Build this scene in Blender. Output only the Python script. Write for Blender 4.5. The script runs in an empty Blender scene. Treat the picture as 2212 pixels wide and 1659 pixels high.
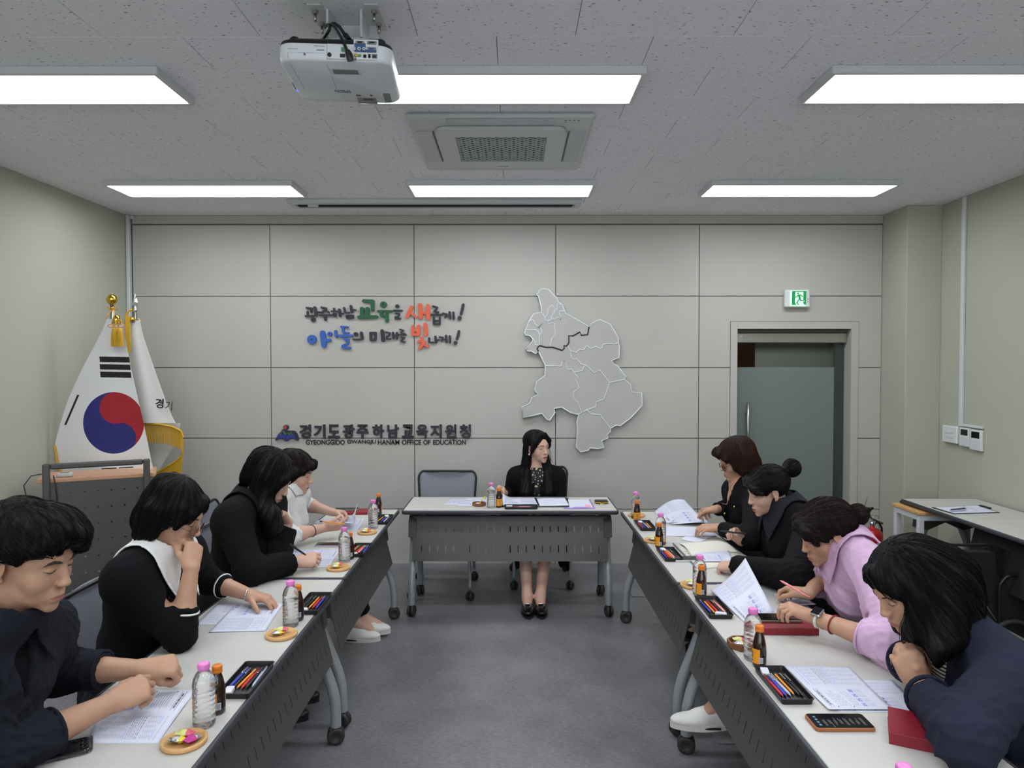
import bpy, math, random
import numpy as np
from mathutils import Vector, Matrix
R = math.radians
random.seed(7); rng = np.random.default_rng(7)
sc = bpy.context.scene
# ---------------- camera, world, exposure ----------------
CAMZ = 1.665; FPX = 1500.0
cam_d = bpy.data.cameras.new('camera'); cam = bpy.data.objects.new('camera', cam_d)
sc.collection.objects.link(cam); sc.camera = cam
cam_d.sensor_width = 36.0; cam_d.lens = 36.0 * FPX / 2212.0
cam_d.clip_start = 0.05; cam_d.clip_end = 60
cam.location = (0, 0, CAMZ)
PITCH = math.atan(36.5 / FPX); YAW = math.atan(3.0 / FPX)
cam.rotation_euler = (math.pi / 2 - PITCH, 0, YAW)
world = bpy.data.worlds.new('world'); sc.world = world; world.use_nodes = True
world.node_tree.nodes['Background'].inputs[0].default_value = (0.75, 0.85, 1.0, 1)
world.node_tree.nodes['Background'].inputs[1].default_value = 0.04
sc.view_settings.view_transform = 'Standard'; sc.view_settings.look = 'None'
sc.view_settings.gamma = 1.0; sc.view_settings.use_curve_mapping = False
sc.view_settings.exposure = EXPO = 0.0
LAMP = 15.0           # emission of the ceiling panels
FILL = 3.2             # emission of the fill panes added behind the viewer
FILL = 3.2             # emission of the unseen fill panes added behind the viewer
sc.cycles.use_denoising = True
sc.cycles.max_bounces = 8; sc.cycles.diffuse_bounces = 5; sc.cycles.glossy_bounces = 4
sc.cycles.transmission_bounces = 8; sc.cycles.transparent_max_bounces = 8
sc.cycles.caustics_reflective = False; sc.cycles.caustics_refractive = False
sc.cycles.sample_clamp_indirect = 4.0

def P(px, py, Y):
    """point seen at pixel (2212x1659 frame) that lies at depth Y"""
    x = (px - 1106.0) / FPX; z = -(py - 829.5) / FPX
    cp, sp = math.cos(PITCH), math.sin(PITCH)
    dy = cp + z * sp; dz = -sp + z * cp
    cy, sy = math.cos(YAW), math.sin(YAW)
    wx = x * cy - dy * sy; wy = x * sy + dy * cy
    t = Y / wy
    return Vector((wx * t, Y, CAMZ + dz * t))
def PZ(px, py, Z):
    """point seen at a pixel that lies at height Z"""
    a = P(px, py, 1.0); t = (Z - CAMZ) / (a.z - CAMZ)
    return Vector((a.x * t, t, Z))
WY = 5.85; LX = -3.244; RX = 3.37; CZ = 2.936
TZ = 0.715          # table top height
def W(px, py, dy=0.0):
    return P(px, py, WY - dy)

# ---------------- helpers ----------------
def s2l(c):
    c = c / 255.0
    return c / 12.92 if c <= 0.04045 else ((c + 0.055) / 1.055) ** 2.4
def col(r, g, b): return (s2l(r), s2l(g), s2l(b), 1.0)

class NX:
    """tiny expression builder for shader math"""
    def __init__(s, nt, v): s.nt = nt; s.v = v
    def _op(s, op, o=None, o2=None):
        n = s.nt.nodes.new('ShaderNodeMath'); n.operation = op
        for i, a in enumerate((s, o, o2)):
            if a is None: continue
            a = a.v if isinstance(a, NX) else a
            if isinstance(a, (int, float)): n.inputs[i].default_value = float(a)
            else: s.nt.links.new(a, n.inputs[i])
        return NX(s.nt, n.outputs[0])
    def __add__(s, o): return s._op('ADD', o)
    __radd__ = __add__
    def __sub__(s, o): return s._op('SUBTRACT', o)
    def __rsub__(s, o): return NX(s.nt, float(o))._op('SUBTRACT', s)
    def __mul__(s, o): return s._op('MULTIPLY', o)
    __rmul__ = __mul__
    def __truediv__(s, o): return s._op('DIVIDE', o)
    def lt(s, o): return s._op('LESS_THAN', o)
    def gt(s, o): return s._op('GREATER_THAN', o)
    def abs(s): return s._op('ABSOLUTE')
    def max(s, o): return s._op('MAXIMUM', o)
    def min(s, o): return s._op('MINIMUM', o)
    def sqrt(s): return s._op('SQRT')
    def sin(s): return s._op('SINE')
    def fract(s): return s._op('FRACT')
    def floor(s): return s._op('FLOOR')
    def smooth(s, a, b):
        n = s.nt.nodes.new('ShaderNodeMapRange'); n.interpolation_type = 'SMOOTHSTEP'
        s.nt.links.new(s.v, n.inputs[0]); n.inputs[1].default_value = a; n.inputs[2].default_value = b
        return NX(s.nt, n.outputs[0])

def pbr(name, c, rough=0.5, metal=0.0, spec=0.5, bump=None, var=None, trans=0.0, ior=1.45, emit=None, sheen=0.0, coat=0.0, sss=0.0):
    m = bpy.data.materials.new(name); m.use_nodes = True
    nt = m.node_tree; b = nt.nodes['Principled BSDF']
    b.inputs['Base Color'].default_value = c; b.inputs['Roughness'].default_value = rough
    b.inputs['Metallic'].default_value = metal; b.inputs['Specular IOR Level'].default_value = spec
    b.inputs['Transmission Weight'].default_value = trans; b.inputs['IOR'].default_value = ior
    b.inputs['Sheen Weight'].default_value = sheen; b.inputs['Coat Weight'].default_value = coat
    if emit:
        b.inputs['Emission Color'].default_value = emit[0]; b.inputs['Emission Strength'].default_value = emit[1]
    m.diffuse_color = c
    g = None
    if bump or var:
        g = nt.nodes.new('ShaderNodeNewGeometry')
    if var:   # (scale, amount, stretch)
        mp = nt.nodes.new('ShaderNodeMapping'); nt.links.new(g.outputs['Position'], mp.inputs[0])
        if len(var) > 2: mp.inputs['Scale'].default_value = var[2]
        n = nt.nodes.new('ShaderNodeTexNoise'); n.inputs['Scale'].default_value = var[0]; n.inputs['Detail'].default_value = 4
        nt.links.new(mp.outputs[0], n.inputs[0])
        r = nt.nodes.new('ShaderNodeMapRange'); r.inputs[1].default_value = 0.25; r.inputs[2].default_value = 0.75
        r.inputs[3].default_value = 1 - var[1]; r.inputs[4].default_value = 1 + var[1]
        nt.links.new(n.outputs[0], r.inputs[0])
        mx = nt.nodes.new('ShaderNodeVectorMath'); mx.operation = 'SCALE'
        mx.inputs[0].default_value = c[:3]; nt.links.new(r.outputs[0], mx.inputs['Scale'])
        nt.links.new(mx.outputs[0], b.inputs['Base Color'])
    if bump:  # (scale, strength, distance, stretch)
        mp = nt.nodes.new('ShaderNodeMapping'); nt.links.new(g.outputs['Position'], mp.inputs[0])
        if len(bump) > 3: mp.inputs['Scale'].default_value = bump[3]
        n = nt.nodes.new('ShaderNodeTexNoise'); n.inputs['Scale'].default_value = bump[0]; n.inputs['Detail'].default_value = 3
        nt.links.new(mp.outputs[0], n.inputs[0])
        bp = nt.nodes.new('ShaderNodeBump'); bp.inputs['Strength'].default_value = bump[1]; bp.inputs['Distance'].default_value = bump[2]
        nt.links.new(n.outputs[0], bp.inputs['Height']); nt.links.new(bp.outputs[0], b.inputs['Normal'])
    return m

def frame(z, x=None):
    """rotation matrix whose Z axis is z"""
    z = Vector(z).normalized()
    x = Vector(x) if x is not None else (Vector((1, 0, 0)) if abs(z.x) < 0.9 else Vector((0, 1, 0)))
    y = z.cross(x).normalized(); x = y.cross(z).normalized()
    return Matrix((x, y, z)).transposed()

class MB:
    def __init__(s): s.v = []; s.f = []; s.m = []; s.s = []
    def add(s, vs, fs, mi=0, smooth=False, M=None):
        o = len(s.v)
        for v in vs:
            v = Vector(v); s.v.append(M @ v if M is not None else v)
        for f in fs:
            s.f.append([i + o for i in f]); s.m.append(mi); s.s.append(smooth)
        return s
    def box(s, c, size, b=0.0, mi=0, M=None):
        hx, hy, hz = size[0] / 2, size[1] / 2, size[2] / 2; c = Vector(c)
        if b <= 0:
            vs = [c + Vector((x * hx, y * hy, z * hz)) for x in (-1, 1) for y in (-1, 1) for z in (-1, 1)]
            fs = [(0, 1, 3, 2), (4, 6, 7, 5), (0, 4, 5, 1), (2, 3, 7, 6), (0, 2, 6, 4), (1, 5, 7, 3)]
            return s.add(vs, fs, mi, False, M)
        b = min(b, hx * 0.98, hy * 0.98, hz * 0.98); vs = []; ix = {}
        for x in (-1, 1):
            for y in (-1, 1):
                for z in (-1, 1):
                    for a in range(3):
                        h = [x * (hx - b), y * (hy - b), z * (hz - b)]
                        h[a] = (x * hx, y * hy, z * hz)[a]
                        ix[(x, y, z, a)] = len(vs); vs.append(c + Vector(h))
        fs = []
        for a in range(3):
            o1, o2 = (a + 1) % 3, (a + 2) % 3
            for sg in (-1, 1):
                q = []
                for (p, r) in ((-1, -1), (1, -1), (1, 1), (-1, 1)):
                    k = [0, 0, 0]; k[a] = sg; k[o1] = p; k[o2] = r
                    q.append(ix[(k[0], k[1], k[2], a)])
                fs.append(q if sg > 0 else q[::-1])
            for p in (-1, 1):
                for r in (-1, 1):   # edge faces running along axis a
                    k1 = [0, 0, 0]; k1[a] = -1; k1[o1] = p; k1[o2] = r
                    k2 = list(k1); k2[a] = 1
                    q = [ix[(*k1, o1)], ix[(*k2, o1)], ix[(*k2, o2)], ix[(*k1, o2)]]
                    fs.append(q[::-1] if p * r > 0 else q)
        for x in (-1, 1):
            for y in (-1, 1):
                for z in (-1, 1):
                    q = [ix[(x, y, z, 0)], ix[(x, y, z, 1)], ix[(x, y, z, 2)]]
                    fs.append(q if x * y * z > 0 else q[::-1])
        return s.add(vs, fs, mi, False, M)
    def bx(s, x0, x1, y0, y1, z0, z1, b=0.0, mi=0, M=None):
        return s.box(((x0 + x1) / 2, (y0 + y1) / 2, (z0 + z1) / 2), (abs(x1 - x0), abs(y1 - y0), abs(z1 - z0)), b, mi, M)
    def lathe(s, prof, n=24, mi=0, M=None, smooth=True, a0=0.0, a1=2 * math.pi):
        full = abs(a1 - a0 - 2 * math.pi) < 1e-6
        k = n if full else n + 1; vs = []; fs = []
        for r, z in prof:
            for i in range(k):
                a = a0 + (a1 - a0) * i / n; vs.append((r * math.cos(a), r * math.sin(a), z))
        for j in range(len(prof) - 1):
            for i in range(n):
                i2 = (i + 1) % k
                fs.append((j * k + i, j * k + i2, (j + 1) * k + i2, (j + 1) * k + i))
        if full and prof[0][0] > 1e-6: fs.append(tuple(range(k))[::-1])
        if full and prof[-1][0] > 1e-6: fs.append(tuple((len(prof) - 1) * k + i for i in range(k)))
        return s.add(vs, fs, mi, smooth, M)
    def cyl(s, p, q, r, n=16, mi=0, r2=None, smooth=True):
        p, q = Vector(p), Vector(q); L = (q - p).length
        M = Matrix.Translation(p) @ frame(q - p).to_4x4()
        return s.lathe([(r, 0), (r if r2 is None else r2, L)], n, mi, M, smooth)
    def tube(s, pts, r, n=10, mi=0, closed=False, flat=1.0, up=None):
        pts = [Vector(p) for p in pts]; k = len(pts); vs = []; fs = []
        rr = r if isinstance(r, (list, tuple)) else [r] * k
        X = None
        for i, p in enumerate(pts):
            if closed: d = pts[(i + 1) % k] - pts[i - 1]
            else: d = pts[min(i + 1, k - 1)] - pts[max(i - 1, 0)]
            d.normalize()
            if X is None:
                X = (Vector(up) if up is not None else (Vector((0, 0, 1)) if abs(d.z) < 0.9 else Vector((1, 0, 0))))
            X = (X - d * X.dot(d)).normalized(); Y = d.cross(X)
            for j in range(n):
                a = 2 * math.pi * j / n
                vs.append(p + X * (rr[i] * math.cos(a) * flat) + Y * (rr[i] * math.sin(a)))
        for i in range(k if closed else k - 1):
            i2 = (i + 1) % k
            for j in range(n):
                j2 = (j + 1) % n
                fs.append((i * n + j, i * n + j2, i2 * n + j2, i2 * n + j))
        s.add(vs, fs, mi, True)
        if not closed:
            s.add(vs[:n], [tuple(range(n))[::-1]], mi); s.add(vs[-n:], [tuple(range(n))], mi)
        return s
    def prism(s, poly, h0, h1, M=None, mi=0):
        """poly in XY, extruded along Z"""
        n = len(poly)
        ar = sum(poly[i][0] * poly[(i + 1) % n][1] - poly[(i + 1) % n][0] * poly[i][1] for i in range(n))
        if ar < 0: poly = poly[::-1]
        vs = [(x, y, h0) for x, y in poly] + [(x, y, h1) for x, y in poly]
        fs = [tuple(range(n))[::-1], tuple(range(n, 2 * n))] + [(i, (i + 1) % n, n + (i + 1) % n, n + i) for i in range(n)]
        return s.add(vs, fs, mi, False, M)
    def grid(s, fn, nu, nv, mi=0, smooth=True, skip=None):
        vs = [fn(i / nu, j / nv) for j in range(nv + 1) for i in range(nu + 1)]
        fs = [(j * (nu + 1) + i, j * (nu + 1) + i + 1, (j + 1) * (nu + 1) + i + 1, (j + 1) * (nu + 1) + i)
              for j in range(nv) for i in range(nu) if not (skip and skip(i, j))]
        return s.add(vs, fs, mi, smooth)
    def mesh(s, name, mats):
        me = bpy.data.meshes.new(name)
        me.from_pydata([tuple(v) for v in s.v], [], s.f)
        for m in (mats if isinstance(mats, (list, tuple)) else [mats]): me.materials.append(m)
        me.polygons.foreach_set('material_index', s.m); me.polygons.foreach_set('use_smooth', s.s)
        me.update(); return me

COL = sc.collection
def obj(name, mb, mats, parent=None, loc=None, rot=None, label=None):
    me = mb.mesh(name, mats) if isinstance(mb, MB) else mb
    o = bpy.data.objects.new(name, me); COL.objects.link(o)
    if parent is not None: o.parent = parent
    if loc is not None: o.location = loc
    if rot is not None: o.rotation_euler = rot
    if label: o['label'] = label
    return o
def tag(o, label, cat, group=None):
    o['label'] = label; o['category'] = cat
    if group: o['group'] = group
    return o
def thing(name, label, cat, loc=(0, 0, 0), rotz=0.0, group=None):
    o = bpy.data.objects.new(name, None); COL.objects.link(o); o.empty_display_size = 0.05
    o.location = loc; o.rotation_euler = (0, 0, rotz)
    return tag(o, label, cat, group)
def struct(name, mb, mats, parent=None):
    o = obj(name, mb, mats, parent)
    if parent is None: o['kind'] = 'structure'
    return o
def dup(root, loc=None, rotz=None, label=None, group=None):
    def cp(o, par):
        c = o.copy(); COL.objects.link(c)
        if par is not None: c.parent = par
        for ch in o.children: cp(ch, c)
        return c
    r = cp(root, None)
    if loc is not None: r.location = loc
    if rotz is not None: r.rotation_euler = (0, 0, rotz)
    if label: r['label'] = label
    if group: r['group'] = group
    return r
def solidify(o, t, off=0.0):
    m = o.modifiers.new('solid', 'SOLIDIFY'); m.thickness = t; m.offset = off; return o

# ---------------- materials ----------------
M = {}
M['wall'] = pbr('painted_wall', col(176, 176, 160), 0.75, bump=(60, 0.08, 0.002), var=(1.2, 0.02))
M['panel'] = pbr('wall_panel_board', col(180, 177, 170), 0.62, var=(2.0, 0.03), bump=(120, 0.05, 0.001))
M['joint'] = pbr('panel_joint', col(110, 106, 100), 0.8)
M['white_metal'] = pbr('white_metal', col(205, 207, 208), 0.4)
M['white_plastic'] = pbr('white_plastic', col(215, 216, 214), 0.4)
M['grey_plastic'] = pbr('grey_plastic', col(120, 120, 122), 0.5)
M['dark_metal'] = pbr('dark_grey_metal', col(80, 79, 76), 0.45, metal=0.2, bump=(900, 0.05, 0.0005))
M['edge'] = pbr('dark_edge_band', col(62, 63, 68), 0.45)
M['silver'] = pbr('silver_painted_tube', col(150, 155, 158), 0.36, metal=0.25)
M['chrome'] = pbr('chrome', col(215, 215, 218), 0.12, metal=1.0)
M['steel'] = pbr('brushed_steel', col(170, 168, 160), 0.3, metal=0.9)
M['gold'] = pbr('gold_metal', col(212, 172, 70), 0.15, metal=1.0)
M['black'] = pbr('black_plastic', col(26, 26, 28), 0.38)
M['rubber'] = pbr('dark_rubber', col(46, 44, 42), 0.55)
M['soft_black'] = pbr('black_fabric', col(22, 22, 25), 0.85)
M['laminate'] = pbr('light_laminate', col(192, 190, 184), 0.38, var=(3, 0.015))
M['paper'] = pbr('paper', col(208, 210, 224), 0.7)
M['ink'] = pbr('ink', col(70, 70, 84), 0.7)
M['ink2'] = pbr('pale_ink', col(128, 132, 158), 0.7)
M['lav'] = pbr('lavender_print', col(188, 190, 230), 0.7)
M['wood'] = pbr('pale_wood', col(206, 160, 104), 0.45, var=(30, 0.12, (1, 8, 8)))
M['wood_dark'] = pbr('brown_wood', col(122, 78, 50), 0.5, var=(30, 0.15, (1, 8, 8)))
M['wood_top'] = pbr('beech_top', col(196, 150, 118), 0.42, var=(20, 0.08, (1, 9, 9)))
M['maroon'] = pbr('maroon_cover', col(132, 28, 44), 0.42, bump=(500, 0.15, 0.0006))
M['glass'] = pbr('clear_glass', (1, 1, 1, 1), 0.03, trans=1.0, ior=1.45)
M['red'] = pbr('red_paint', col(176, 22, 30), 0.28, coat=0.4)
M['dark_glass'] = pbr('dark_screen', col(18, 19, 22), 0.08)

def ceiling_mat():
    m = pbr('fissured_ceiling_tile', col(200, 200, 204), 0.85); nt = m.node_tree; b = nt.nodes['Principled BSDF']
    g = nt.nodes.new('ShaderNodeNewGeometry'); mp = nt.nodes.new('ShaderNodeMapping')
    nt.links.new(g.outputs['Position'], mp.inputs[0]); mp.inputs['Scale'].default_value = (42, 105, 1)
    n = nt.nodes.new('ShaderNodeTexNoise'); n.inputs['Scale'].default_value = 1.0; n.inputs['Detail'].default_value = 2.5; n.inputs['Roughness'].default_value = 0.6
    nt.links.new(mp.outputs[0], n.inputs[0])
    n2 = nt.nodes.new('ShaderNodeTexNoise'); n2.inputs['Scale'].default_value = 14.0
    nt.links.new(g.outputs['Position'], n2.inputs[0])
    k = (NX(nt, n.outputs[0]) + NX(nt, n2.outputs[0]) * 0.14).smooth(0.715, 0.755)
    mx = nt.nodes.new('ShaderNodeMix'); mx.data_type = 'RGBA'
    mx.inputs[6].default_value = col(236, 236, 241); mx.inputs[7].default_value = col(116, 113, 113)
    nt.links.new(k.v, mx.inputs[0]); nt.links.new(mx.outputs[2], b.inputs['Base Color'])
    bp = nt.nodes.new('ShaderNodeBump'); bp.inputs['Strength'].default_value = 0.5; bp.inputs['Distance'].default_value = 0.002; bp.invert = True
    nt.links.new(k.v, bp.inputs['Height']); nt.links.new(bp.outputs[0], b.inputs['Normal'])
    return m
M['tile'] = ceiling_mat()
def floor_mat():
    m = pbr('mottled_vinyl_floor', col(92, 90, 97), 0.34); nt = m.node_tree; b = nt.nodes['Principled BSDF']
    g = nt.nodes.new('ShaderNodeNewGeometry')
    def nz(s, d, sc_=(1, 1, 1)):
        mp = nt.nodes.new('ShaderNodeMapping'); nt.links.new(g.outputs['Position'], mp.inputs[0]); mp.inputs['Scale'].default_value = sc_
        mp.inputs['Rotation'].default_value = (0, 0, 0.7)
        n = nt.nodes.new('ShaderNodeTexNoise'); n.inputs['Scale'].default_value = s; n.inputs['Detail'].default_value = d; n.inputs['Roughness'].default_value = 0.65
        nt.links.new(mp.outputs[0], n.inputs[0]); return NX(nt, n.outputs[0])
    k = nz(2.2, 6) * 0.5 + nz(45, 6, (1, 2.2, 1)) * 0.5
    r = nt.nodes.new('ShaderNodeValToRGB'); r.color_ramp.elements[0].position = 0.36; r.color_ramp.elements[1].position = 0.66
    r.color_ramp.elements[0].color = col(88, 87, 89); r.color_ramp.elements[1].color = col(132, 130, 135)
    nt.links.new(k.v, r.inputs[0]); nt.links.new(r.outputs[0], b.inputs['Base Color'])
    rr = nz(30, 3); q = rr * 0.2 + 0.3; nt.links.new(q.v, b.inputs['Roughness'])
    return m
M['floor'] = floor_mat()
M['lamp'] = pbr('lit_diffuser', (0.9, 0.95, 1, 1), 0.5, emit=((0.90, 0.95, 1.0, 1), LAMP))
M['fill_glow'] = pbr('added_fill_pane', (0.9, 0.95, 1, 1), 0.5, emit=((0.88, 0.94, 1.0, 1), FILL))  # glow of the added fill panes, an invented source behind the viewer
M['corridor_fill'] = pbr('corridor_fill_diffuser', (0.9, 0.95, 1, 1), 0.5, emit=((0.90, 0.95, 1.0, 1), 12.0))  # emission of the fill lamp added in the corridor
M['sock'] = pbr('grey_white_sock', col(190, 190, 192), 0.9)
# ---------------- room shell ----------------
BKY = -2.6
struct('floor', MB().bx(LX - 0.15, RX + 0.15, BKY - 0.15, WY + 2.4, -0.1, 0.0), M['floor'])
ceil = struct('ceiling', MB().bx(LX - 0.1, RX + 0.1, BKY - 0.1, WY + 0.2, CZ + 0.014, CZ + 0.12), M['joint'])
TW = 0.606; TD = 0.301
tile_cache = {}
for k in range(-2, 11):
    y0 = 2.702 + TD * (k); y1 = min(y0 + TD, WY - 0.002)
    off = -0.065 if k % 2 == 0 else 0.238
    j = math.floor((LX - off) / TW)
    while off + j * TW < RX:
        x0 = max(off + j * TW, LX + 0.002); x1 = min(off + (j + 1) * TW, RX - 0.002); j += 1
        if x1 - x0 < 0.02: continue
        key = (round(x1 - x0, 3), round(y1 - y0, 3))
        if key not in tile_cache:
            tile_cache[key] = MB().box((0, 0, 0), (key[0] - 0.0025, key[1] - 0.0025, 0.014), 0.0015).mesh('ceiling_tile', M['tile'])
        obj('ceiling_tile', tile_cache[key], None, ceil, ((x0 + x1) / 2, (y0 + y1) / 2, CZ + 0.007))
obj('ceiling_board', MB().bx(LX, RX, BKY, 2.702 - 2 * TD - 0.003, CZ, CZ + 0.014), M['tile'], ceil)
struct('wall_left', MB().bx(LX - 0.12, LX, BKY, WY + 0.2, 0, CZ + 0.05), M['wall'])
wr = struct('wall_right', MB().bx(RX, RX + 0.12, BKY, WY + 0.2, 0, CZ + 0.05), M['wall'])
obj('pilaster', MB().bx(3.095, RX, 5.49, WY + 0.1, 0, CZ - 0.001, 0.003), M['wall'], wr)
wf = struct('wall_front', MB().bx(LX, RX, BKY - 0.12, BKY, 0, 0.9).bx(LX, RX, BKY - 0.12, BKY, 2.35, CZ + 0.05).bx(LX, -2.7, BKY - 0.12, BKY, 0.9, 2.35).bx(2.8, RX, BKY - 0.12, BKY, 0.9, 2.35), M['wall'])
# unseen glowing window row added behind the viewer to fill ceiling and faces
wn = struct('fill_window_1', MB().bx(-2.7, 2.8, BKY - 0.06, BKY - 0.01, 0.9, 0.95).bx(-2.7, 2.8, BKY - 0.06, BKY - 0.01, 2.30, 2.35).bx(-2.7, -2.65, BKY - 0.06, BKY - 0.01, 0.95, 2.30).bx(2.75, 2.8, BKY - 0.06, BKY - 0.01, 0.95, 2.30), M['white_metal'])
for i in range(4):
    x0 = -2.65 + i * 1.35; obj('fill_pane', MB().bx(x0 + 0.02, x0 + 1.33, BKY - 0.05, BKY - 0.04, 0.95, 2.30), M['fill_glow'], wn)
    if i: obj('fill_mullion', MB().bx(x0 - 0.02, x0 + 0.02, BKY - 0.06, BKY - 0.01, 0.95, 2.30), M['white_metal'], wn)
# back wall: backing with door opening, panels with recessed joints
DX0, DX1, DZ = 1.883, 2.838, 1.985      # door opening
CX0, CX1, CZT = 1.825, 2.90, 2.047      # casing outside
b = MB()
b.bx(LX, CX0, WY + 0.012, WY + 0.15, 0, CZ + 0.05); b.bx(CX1, 3.2, WY + 0.012, WY + 0.15, 0, CZ + 0.05)
b.bx(CX0, CX1, WY + 0.012, WY + 0.15, CZT, CZ + 0.05)
wb = struct('wall_back', b, M['joint'])
XS = [LX + 0.045, -2.043, -0.834, 0.355, 1.56, 3.094]; ZS = [0.0, 0.464, 1.0646, 1.661, 2.2615, 2.858]
G = 0.0035
def panel(poly):
    b = MB(); b.prism(poly, 0, 0.012, Matrix(((1, 0, 0, 0), (0, 0, -1, WY + 0.012), (0, 1, 0, 0), (0, 0, 0, 1))))
    return obj('wall_panel', b, M['panel'], wb)
for i in range(5):
    for j in range(5):
        x0, x1, z0, z1 = XS[i] + G, XS[i + 1] - G, ZS[j] + (G if j else 0), ZS[j + 1] - G
        if i < 4: panel([(x0, z0), (x1, z0), (x1, z1), (x0, z1)]); continue
        if j < 3:
            panel([(x0, z0), (CX0 - G, z0), (CX0 - G, z1), (x0, z1)]); panel([(CX1 + G, z0), (x1, z0), (x1, z1), (CX1 + G, z1)])
        elif j == 3:
            t = CZT + G
            panel([(x0, z0), (CX0 - G, z0), (CX0 - G, t), (CX1 + G, t), (CX1 + G, z0), (x1, z0), (x1, z1), (x0, z1)])
        else: panel([(x0, z0), (x1, z0), (x1, z1), (x0, z1)])
struct('trim_1', MB().bx(LX + 0.045, 3.095, WY - 0.004, WY + 0.012, 2.866, CZ - 0.001, 0.002), M['panel'])
# vertical cable duct in the left corner
b = MB().bx(LX + 0.004, LX + 0.034, WY - 0.03, WY + 0.01, 0, CZ - 0.002, 0.004); b.box((LX + 0.055, WY - 0.02, CZ - 0.02), (0.03, 0.03, 0.03), 0.006)
tag(obj('cable_duct', b, M['white_metal']), 'white vertical cable duct in the left back corner behind the flags', 'duct')
# corridor behind the glass door
cor = struct('wall_corridor', MB().bx(1.0, 3.7, WY + 2.25, WY + 2.35, 0, 2.7), M['panel'])
obj('corridor_ceiling', MB().bx(1.0, 3.7, WY + 0.16, WY + 2.25, 2.6, 2.7), M['tile'], cor)
obj('corridor_side', MB().bx(0.9, 1.0, WY + 0.16, WY + 2.25, 0, 2.7), M['wall'], cor)
obj('corridor_side', MB().bx(3.7, 3.8, WY + 0.16, WY + 2.25, 0, 2.7), M['wall'], cor)
obj('corridor_tile_strip', MB().bx(1.0, 3.7, WY + 1.9, WY + 2.25, 2.08, 2.6), M['tile'], cor)
obj('corridor_post', MB().bx(2.05, 2.38, WY + 1.0, WY + 1.2, 0, 2.6), M['wood_dark'], cor)
cl_ = thing('corridor_fill_lamp', 'added fill lamp that brightens the corridor behind the glass door', 'ceiling light', (2.6, WY + 1.1, 2.60))  # lamp added so the corridor shows through the clear glass strip
obj('frame', MB().bx(-0.62, 0.62, -0.17, 0.17, -0.02, -0.001, 0.003), M['white_metal'], cl_); obj('diffuser', MB().bx(-0.60, 0.60, -0.15, 0.15, -0.024, -0.018), M['corridor_fill'], cl_)
# door 1
b = MB(); D = WY + 0.16
b.bx(CX0, DX0, WY - 0.008, D, 0, CZT, 0.002); b.bx(DX1, CX1, WY - 0.008, D, 0, CZT, 0.002); b.bx(DX0, DX1, WY - 0.008, D, DZ, CZT, 0.002)
d = struct('door_1', b, M['panel'])
DG = WY + 0.10
obj('header_rail', MB().bx(DX0 + 0.002, DX1 - 0.002, DG - 0.035, DG + 0.035, 1.872, 1.955, 0.004), M['steel'], d)
obj('header_track', MB().bx(DX0 + 0.002, DX1 - 0.002, DG - 0.045, DG + 0.045, 1.957, DZ - 0.001, 0.002), M['dark_metal'], d)
frost = pbr('frosted_glass_film', col(132, 142, 136), 0.4, trans=0.25, ior=1.2)
gtint = pbr('tinted_clear_glass', col(222, 234, 229), 0.02, trans=1.0, ior=1.05)
xs = P(1800, 900, DG).x
lf = obj('door_leaf', MB().bx(DX0 + 0.004, xs, DG - 0.005, DG + 0.005, 1.664, 1.872), gtint, d, label='clear glass strip above the frosted film')
obj('frosted_pane', MB().bx(DX0 + 0.004, xs, DG - 0.005, DG + 0.005, 0.09, 1.664), frost, d, label='frosted grey-green glass')
obj('side_pane', MB().bx(xs + 0.006, DX1 - 0.004, DG + 0.012, DG + 0.022, 0.02, 1.872), pbr('dark_side_glass', col(70, 80, 77), 0.3, trans=0.3), d, label='narrow darker glass beside the leaf')
obj('bottom_rail', MB().bx(DX0 + 0.004, xs, DG - 0.02, DG + 0.02, 0.01, 0.09, 0.003), M['steel'], d)
hx = P(1616, 900, DG - 0.06).x
h = MB(); h.cyl((hx, DG - 0.06, 1.36), (hx, DG - 0.06, 0.86), 0.0135, 14)
for z in (1.27, 0.95): h.cyl((hx, DG - 0.06, z), (hx, DG - 0.004, z), 0.008, 10)
obj('door_handle', h, M['steel'], d)
obj('lock_plate', MB().box((DX0 + 0.05, DG - 0.037, 1.925), (0.03, 0.004, 0.02), 0.001), M['chrome'], d)
# ---------------- ceiling fixtures ----------------
def lamp(cx, cy, label):
    t = thing('ceiling_light', label, 'ceiling light', (cx, cy, CZ), 0, 'slim rectangular ceiling lights')
    b = MB(); w, dd, r = 0.625 + 0.022, 0.155 + 0.022, 0.022; z0, z1 = -0.036, -0.001
    b.bx(-w, w, -dd, -dd + r, z0, z1, 0.003); b.bx(-w, w, dd - r, dd, z0, z1, 0.003)
    b.bx(-w, -w + r, -dd + r, dd - r, z0, z1, 0.003); b.bx(w - r, w, -dd + r, dd - r, z0, z1, 0.003)
    obj('frame', b, M['white_metal'], t)
    obj('diffuser', MB().bx(-w + r, w - r, -dd + r, dd - r, z0 + 0.006, z1 - 0.004), M['lamp'], t)
    return t
for cy, rn in ((4.92, 'in the row by the back wall'), (3.13, 'in the row level with the projector'), (1.33, 'overhead near the viewer'), (-0.47, 'behind the viewer')):
    for cx, cn in ((-2.15, 'left'), (-0.085, 'middle'), (1.99, 'right')):
        lamp(cx, cy, 'lit %s ceiling light %s' % (cn, rn))
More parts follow.
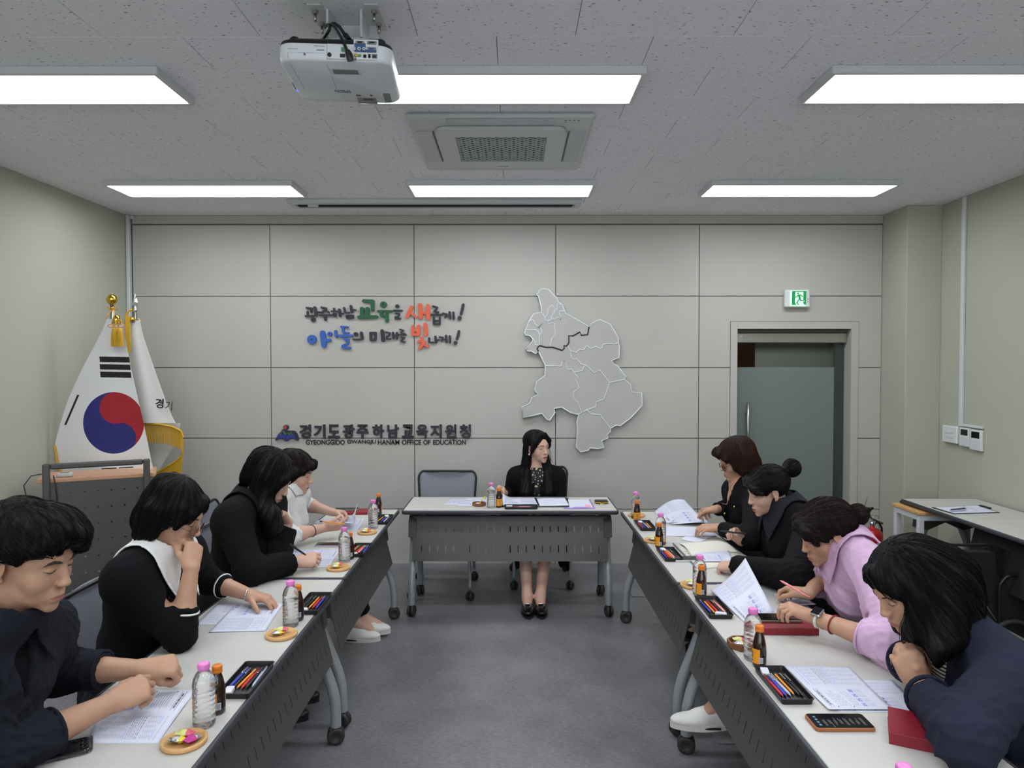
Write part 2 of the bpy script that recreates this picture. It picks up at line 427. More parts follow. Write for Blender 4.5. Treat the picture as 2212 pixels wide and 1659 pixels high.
# air conditioner cassette
ac = thing('ceiling_air_conditioner', 'square white ceiling cassette air conditioner with a lattice intake grille', 'air conditioner', (-0.066, 3.96, CZ))
acw = pbr('ac_white', col(196, 200, 200), 0.4)
b = MB(); b.box((0, 0, -0.0135), (0.95, 0.95, 0.025), 0.012); obj('outer_panel', b, acw, ac)
def rrect(w, h, r, n=6):
    out = []
    for cx, cy, a in ((w - r, h - r, 0), (-w + r, h - r, 90), (-w + r, -h + r, 180), (w - r, -h + r, 270)):
        for i in range(n + 1):
            t = R(a + 90 * i / n); out.append((cx + r * math.cos(t), cy + r * math.sin(t)))
    return out
DN = Matrix(((1, 0, 0, 0), (0, -1, 0, 0), (0, 0, -1, 0), (0, 0, 0, 1)))
ring = rrect(0.345, 0.345, 0.07); gi = 0.245
# intake panel as a ring (outer rounded, inner square)
b = MB(); n = len(ring); vs = []; fs = []
inner = []
for x, y in ring:
    s_ = gi / max(abs(x), abs(y)); inner.append((x * s_, y * s_ * 0.92))
for z in (-0.028, -0.046):
    vs += [(x, y, z) for x, y in ring] + [(x, y, z) for x, y in inner]
for i in range(n):
    j = (i + 1) % n
    fs += [(2 * n + i, 3 * n + i, 3 * n + j, 2 * n + j), (i, 2 * n + i, 2 * n + j, j), (3 * n + i, n + i, n + j, 3 * n + j)]
b.add(vs, fs); obj('intake_panel', b, acw, ac)
obj('filter', MB().box((0, 0, -0.030), (0.50, 0.47, 0.004)), pbr('ac_filter', col(70, 74, 76), 0.8), ac)
b = MB(); hw, hh = gi, gi * 0.92
for i in range(-22, 23):
    c = i * 0.0455
    for sg in (1, -1):   # diagonals clipped to the opening
        x0 = max(-hw, c - 2 * hh * 0.5 * 1.0 if False else -hw); pts = []
        # line: y = sg*0.55*(x-c)
        for x in (-hw, hw):
            y = sg * 0.75 * (x - c)
            if abs(y) <= hh: pts.append((x, y))
        for y in (-hh, hh):
            x = c + y / (sg * 0.75)
            if abs(x) < hw: pts.append((x, y))
        if len(pts) >= 2: b.tube([(pts[0][0], pts[0][1], -0.040), (pts[1][0], pts[1][1], -0.040)], 0.0028, 4)
for i in range(1, 12): b.tube([(-hw, -hh + i * hh / 6, -0.037), (hw, -hh + i * hh / 6, -0.037)], 0.0016, 4)
g_ = obj('intake_grille', b, acw, ac); g_['kind'] = 'stuff'
fl = pbr('ac_flap', col(186, 190, 194), 0.4)
for a in range(4):
    mt = Matrix.Rotation(a * math.pi / 2, 4, 'Z')
    obj('flap', MB().box((0, -0.405, -0.028), (0.54, 0.085, 0.006), 0.003, 0, mt), fl, ac)
    obj('flap_gap', MB().box((0, -0.3585, -0.0265), (0.54, 0.006, 0.003), 0, 0, mt), M['joint'], ac)
b = MB()
for i in range(4): b.cyl((0.33 + i * 0.022, -0.425, -0.028), (0.33 + i * 0.022, -0.425, -0.0265), 0.0045, 10)
b.cyl((0.33, -0.40, -0.028), (0.33, -0.40, -0.0265), 0.003, 8)
obj('indicator', b, M['grey_plastic'], ac)
obj('maker_badge', MB().box((0.0, 0.315, -0.0465), (0.07, 0.008, 0.001)), M['grey_plastic'], ac)
# retracted projection screen slot
ss = thing('projection_screen_case', 'long white ceiling box with a black slot for a roll-up screen', 'screen case', (-0.595, 5.37, CZ))
b = MB(); b.bx(-1.12, 1.11, -0.10, -0.03, -0.03, -0.001, 0.002); b.bx(-1.12, 1.11, 0.035, 0.10, -0.03, -0.001, 0.002); b.bx(-1.12, -1.08, -0.03, 0.035, -0.03, -0.001); b.bx(1.07, 1.11, -0.03, 0.035, -0.03, -0.001)
obj('case', b, M['white_metal'], ss)
b = MB().bx(-1.06, 1.05, -0.02, 0.025, -0.04, -0.012, 0.006); obj('bottom_bar', b, M['black'], ss)
obj('pull_tab', MB().bx(-0.98, -0.90, -0.024, -0.018, -0.045, -0.02, 0.002), M['white_plastic'], ss)
for i, (x, lb) in enumerate(((-1.357, 'leftmost'), (-0.62, 'second from left'), (0.122, 'third from left'), (0.852, 'rightmost'))):
    b = MB().lathe([(0.062, 0), (0.062, -0.006), (0.05, -0.009), (0.035, -0.004), (0.0, -0.004)], 24)
    dd = tag(obj('ceiling_downlight', b, M['tile'], None, (x, 5.70, CZ - 0.0005)), 'small round unlit ceiling downlight by the back wall, %s' % lb, 'downlight', 'round ceiling downlights')
# exit sign
ex = thing('exit_sign', 'green emergency exit sign with a running figure above the glass door', 'exit sign', tuple(P(1718, 646, WY - 0.0)))
b = MB().bx(-0.104, 0.104, -0.05, -0.004, -0.074, 0.074, 0.008); obj('housing', b, M['white_plastic'], ex)
eg = pbr('sign_green', col(20, 120, 70), 0.4, emit=(col(18, 150, 80), 0.5)); ew = pbr('sign_white_lit', col(200, 240, 210), 0.4, emit=(col(180, 245, 200), 0.7))
b = MB().bx(-0.066, 0.066, -0.0535, -0.05, -0.066, 0.064, 0.002); obj('lens', b, ew, ex)
VX = Matrix(((1, 0, 0, 0), (0, 0, -1, 0), (0, 1, 0, 0), (0, 0, 0, 1)))   # XY -> XZ, extrude towards the viewer
def ep(pts, h=0.001):
    # zoom pixels of the sign close-up (23.7 px per photo px)
    return [((x / 23.7 + 1670 - 1718) / 256.5, -(y / 23.7 + 610 - 646) / 256.5) for x, y in pts]
b = MB(); MX = Matrix.Translation((0, -0.0538, 0)) @ VX
for q in ([(840, 480), (1555, 480), (1555, 520), (1410, 522), (1000, 522), (840, 522)],
          [(840, 520), (1000, 522), (985, 1040), (1010, 1110), (1070, 1180), (830, 1180)],
          [(1410, 520), (1555, 520), (1545, 1170), (1480, 1180), (1400, 1080), (1405, 1030), (1480, 980), (1440, 930), (1405, 930)]):
    b.prism(ep(q), 0, 0.001, MX)
def capsule2(p, q, r, n=5):
    (x0, y0), (x1, y1) = p, q; a = math.atan2(y1 - y0, x1 - x0); o = []
    for i in range(n + 1): t = a + math.pi / 2 + math.pi * i / n; o.append((x0 + r * math.cos(t), y0 + r * math.sin(t)))
    for i in range(n + 1): t = a - math.pi / 2 + math.pi * i / n; o.append((x1 + r * math.cos(t), y1 + r * math.sin(t)))
    return o
for p, q, r in (((1140, 600), (1141, 600), 44), ((1150, 680), (1300, 690), 24), ((1300, 690), (1370, 770), 22), ((1150, 690), (1070, 780), 22), ((1070, 780), (975, 795), 20),
                ((1195, 720), (1230, 850), 50), ((1230, 850), (1080, 1080), 26), ((1080, 1080), (1180, 1165), 22), ((1240, 850), (1280, 965), 28), ((1280, 965), (1430, 970), 24)):
    b.prism(ep(capsule2(p, q, r)), 0, 0.0012, MX)
obj('pictogram', b, eg, ex)
b = MB()
for z in (-0.005, -0.028): b.cyl((0.085, -0.0515, z), (0.085, -0.05, z), 0.0035, 8)
obj('test_button', b, M['black'], ex)
# controls on the right wall
def wallbox(name, label, cat, y0, y1, z0, z1, build, t=0.025, grp=None):
    o = thing(name, label, cat, (RX, (y0 + y1) / 2, (z0 + z1) / 2), 0, grp)
    build(o, abs(y1 - y0) / 2, (z1 - z0) / 2, t); return o
def sw(o, w, h, t):
    obj('cover', MB().bx(-t, -0.001, -w, w, -h, h, 0.006), M['white_plastic'], o)
    for i in (-1, 1):
        for j in (0.3, -0.25): obj('button', MB().box((-t - 0.002, i * w * 0.33, h * j), (0.004, w * 0.5, h * 0.3), 0.0015), M['white_metal'], o)
wallbox('switch_box', 'white remote control holder left of the two thermostats', 'switch', 5.40, 5.22, 1.13 - 0.045, 1.13 + 0.085, sw, 0.035)
def th(o, w, h, t):
    obj('cover', MB().bx(-t, -0.001, -w, w, -h, h, 0.004), M['white_plastic'], o)
    obj('display', MB().bx(-t - 0.001, -t + 0.001, -w * 0.72, w * 0.72, h * 0.2, h * 0.82, 0.0), M['dark_glass'], o)
    obj('keypad_lid', MB().bx(-t - 0.006, -t, -w * 0.9, w * 0.9, -h * 0.95, h * 0.05, 0.002), M['white_metal'], o)
wallbox('thermostat', 'white wall thermostat with small screen, the left one of two', 'thermostat', 5.205, 5.095, 1.075, 1.215, th, grp='thermostats on the right wall')
wallbox('thermostat', 'white wall thermostat with small screen, the right one nearer the viewer', 'thermostat', 5.085, 4.965, 1.06, 1.21, th, grp='thermostats on the right wall')
b = MB().bx(RX - 0.022, RX - 0.001, 5.19, 5.225, 1.235, CZ - 0.002, 0.003); b.bx(RX - 0.022, RX - 0.001, 4.965, 5.225, 1.222, 1.24, 0.003)
tag(obj('cable_duct', b, M['white_metal']), 'white cable duct rising from the thermostats to the ceiling', 'duct')
# floor outlets
for x, y, lb in ((P(1383, 1283, 1).x * 0 + 0.93, 5.02, 'by the far right table'), (1.0, 3.0, 'under the near right table')):
    p = PZ(1383, 1283, 0) if y > 4 else PZ(1575, 1590, 0)
    b = MB().box((0, 0, 0.003), (0.14, 0.14, 0.005), 0.002)
    tag(obj('floor_socket', b, M['grey_plastic'], None, (p.x, p.y, 0.0)), 'square grey floor socket cover %s' % lb, 'floor socket', 'floor socket covers')
# ---------------- wall lettering, emblem, map ----------------
WM = Matrix(((1, 0, 0, 0), (0, 0, -1, WY), (0, 1, 0, 0), (0, 0, 0, 1)))    # local (x, z, out) -> world on back wall
dark = pbr('charcoal_foam_letter', col(44, 45, 54), 0.6); green = pbr('green_foam_letter', col(34, 88, 56), 0.6)
orange = pbr('orange_foam_letter', col(218, 98, 66), 0.6); blue = pbr('blue_foam_letter', col(52, 92, 168), 0.6)
def wxz(px, py, out=0.02):
    p = W(px, py, out); return (p.x, p.z)
def glyph(parent, strokes, ox, mat, t=0.02, sc_=11.06, oy=630):
    b = MB(); k = 0
    for s_ in strokes:
        if s_[0] == 'o':       # disc with a pin hole
            _, cx, cy, r, hole = s_
            n = 20; o_ = []; i_ = []
            for i in range(n):
                a = 2 * math.pi * i / n
                o_.append(wxz(ox + (cx + r * math.cos(a)) / sc_, oy + (cy - r * math.sin(a)) / sc_)); i_.append(wxz(ox + (cx + hole * math.cos(a)) / sc_, oy + (cy - hole * 1.5 * math.sin(a)) / sc_))
            vs = [(x, y, 0.0) for x, y in o_] + [(x, y, t) for x, y in o_] + [(x, y, t) for x, y in i_] + [(x, y, 0.002) for x, y in i_]
            fs = [(i, (i + 1) % n, n + (i + 1) % n, n + i) for i in range(n)] + [(n + i, n + (i + 1) % n, 2 * n + (i + 1) % n, 2 * n + i) for i in range(n)] + [(2 * n + i, 2 * n + (i + 1) % n, 3 * n + (i + 1) % n, 3 * n + i) for i in range(n)]
            b.add(vs, fs, 0, False, WM)
        else:
            pts, w = s_
            for p, q in zip(pts[:-1], pts[1:]):
                c = capsule2((ox + p[0] / sc_, -(oy + p[1] / sc_)), (ox + q[0] / sc_, -(oy + q[1] / sc_)), w / 2 / sc_)
                b.prism([wxz(x, -y) for x, y in c], 0.0, t + k * 0.00015, WM); k += 1
    return obj('letter', b, mat, parent)
A_, B_ = 640, 830
s1 = thing('slogan_lettering', 'upper line of raised Korean slogan letters with green and orange syllables', 'sign', (0, 0, 0), 0, 'slogan lines on the back wall')
for st, ox, mt in (
 ([([(240,385),(350,395),(350,490)],45),([(262,480),(270,565)],45),([(215,580),(400,575)],40),([(435,385),(465,560)],75),([(490,490),(560,485)],35),('o',400,668,58,10)], A_, dark),
 ([([(595,375),(705,395),(690,430),(600,500)],45),([(680,430),(770,490)],38),([(550,560),(825,558)],42),([(685,570),(690,665)],65)], A_, dark),
 ([([(895,405),(900,440)],45),([(835,465),(980,468)],34),('o',905,552,52,10),([(1020,430),(1040,580)],60),([(1050,525),(1115,522)],34)], A_, dark),
 ([([(1137,385),(1160,495)],45),([(1160,500),(1258,500)],36),([(1300,345),(1320,490)],60),([(1330,430),(1410,435)],35),([(1190,575),(1350,570),(1345,625),(1210,635),(1190,575)],42)], A_, dark),
 ([([(1610,220),(1820,230),(1820,440)],84),([(1565,410),(1570,590)],100),([(1692,410),(1695,590)],100),([(1490,610),(1910,600)],80)], A_, green),
 ([('o',2080,312,80,14),([(1950,465),(2262,465)],55),([(2030,480),(2030,560)],72),([(2165,480),(2165,560)],56),([(2035,580),(2160,580)],60),([(2160,560),(2165,700)],86)], A_, green),
 ([('o',308,350,48,8),([(215,450),(420,452)],38),([(275,512),(355,530),(345,585),(260,610),(265,640),(380,642)],38)], B_, dark),
 ([([(650,372),(545,595)],88),([(600,490),(775,605)],50),([(855,320),(880,610)],100),([(900,500),(1040,510)],70),([(1040,340),(1050,635)],95)], B_, orange),
 ([([(1160,345),(1265,375),(1240,430),(1190,470),(1290,490)],42),([(1235,500),(1240,535)],40),([(1125,550),(1370,548)],42),([(1180,610),(1185,770)],45),([(1325,605),(1325,770)],45),([(1190,690),(1320,690)],30),([(1190,775),(1320,775)],40)], B_, dark),
 ([([(1400,515),(1490,535),(1450,620)],36),([(1480,570),(1550,565)],30),([(1560,490),(1575,630)],55),([(1650,495),(1660,645)],50)], B_, dark),
 ([([(1887,310),(1862,430),(1832,530)],66),('o',1800,630,50,0.5)], B_, dark)):
    glyph(s1, st, ox, mt)
s2 = thing('slogan_lettering', 'lower line of raised Korean slogan letters with blue and orange syllables', 'sign', (0, 0, 0), 0, 'slogan lines on the back wall')
for st, ox, mt in (
 ([('o',368,1140,110,16),([(625,990),(655,1275)],130),([(700,1160),(800,1158)],70)], A_, blue),
 ([('o',793,1010,56,10),([(935,945),(950,1070)],66)], A_, blue),
 ([([(1065,835),(1230,845)],40),([(1105,840),(1120,960)],60),([(1110,975),(1245,985)],40),([(1025,1055),(1320,1052)],60),([(1140,1130),(1235,1150),(1230,1240),(1105,1290),(1105,1330),(1280,1345)],55)], A_, blue),
 ([('o',1418,1018,52,8),([(1355,1140),(1530,1140)],36),([(1550,985),(1572,1115)],66)], A_, dark),
 ([([(1770,985),(1890,985),(1885,1150),(1780,1155),(1770,985)],55),([(2048,940),(2070,1160)],86)], A_, dark),
 ([([(30,960),(130,985),(120,1040),(50,1080),(50,1125),(145,1128)],34),([(205,975),(215,1115)],45),([(215,1050),(290,1045)],30),([(300,985),(300,1120)],50)], B_, dark),
 ([([(370,900),(460,925),(400,965),(400,990),(480,998)],30),([(330,1030),(520,1030)],34),([(400,1090),(480,1105),(400,1165),(400,1190),(490,1200)],34)], B_, dark),
 ([([(680,830),(685,1025)],70),([(820,830),(820,1010)],88),([(690,925),(820,925)],50),([(690,1025),(820,1025)],60),([(980,790),(1000,1020)],90),([(890,1110),(895,1150)],80),([(815,1190),(960,1190)],60),([(940,1220),(850,1345)],80),([(950,1260),(1040,1310)],60)], B_, orange),
 ([([(1070,1110),(1075,1200)],45),([(1080,1212),(1170,1212)],36),([(1220,1075),(1230,1210)],55),([(1230,1155),(1310,1150)],32)], B_, dark),
 ([([(1320,1080),(1400,1095),(1365,1180)],34),([(1400,1140),(1470,1135)],28),([(1475,1055),(1490,1195)],55),([(1565,1065),(1570,1210)],52)], B_, dark),
 ([([(1782,945),(1765,1050),(1735,1130)],58),('o',1700,1222,46,0.5)], B_, dark)):
    glyph(s2, st, ox, mt)
FONTMAT = {}
def text_mb(body, size, t, off=0.0):
    c = bpy.data.curves.new('lettering', 'FONT'); c.body = body; c.size = 1.0; c.extrude = t / 2; c.offset = off; c.resolution_u = 3
    c.size = 1.0
    o = bpy.data.objects.new('lettering', c); COL.objects.link(o)
    bpy.context.view_layer.update()
    me = bpy.data.meshes.new_from_object(o.evaluated_get(bpy.context.evaluated_depsgraph_get()))
    bpy.data.objects.remove(o); bpy.data.curves.remove(c)
    vs = np.array([v.co for v in me.vertices]); fs = [tuple(p.vertices) for p in me.polygons]
    bpy.data.meshes.remove(me)
    if len(vs): vs[:, 0] *= size; vs[:, 1] *= size
    return vs, fs
def text_fit(parent, name, body, x0, x1, z0, z1, mat, M4, t=0.01, off=0.0, kind=None):
    vs, fs = text_mb(body, 1.0, t, off)
    mn, mx = vs[:, :2].min(0), vs[:, :2].max(0)
    vs[:, 0] = x0 + (vs[:, 0] - mn[0]) / (mx[0] - mn[0]) * (x1 - x0)
    vs[:, 1] = z0 + (vs[:, 1] - mn[1]) / (mx[1] - mn[1]) * (z1 - z0)
    vs[:, 2] += t / 2
    b = MB(); b.add(vs.tolist(), fs, 0, False, M4); return obj(name, b, mat, parent)
on = thing('office_name_sign', 'dark raised Korean office name over English capitals with a small emblem at left', 'sign')
name = '경기도광주하남교육지원청'
x0s = [646, 677, 708, 740, 770, 804, 836, 868, 899, 929, 961, 992]
for ch, x in zip(name, x0s):
    a = wxz(x, 947); c = wxz(x + 25, 917)
    text_fit(on, 'letter', ch, a[0], c[0], a[1], c[1], dark, WM, 0.018, 0.035)
eng = pbr('black_letter', col(24, 24, 28), 0.5)
for wd, xa, xb in (('GYEONGGIDO', 659.5, 743.5), ('GWANGJU', 749, 811), ('HANAM', 815.5, 862), ('OFFICE', 867.5, 909), ('OF', 914, 929.5), ('EDUCATION', 935, 1006)):
    a = wxz(xa, 961.0); c = wxz(xb, 950.5)
    text_fit(on, 'word', wd, a[0], c[0], a[1], c[1], eng, WM, 0.006, 0.014)
def em(pts): return [wxz(580 + x / 18.43, 900 + y / 18.43) for x, y in pts]
b = MB(); b.prism(em([(250,930),(330,800),(380,700),(480,610),(540,520),(600,480),(570,420),(600,360),(670,335),(760,350),(800,410),(770,490),(710,540),(760,570),(850,560),(960,560),(1060,590),(1130,680),(1200,880),(1180,950),(1120,955),(1020,890),(900,870),(800,930),(740,975),(640,970),(600,900),(480,880),(380,900),(290,945)]), 0, 0.018, WM)
obj('emblem_base', b, dark, on)
b = MB(); b.prism(em([(290,925),(350,800),(400,700),(470,640),(440,750),(480,740),(560,665),(600,670),(700,760),(690,940),(650,940),(620,880),(520,860),(390,870)]), 0.018, 0.0195, WM)
b.prism(em([(715,760),(760,720),(800,690),(860,745),(940,740),(980,720),(1000,660),(1060,800),(1110,910),(1020,870),(880,850),(780,900),(750,945),(710,945)]), 0.018, 0.0195, WM)
obj('emblem_book', b, pbr('emblem_blue', col(46, 56, 128), 0.5), on)
b = MB()
for p, q, w in (((460, 735), (565, 540), 34), ((575, 560), (700, 720), 60), ((700, 720), (755, 630), 40), ((755, 630), (860, 725), 40), ((870, 620), (950, 725), 38)):
    b.prism(em(capsule2(p, q, w / 2)), 0.0195, 0.0205, WM)
obj('emblem_mountain', b, pbr('emblem_green', col(72, 118, 84), 0.5), on)
b = MB(); b.prism(em(capsule2((665, 428), (666, 428), 70, 8)), 0.018, 0.0205, WM); obj('emblem_sun', b, pbr('emblem_red', col(172, 62, 62), 0.5), on)

mp_ = thing('map_board', 'raised grey wall map of districts with white borders and one black border', 'wall map')
def mpp(pts, out=0.04): return [wxz(1100 + x / 4.147, 600 + y / 4.147, out) for x, y in pts]
OUT = [(245,150),(275,110),(305,100),(350,105),(430,185),(440,215),(475,240),(503,318),(713,438),(745,405),(812,376),(905,418),(980,540),(975,580),(988,615),(985,715),(920,740),(935,775),(970,790),(1045,885),(1030,910),(1085,955),(1100,1025),(1185,1030),(1192,1145),(1090,1255),(995,1328),(960,1320),(908,1350),(908,1380),(875,1405),(888,1435),(828,1460),(852,1520),(795,1533),(725,1525),(710,1548),(640,1562),(600,1520),(612,1345),(605,1290),(622,1225),(550,1210),(470,1160),(400,1172),(412,1205),(362,1280),(335,1268),(292,1215),(125,1260),(118,1158),(185,1125),(205,1075),(260,1045),(225,1005),(248,930),(322,875),(322,780),(262,660),(235,683),(200,658),(160,658),(148,640),(210,570),(210,545),(185,520),(150,515),(135,495),(178,385),(222,322),(287,312),(290,270),(262,165)]
obj('board', MB().prism(mpp(OUT), 0.012, 0.038, WM), pbr('map_grey_board', col(176, 172, 170), 0.6, var=(6, 0.04), bump=(150, 0.1, 0.001)), mp_)
obj('spacer', MB().prism(mpp([(330, 250), (420, 250), (420, 1050), (330, 1050)]), 0.0, 0.012, WM).prism(mpp([(650, 600), (850, 600), (850, 1350), (650, 1350)]), 0.0, 0.012, WM), M['joint'], mp_)
def lines(name, ls, r, mat, closed=False, h=0.0385):
    b = MB()
    for l in ls:
        q = mpp(l); b.tube([WM @ Vector((x, z, h)) for x, z in q], r, 6, closed=closed)
    return obj(name, b, mat, mp_)
mw = pbr('map_white_border', col(214, 222, 222), 0.4)
b = MB(); q = mpp(OUT); nq = len(q)
lines('outer_border', [OUT], 0.0060, mw, True, 0.036)
obj('rim', MB().tube([WM @ Vector((x, z, 0.014)) for x, z in q], 0.005, 6, closed=True), M['black'], mp_, label='black rear rim')
lines('district_border', [[(290,312),(320,358),(322,375),(262,450),(245,440),(248,425),(225,410),(218,385),(205,378),(178,390)],
 [(322,358),(342,335),(350,295),(342,280),(382,245),(428,298),(430,235),(475,238)],
 [(405,285),(408,305),(375,355),(385,372),(415,370),(432,355),(460,375),(468,355),(450,325),(450,298),(495,298)],
 [(322,375),(350,390),(350,415),(385,405),(402,410),(405,460),(415,515),(382,540),(368,610)], [(350,390),(362,380),(375,380),(378,368)],
 [(280,440),(290,490),(270,520),(270,605)], [(155,465),(195,472),(235,465),(258,480),(270,510)], [(210,545),(240,585),(225,590),(235,603),(268,605)],
 [(523,612),(545,655),(600,672),(632,640),(668,650),(695,608),(728,635),(780,617),(805,635),(835,628),(842,595),(918,590),(945,598),(978,580)],
 [(545,655),(558,715),(580,738),(600,725),(645,775),(690,785),(760,855),(808,825),(898,942),(1035,910)],
 [(898,942),(852,1085),(780,1115),(778,1155),(695,1185),(645,1210),(612,1115),(573,1075),(578,1025),(628,985),(595,908),(620,893),(580,850),(560,820),(518,820),(498,738),(470,755),(468,785),(455,793),(322,787)],
 [(580,848),(660,832),(665,800),(690,785)], [(645,1210),(622,1225)], [(695,1185),(730,1222),(808,1228),(815,1208),(820,1240),(908,1350)]], 0.0043, mw)
lines('city_border', [[(715,440),(703,510),(645,515),(633,485),(572,520),(533,518),(535,580),(515,610),(492,608),(492,635),(475,650),(390,622),(325,622),(270,605),(250,635),(262,660)]], 0.0058, M['black'], h=0.0395)
# ---------------- folding tables ----------------
def holes_sheet(b, xs, zs, skip, fn, mi=0):
    """flat sheet with rectangular holes: xs, zs = sorted cuts, skip(i,j), fn(x,z)->point"""
    vs = [fn(x, z) for z in zs for x in xs]; n = len(xs)
    fs = [(j * n + i, j * n + i + 1, (j + 1) * n + i + 1, (j + 1) * n + i) for j in range(len(zs) - 1) for i in range(n - 1) if not skip(i, j)]
    b.add(vs, fs, mi)
def caster_into(parent, c, r=0.038, hood=True, tilt=0.0):
    """double wheel caster whose contact point is c (x, y, 0)"""
    b = MB(); ct, st = math.cos(tilt), math.sin(tilt); T = Matrix.Translation(c) @ Matrix.Rotation(tilt, 4, 'Z')
    for s in (-1, 1):
        b.lathe([(0.006, 0), (r * 0.82, 0), (r, 0.004), (r, 0.014), (r * 0.85, 0.019), (r * 0.5, 0.0185), (r * 0.45, 0.016), (0, 0.016)], 20, 0,
                T @ Matrix.Translation((s * 0.004, 0, r)) @ Matrix.Rotation(s * math.pi / 2, 4, 'Y'))
    w = obj('caster', b, M['rubber'], parent)
    b = MB(); b.box((0, 0.004, r * 1.55), (0.03, r * 1.5, r * 0.9), 0.008, 0, T); b.cyl(T @ Vector((0, 0, r * 1.3)), T @ Vector((0, 0, r * 2.25)), 0.014, 12)
    obj('hood', b, M['black'], w)
    return w
def make_table(L, D, label, loc, rot, group, panel=None, nslot=23):
    t = thing('folding_table', label, 'table', (loc[0], loc[1], 0), rot, group)
    hl, hd = L / 2, D / 2
    obj('tabletop', MB().bx(-hl + 0.009, hl - 0.009, -hd + 0.009, hd - 0.009, TZ - 0.02, TZ, 0.004), M['laminate'], t)
    b = MB(); prof = [(0.0, -0.001), (-0.006, 0.0), (-0.0105, -0.004), (-0.0105, -0.022), (-0.004, -0.028), (0.012, -0.028)]
    rr = rrect(hl - 0.010, hd - 0.010, 0.012, 4); vs = []; n = len(rr)
    for off, z in prof:
        s_ = rrect(hl - 0.010 - off, hd - 0.010 - off, max(0.012 - off, 0.003), 4)
        vs += [(x, y, TZ + z) for x, y in s_]
    fs = [(k * n + i, (k + 1) * n + i, (k + 1) * n + (i + 1) % n, k * n + (i + 1) % n) for k in range(len(prof) - 1) for i in range(n)]
    b.add(vs, fs, 0, True); b.bx(-hl + 0.012, hl - 0.012, -hd + 0.012, hd - 0.012, TZ - 0.028, TZ - 0.021)
    obj('edge_band', b, M['edge'], t)
    # modesty panel with two rows of slots
    px0, px1 = panel if panel else (-hl + 0.065, hl - 0.065)
    def pf(x, z):
        f = (0.652 - z) / 0.285; return (x, -hd + 0.11 - 0.07 * f, z)
    xs = [px0]; k = max(2, int(nslot * (px1 - px0) / (L - 0.13))); m0 = 0.06
    for i in range(k):
        x = px0 + m0 + (px1 - px0 - 2 * m0) * i / (k - 1); xs += [x - 0.0032, x + 0.0032]
    xs.append(px1); zs = [0.367, 0.422, 0.468, 0.553, 0.59, 0.652]
    b = MB(); holes_sheet(b, xs, zs, lambda i, j: j in (1, 3) and i % 2 == 1, pf)
    b.bx(px0, px1, -hd + 0.108, -hd + 0.125, 0.645, 0.655)
    o = obj('modesty_panel', b, M['dark_metal'], t); solidify(o, 0.003)
    # perforated shelf under the top
    xs = [-hl + 0.12]; k = 36
    for i in range(k):
        x = -hl + 0.15 + (L - 0.3) * i / (k - 1); xs += [x - 0.007, x + 0.007]
    xs.append(hl - 0.12); ys = [-0.02, 0.005, 0.03, 0.06, 0.085, 0.15]
    b = MB(); holes_sheet(b, xs, ys, lambda i, j: j in (1, 3) and i % 2 == 1, lambda x, y: (x, y, 0.655)); b.bx(xs[0], xs[-1], 0.148, 0.152, 0.655, 0.67)
    o = obj('shelf', b, M['dark_metal'], t); solidify(o, 0.002)
    obj('crossbar', MB().cyl((-hl + 0.03, 0.0, 0.615), (hl - 0.03, 0.0, 0.615), 0.018, 14), M['dark_metal'], t)
    for sx in (-1, 1):
        b = MB()
        q = Matrix(((0, 0, 1, 0), (1, 0, 0, 0), (0, 1, 0, 0), (0, 0, 0, 1)))   # (y, z) profile extruded along x
        x0, x1 = sorted((sx * (hl - 0.035), sx * (hl - 0.088)))
        b.prism([(-hd + 0.07, 0.52), (-hd + 0.15, 0.505), (0.0, 0.56), (hd - 0.15, 0.505), (hd - 0.08, 0.52), (hd - 0.12, 0.60), (hd - 0.16, 0.655), (-hd + 0.12, 0.655), (-hd + 0.08, 0.62)], x0, x1, q)
        obj('bracket', b, M['dark_metal'], t)
        xl = sx * (hl - 0.061)
        for sy in (-1, 1):
            pts = []
            ctrl = [(0.19, 0.60), (0.155, 0.54), (0.115, 0.44), (0.080, 0.345), (0.048, 0.26), (0.034, 0.20), (0.03, 0.14), (0.03, 0.078)]
            b = MB(); b.tube([(xl, sy * (hd - a), z) for a, z in ctrl], 0.0235, 16)
            lg = obj('leg', b, M['silver'], t)
            caster_into(t, (xl, sy * (hd - 0.03), 0), tilt=(0.25 * sx if sy < 0 else -0.4 * sx))
    return t
make_table(1.44, 0.495, 'folding table across the far end facing the viewer, in front of the seated chairwoman', (-0.0215, 4.8205), 0, 'folding conference tables')
# local -Y is the slotted front: left row faces +X, right row faces -X
make_table(1.515, 0.456, 'far table of the left row, with the two farthest left people', (-0.76 - 0.228, 3.865), math.pi / 2, 'folding conference tables')
make_table(1.515, 0.456, 'near table of the left row, in front of the man in the navy shirt', (-0.755 - 0.228, 2.335), math.pi / 2, 'folding conference tables')
make_table(1.515, 0.462, 'far table of the right row, with the open white folder', (0.710 + 0.231, 3.80), -math.pi / 2 + 0.006, 'folding conference tables')
make_table(1.515, 0.462, 'near table of the right row, with the two maroon notebooks', (0.728 + 0.231, 2.27), -math.pi / 2 + 0.016, 'folding conference tables')
sp_t = make_table(1.50, 0.55, 'spare folding table standing against the right wall behind the black folded chair', (3.075, 4.26), -math.pi / 2, 'folding conference tables', panel=(-0.1, 0.69), nslot=12)
for c_ in sp_t.children:
    if c_.name.startswith('modesty_panel'): c_.data.materials[0] = M['soft_black']
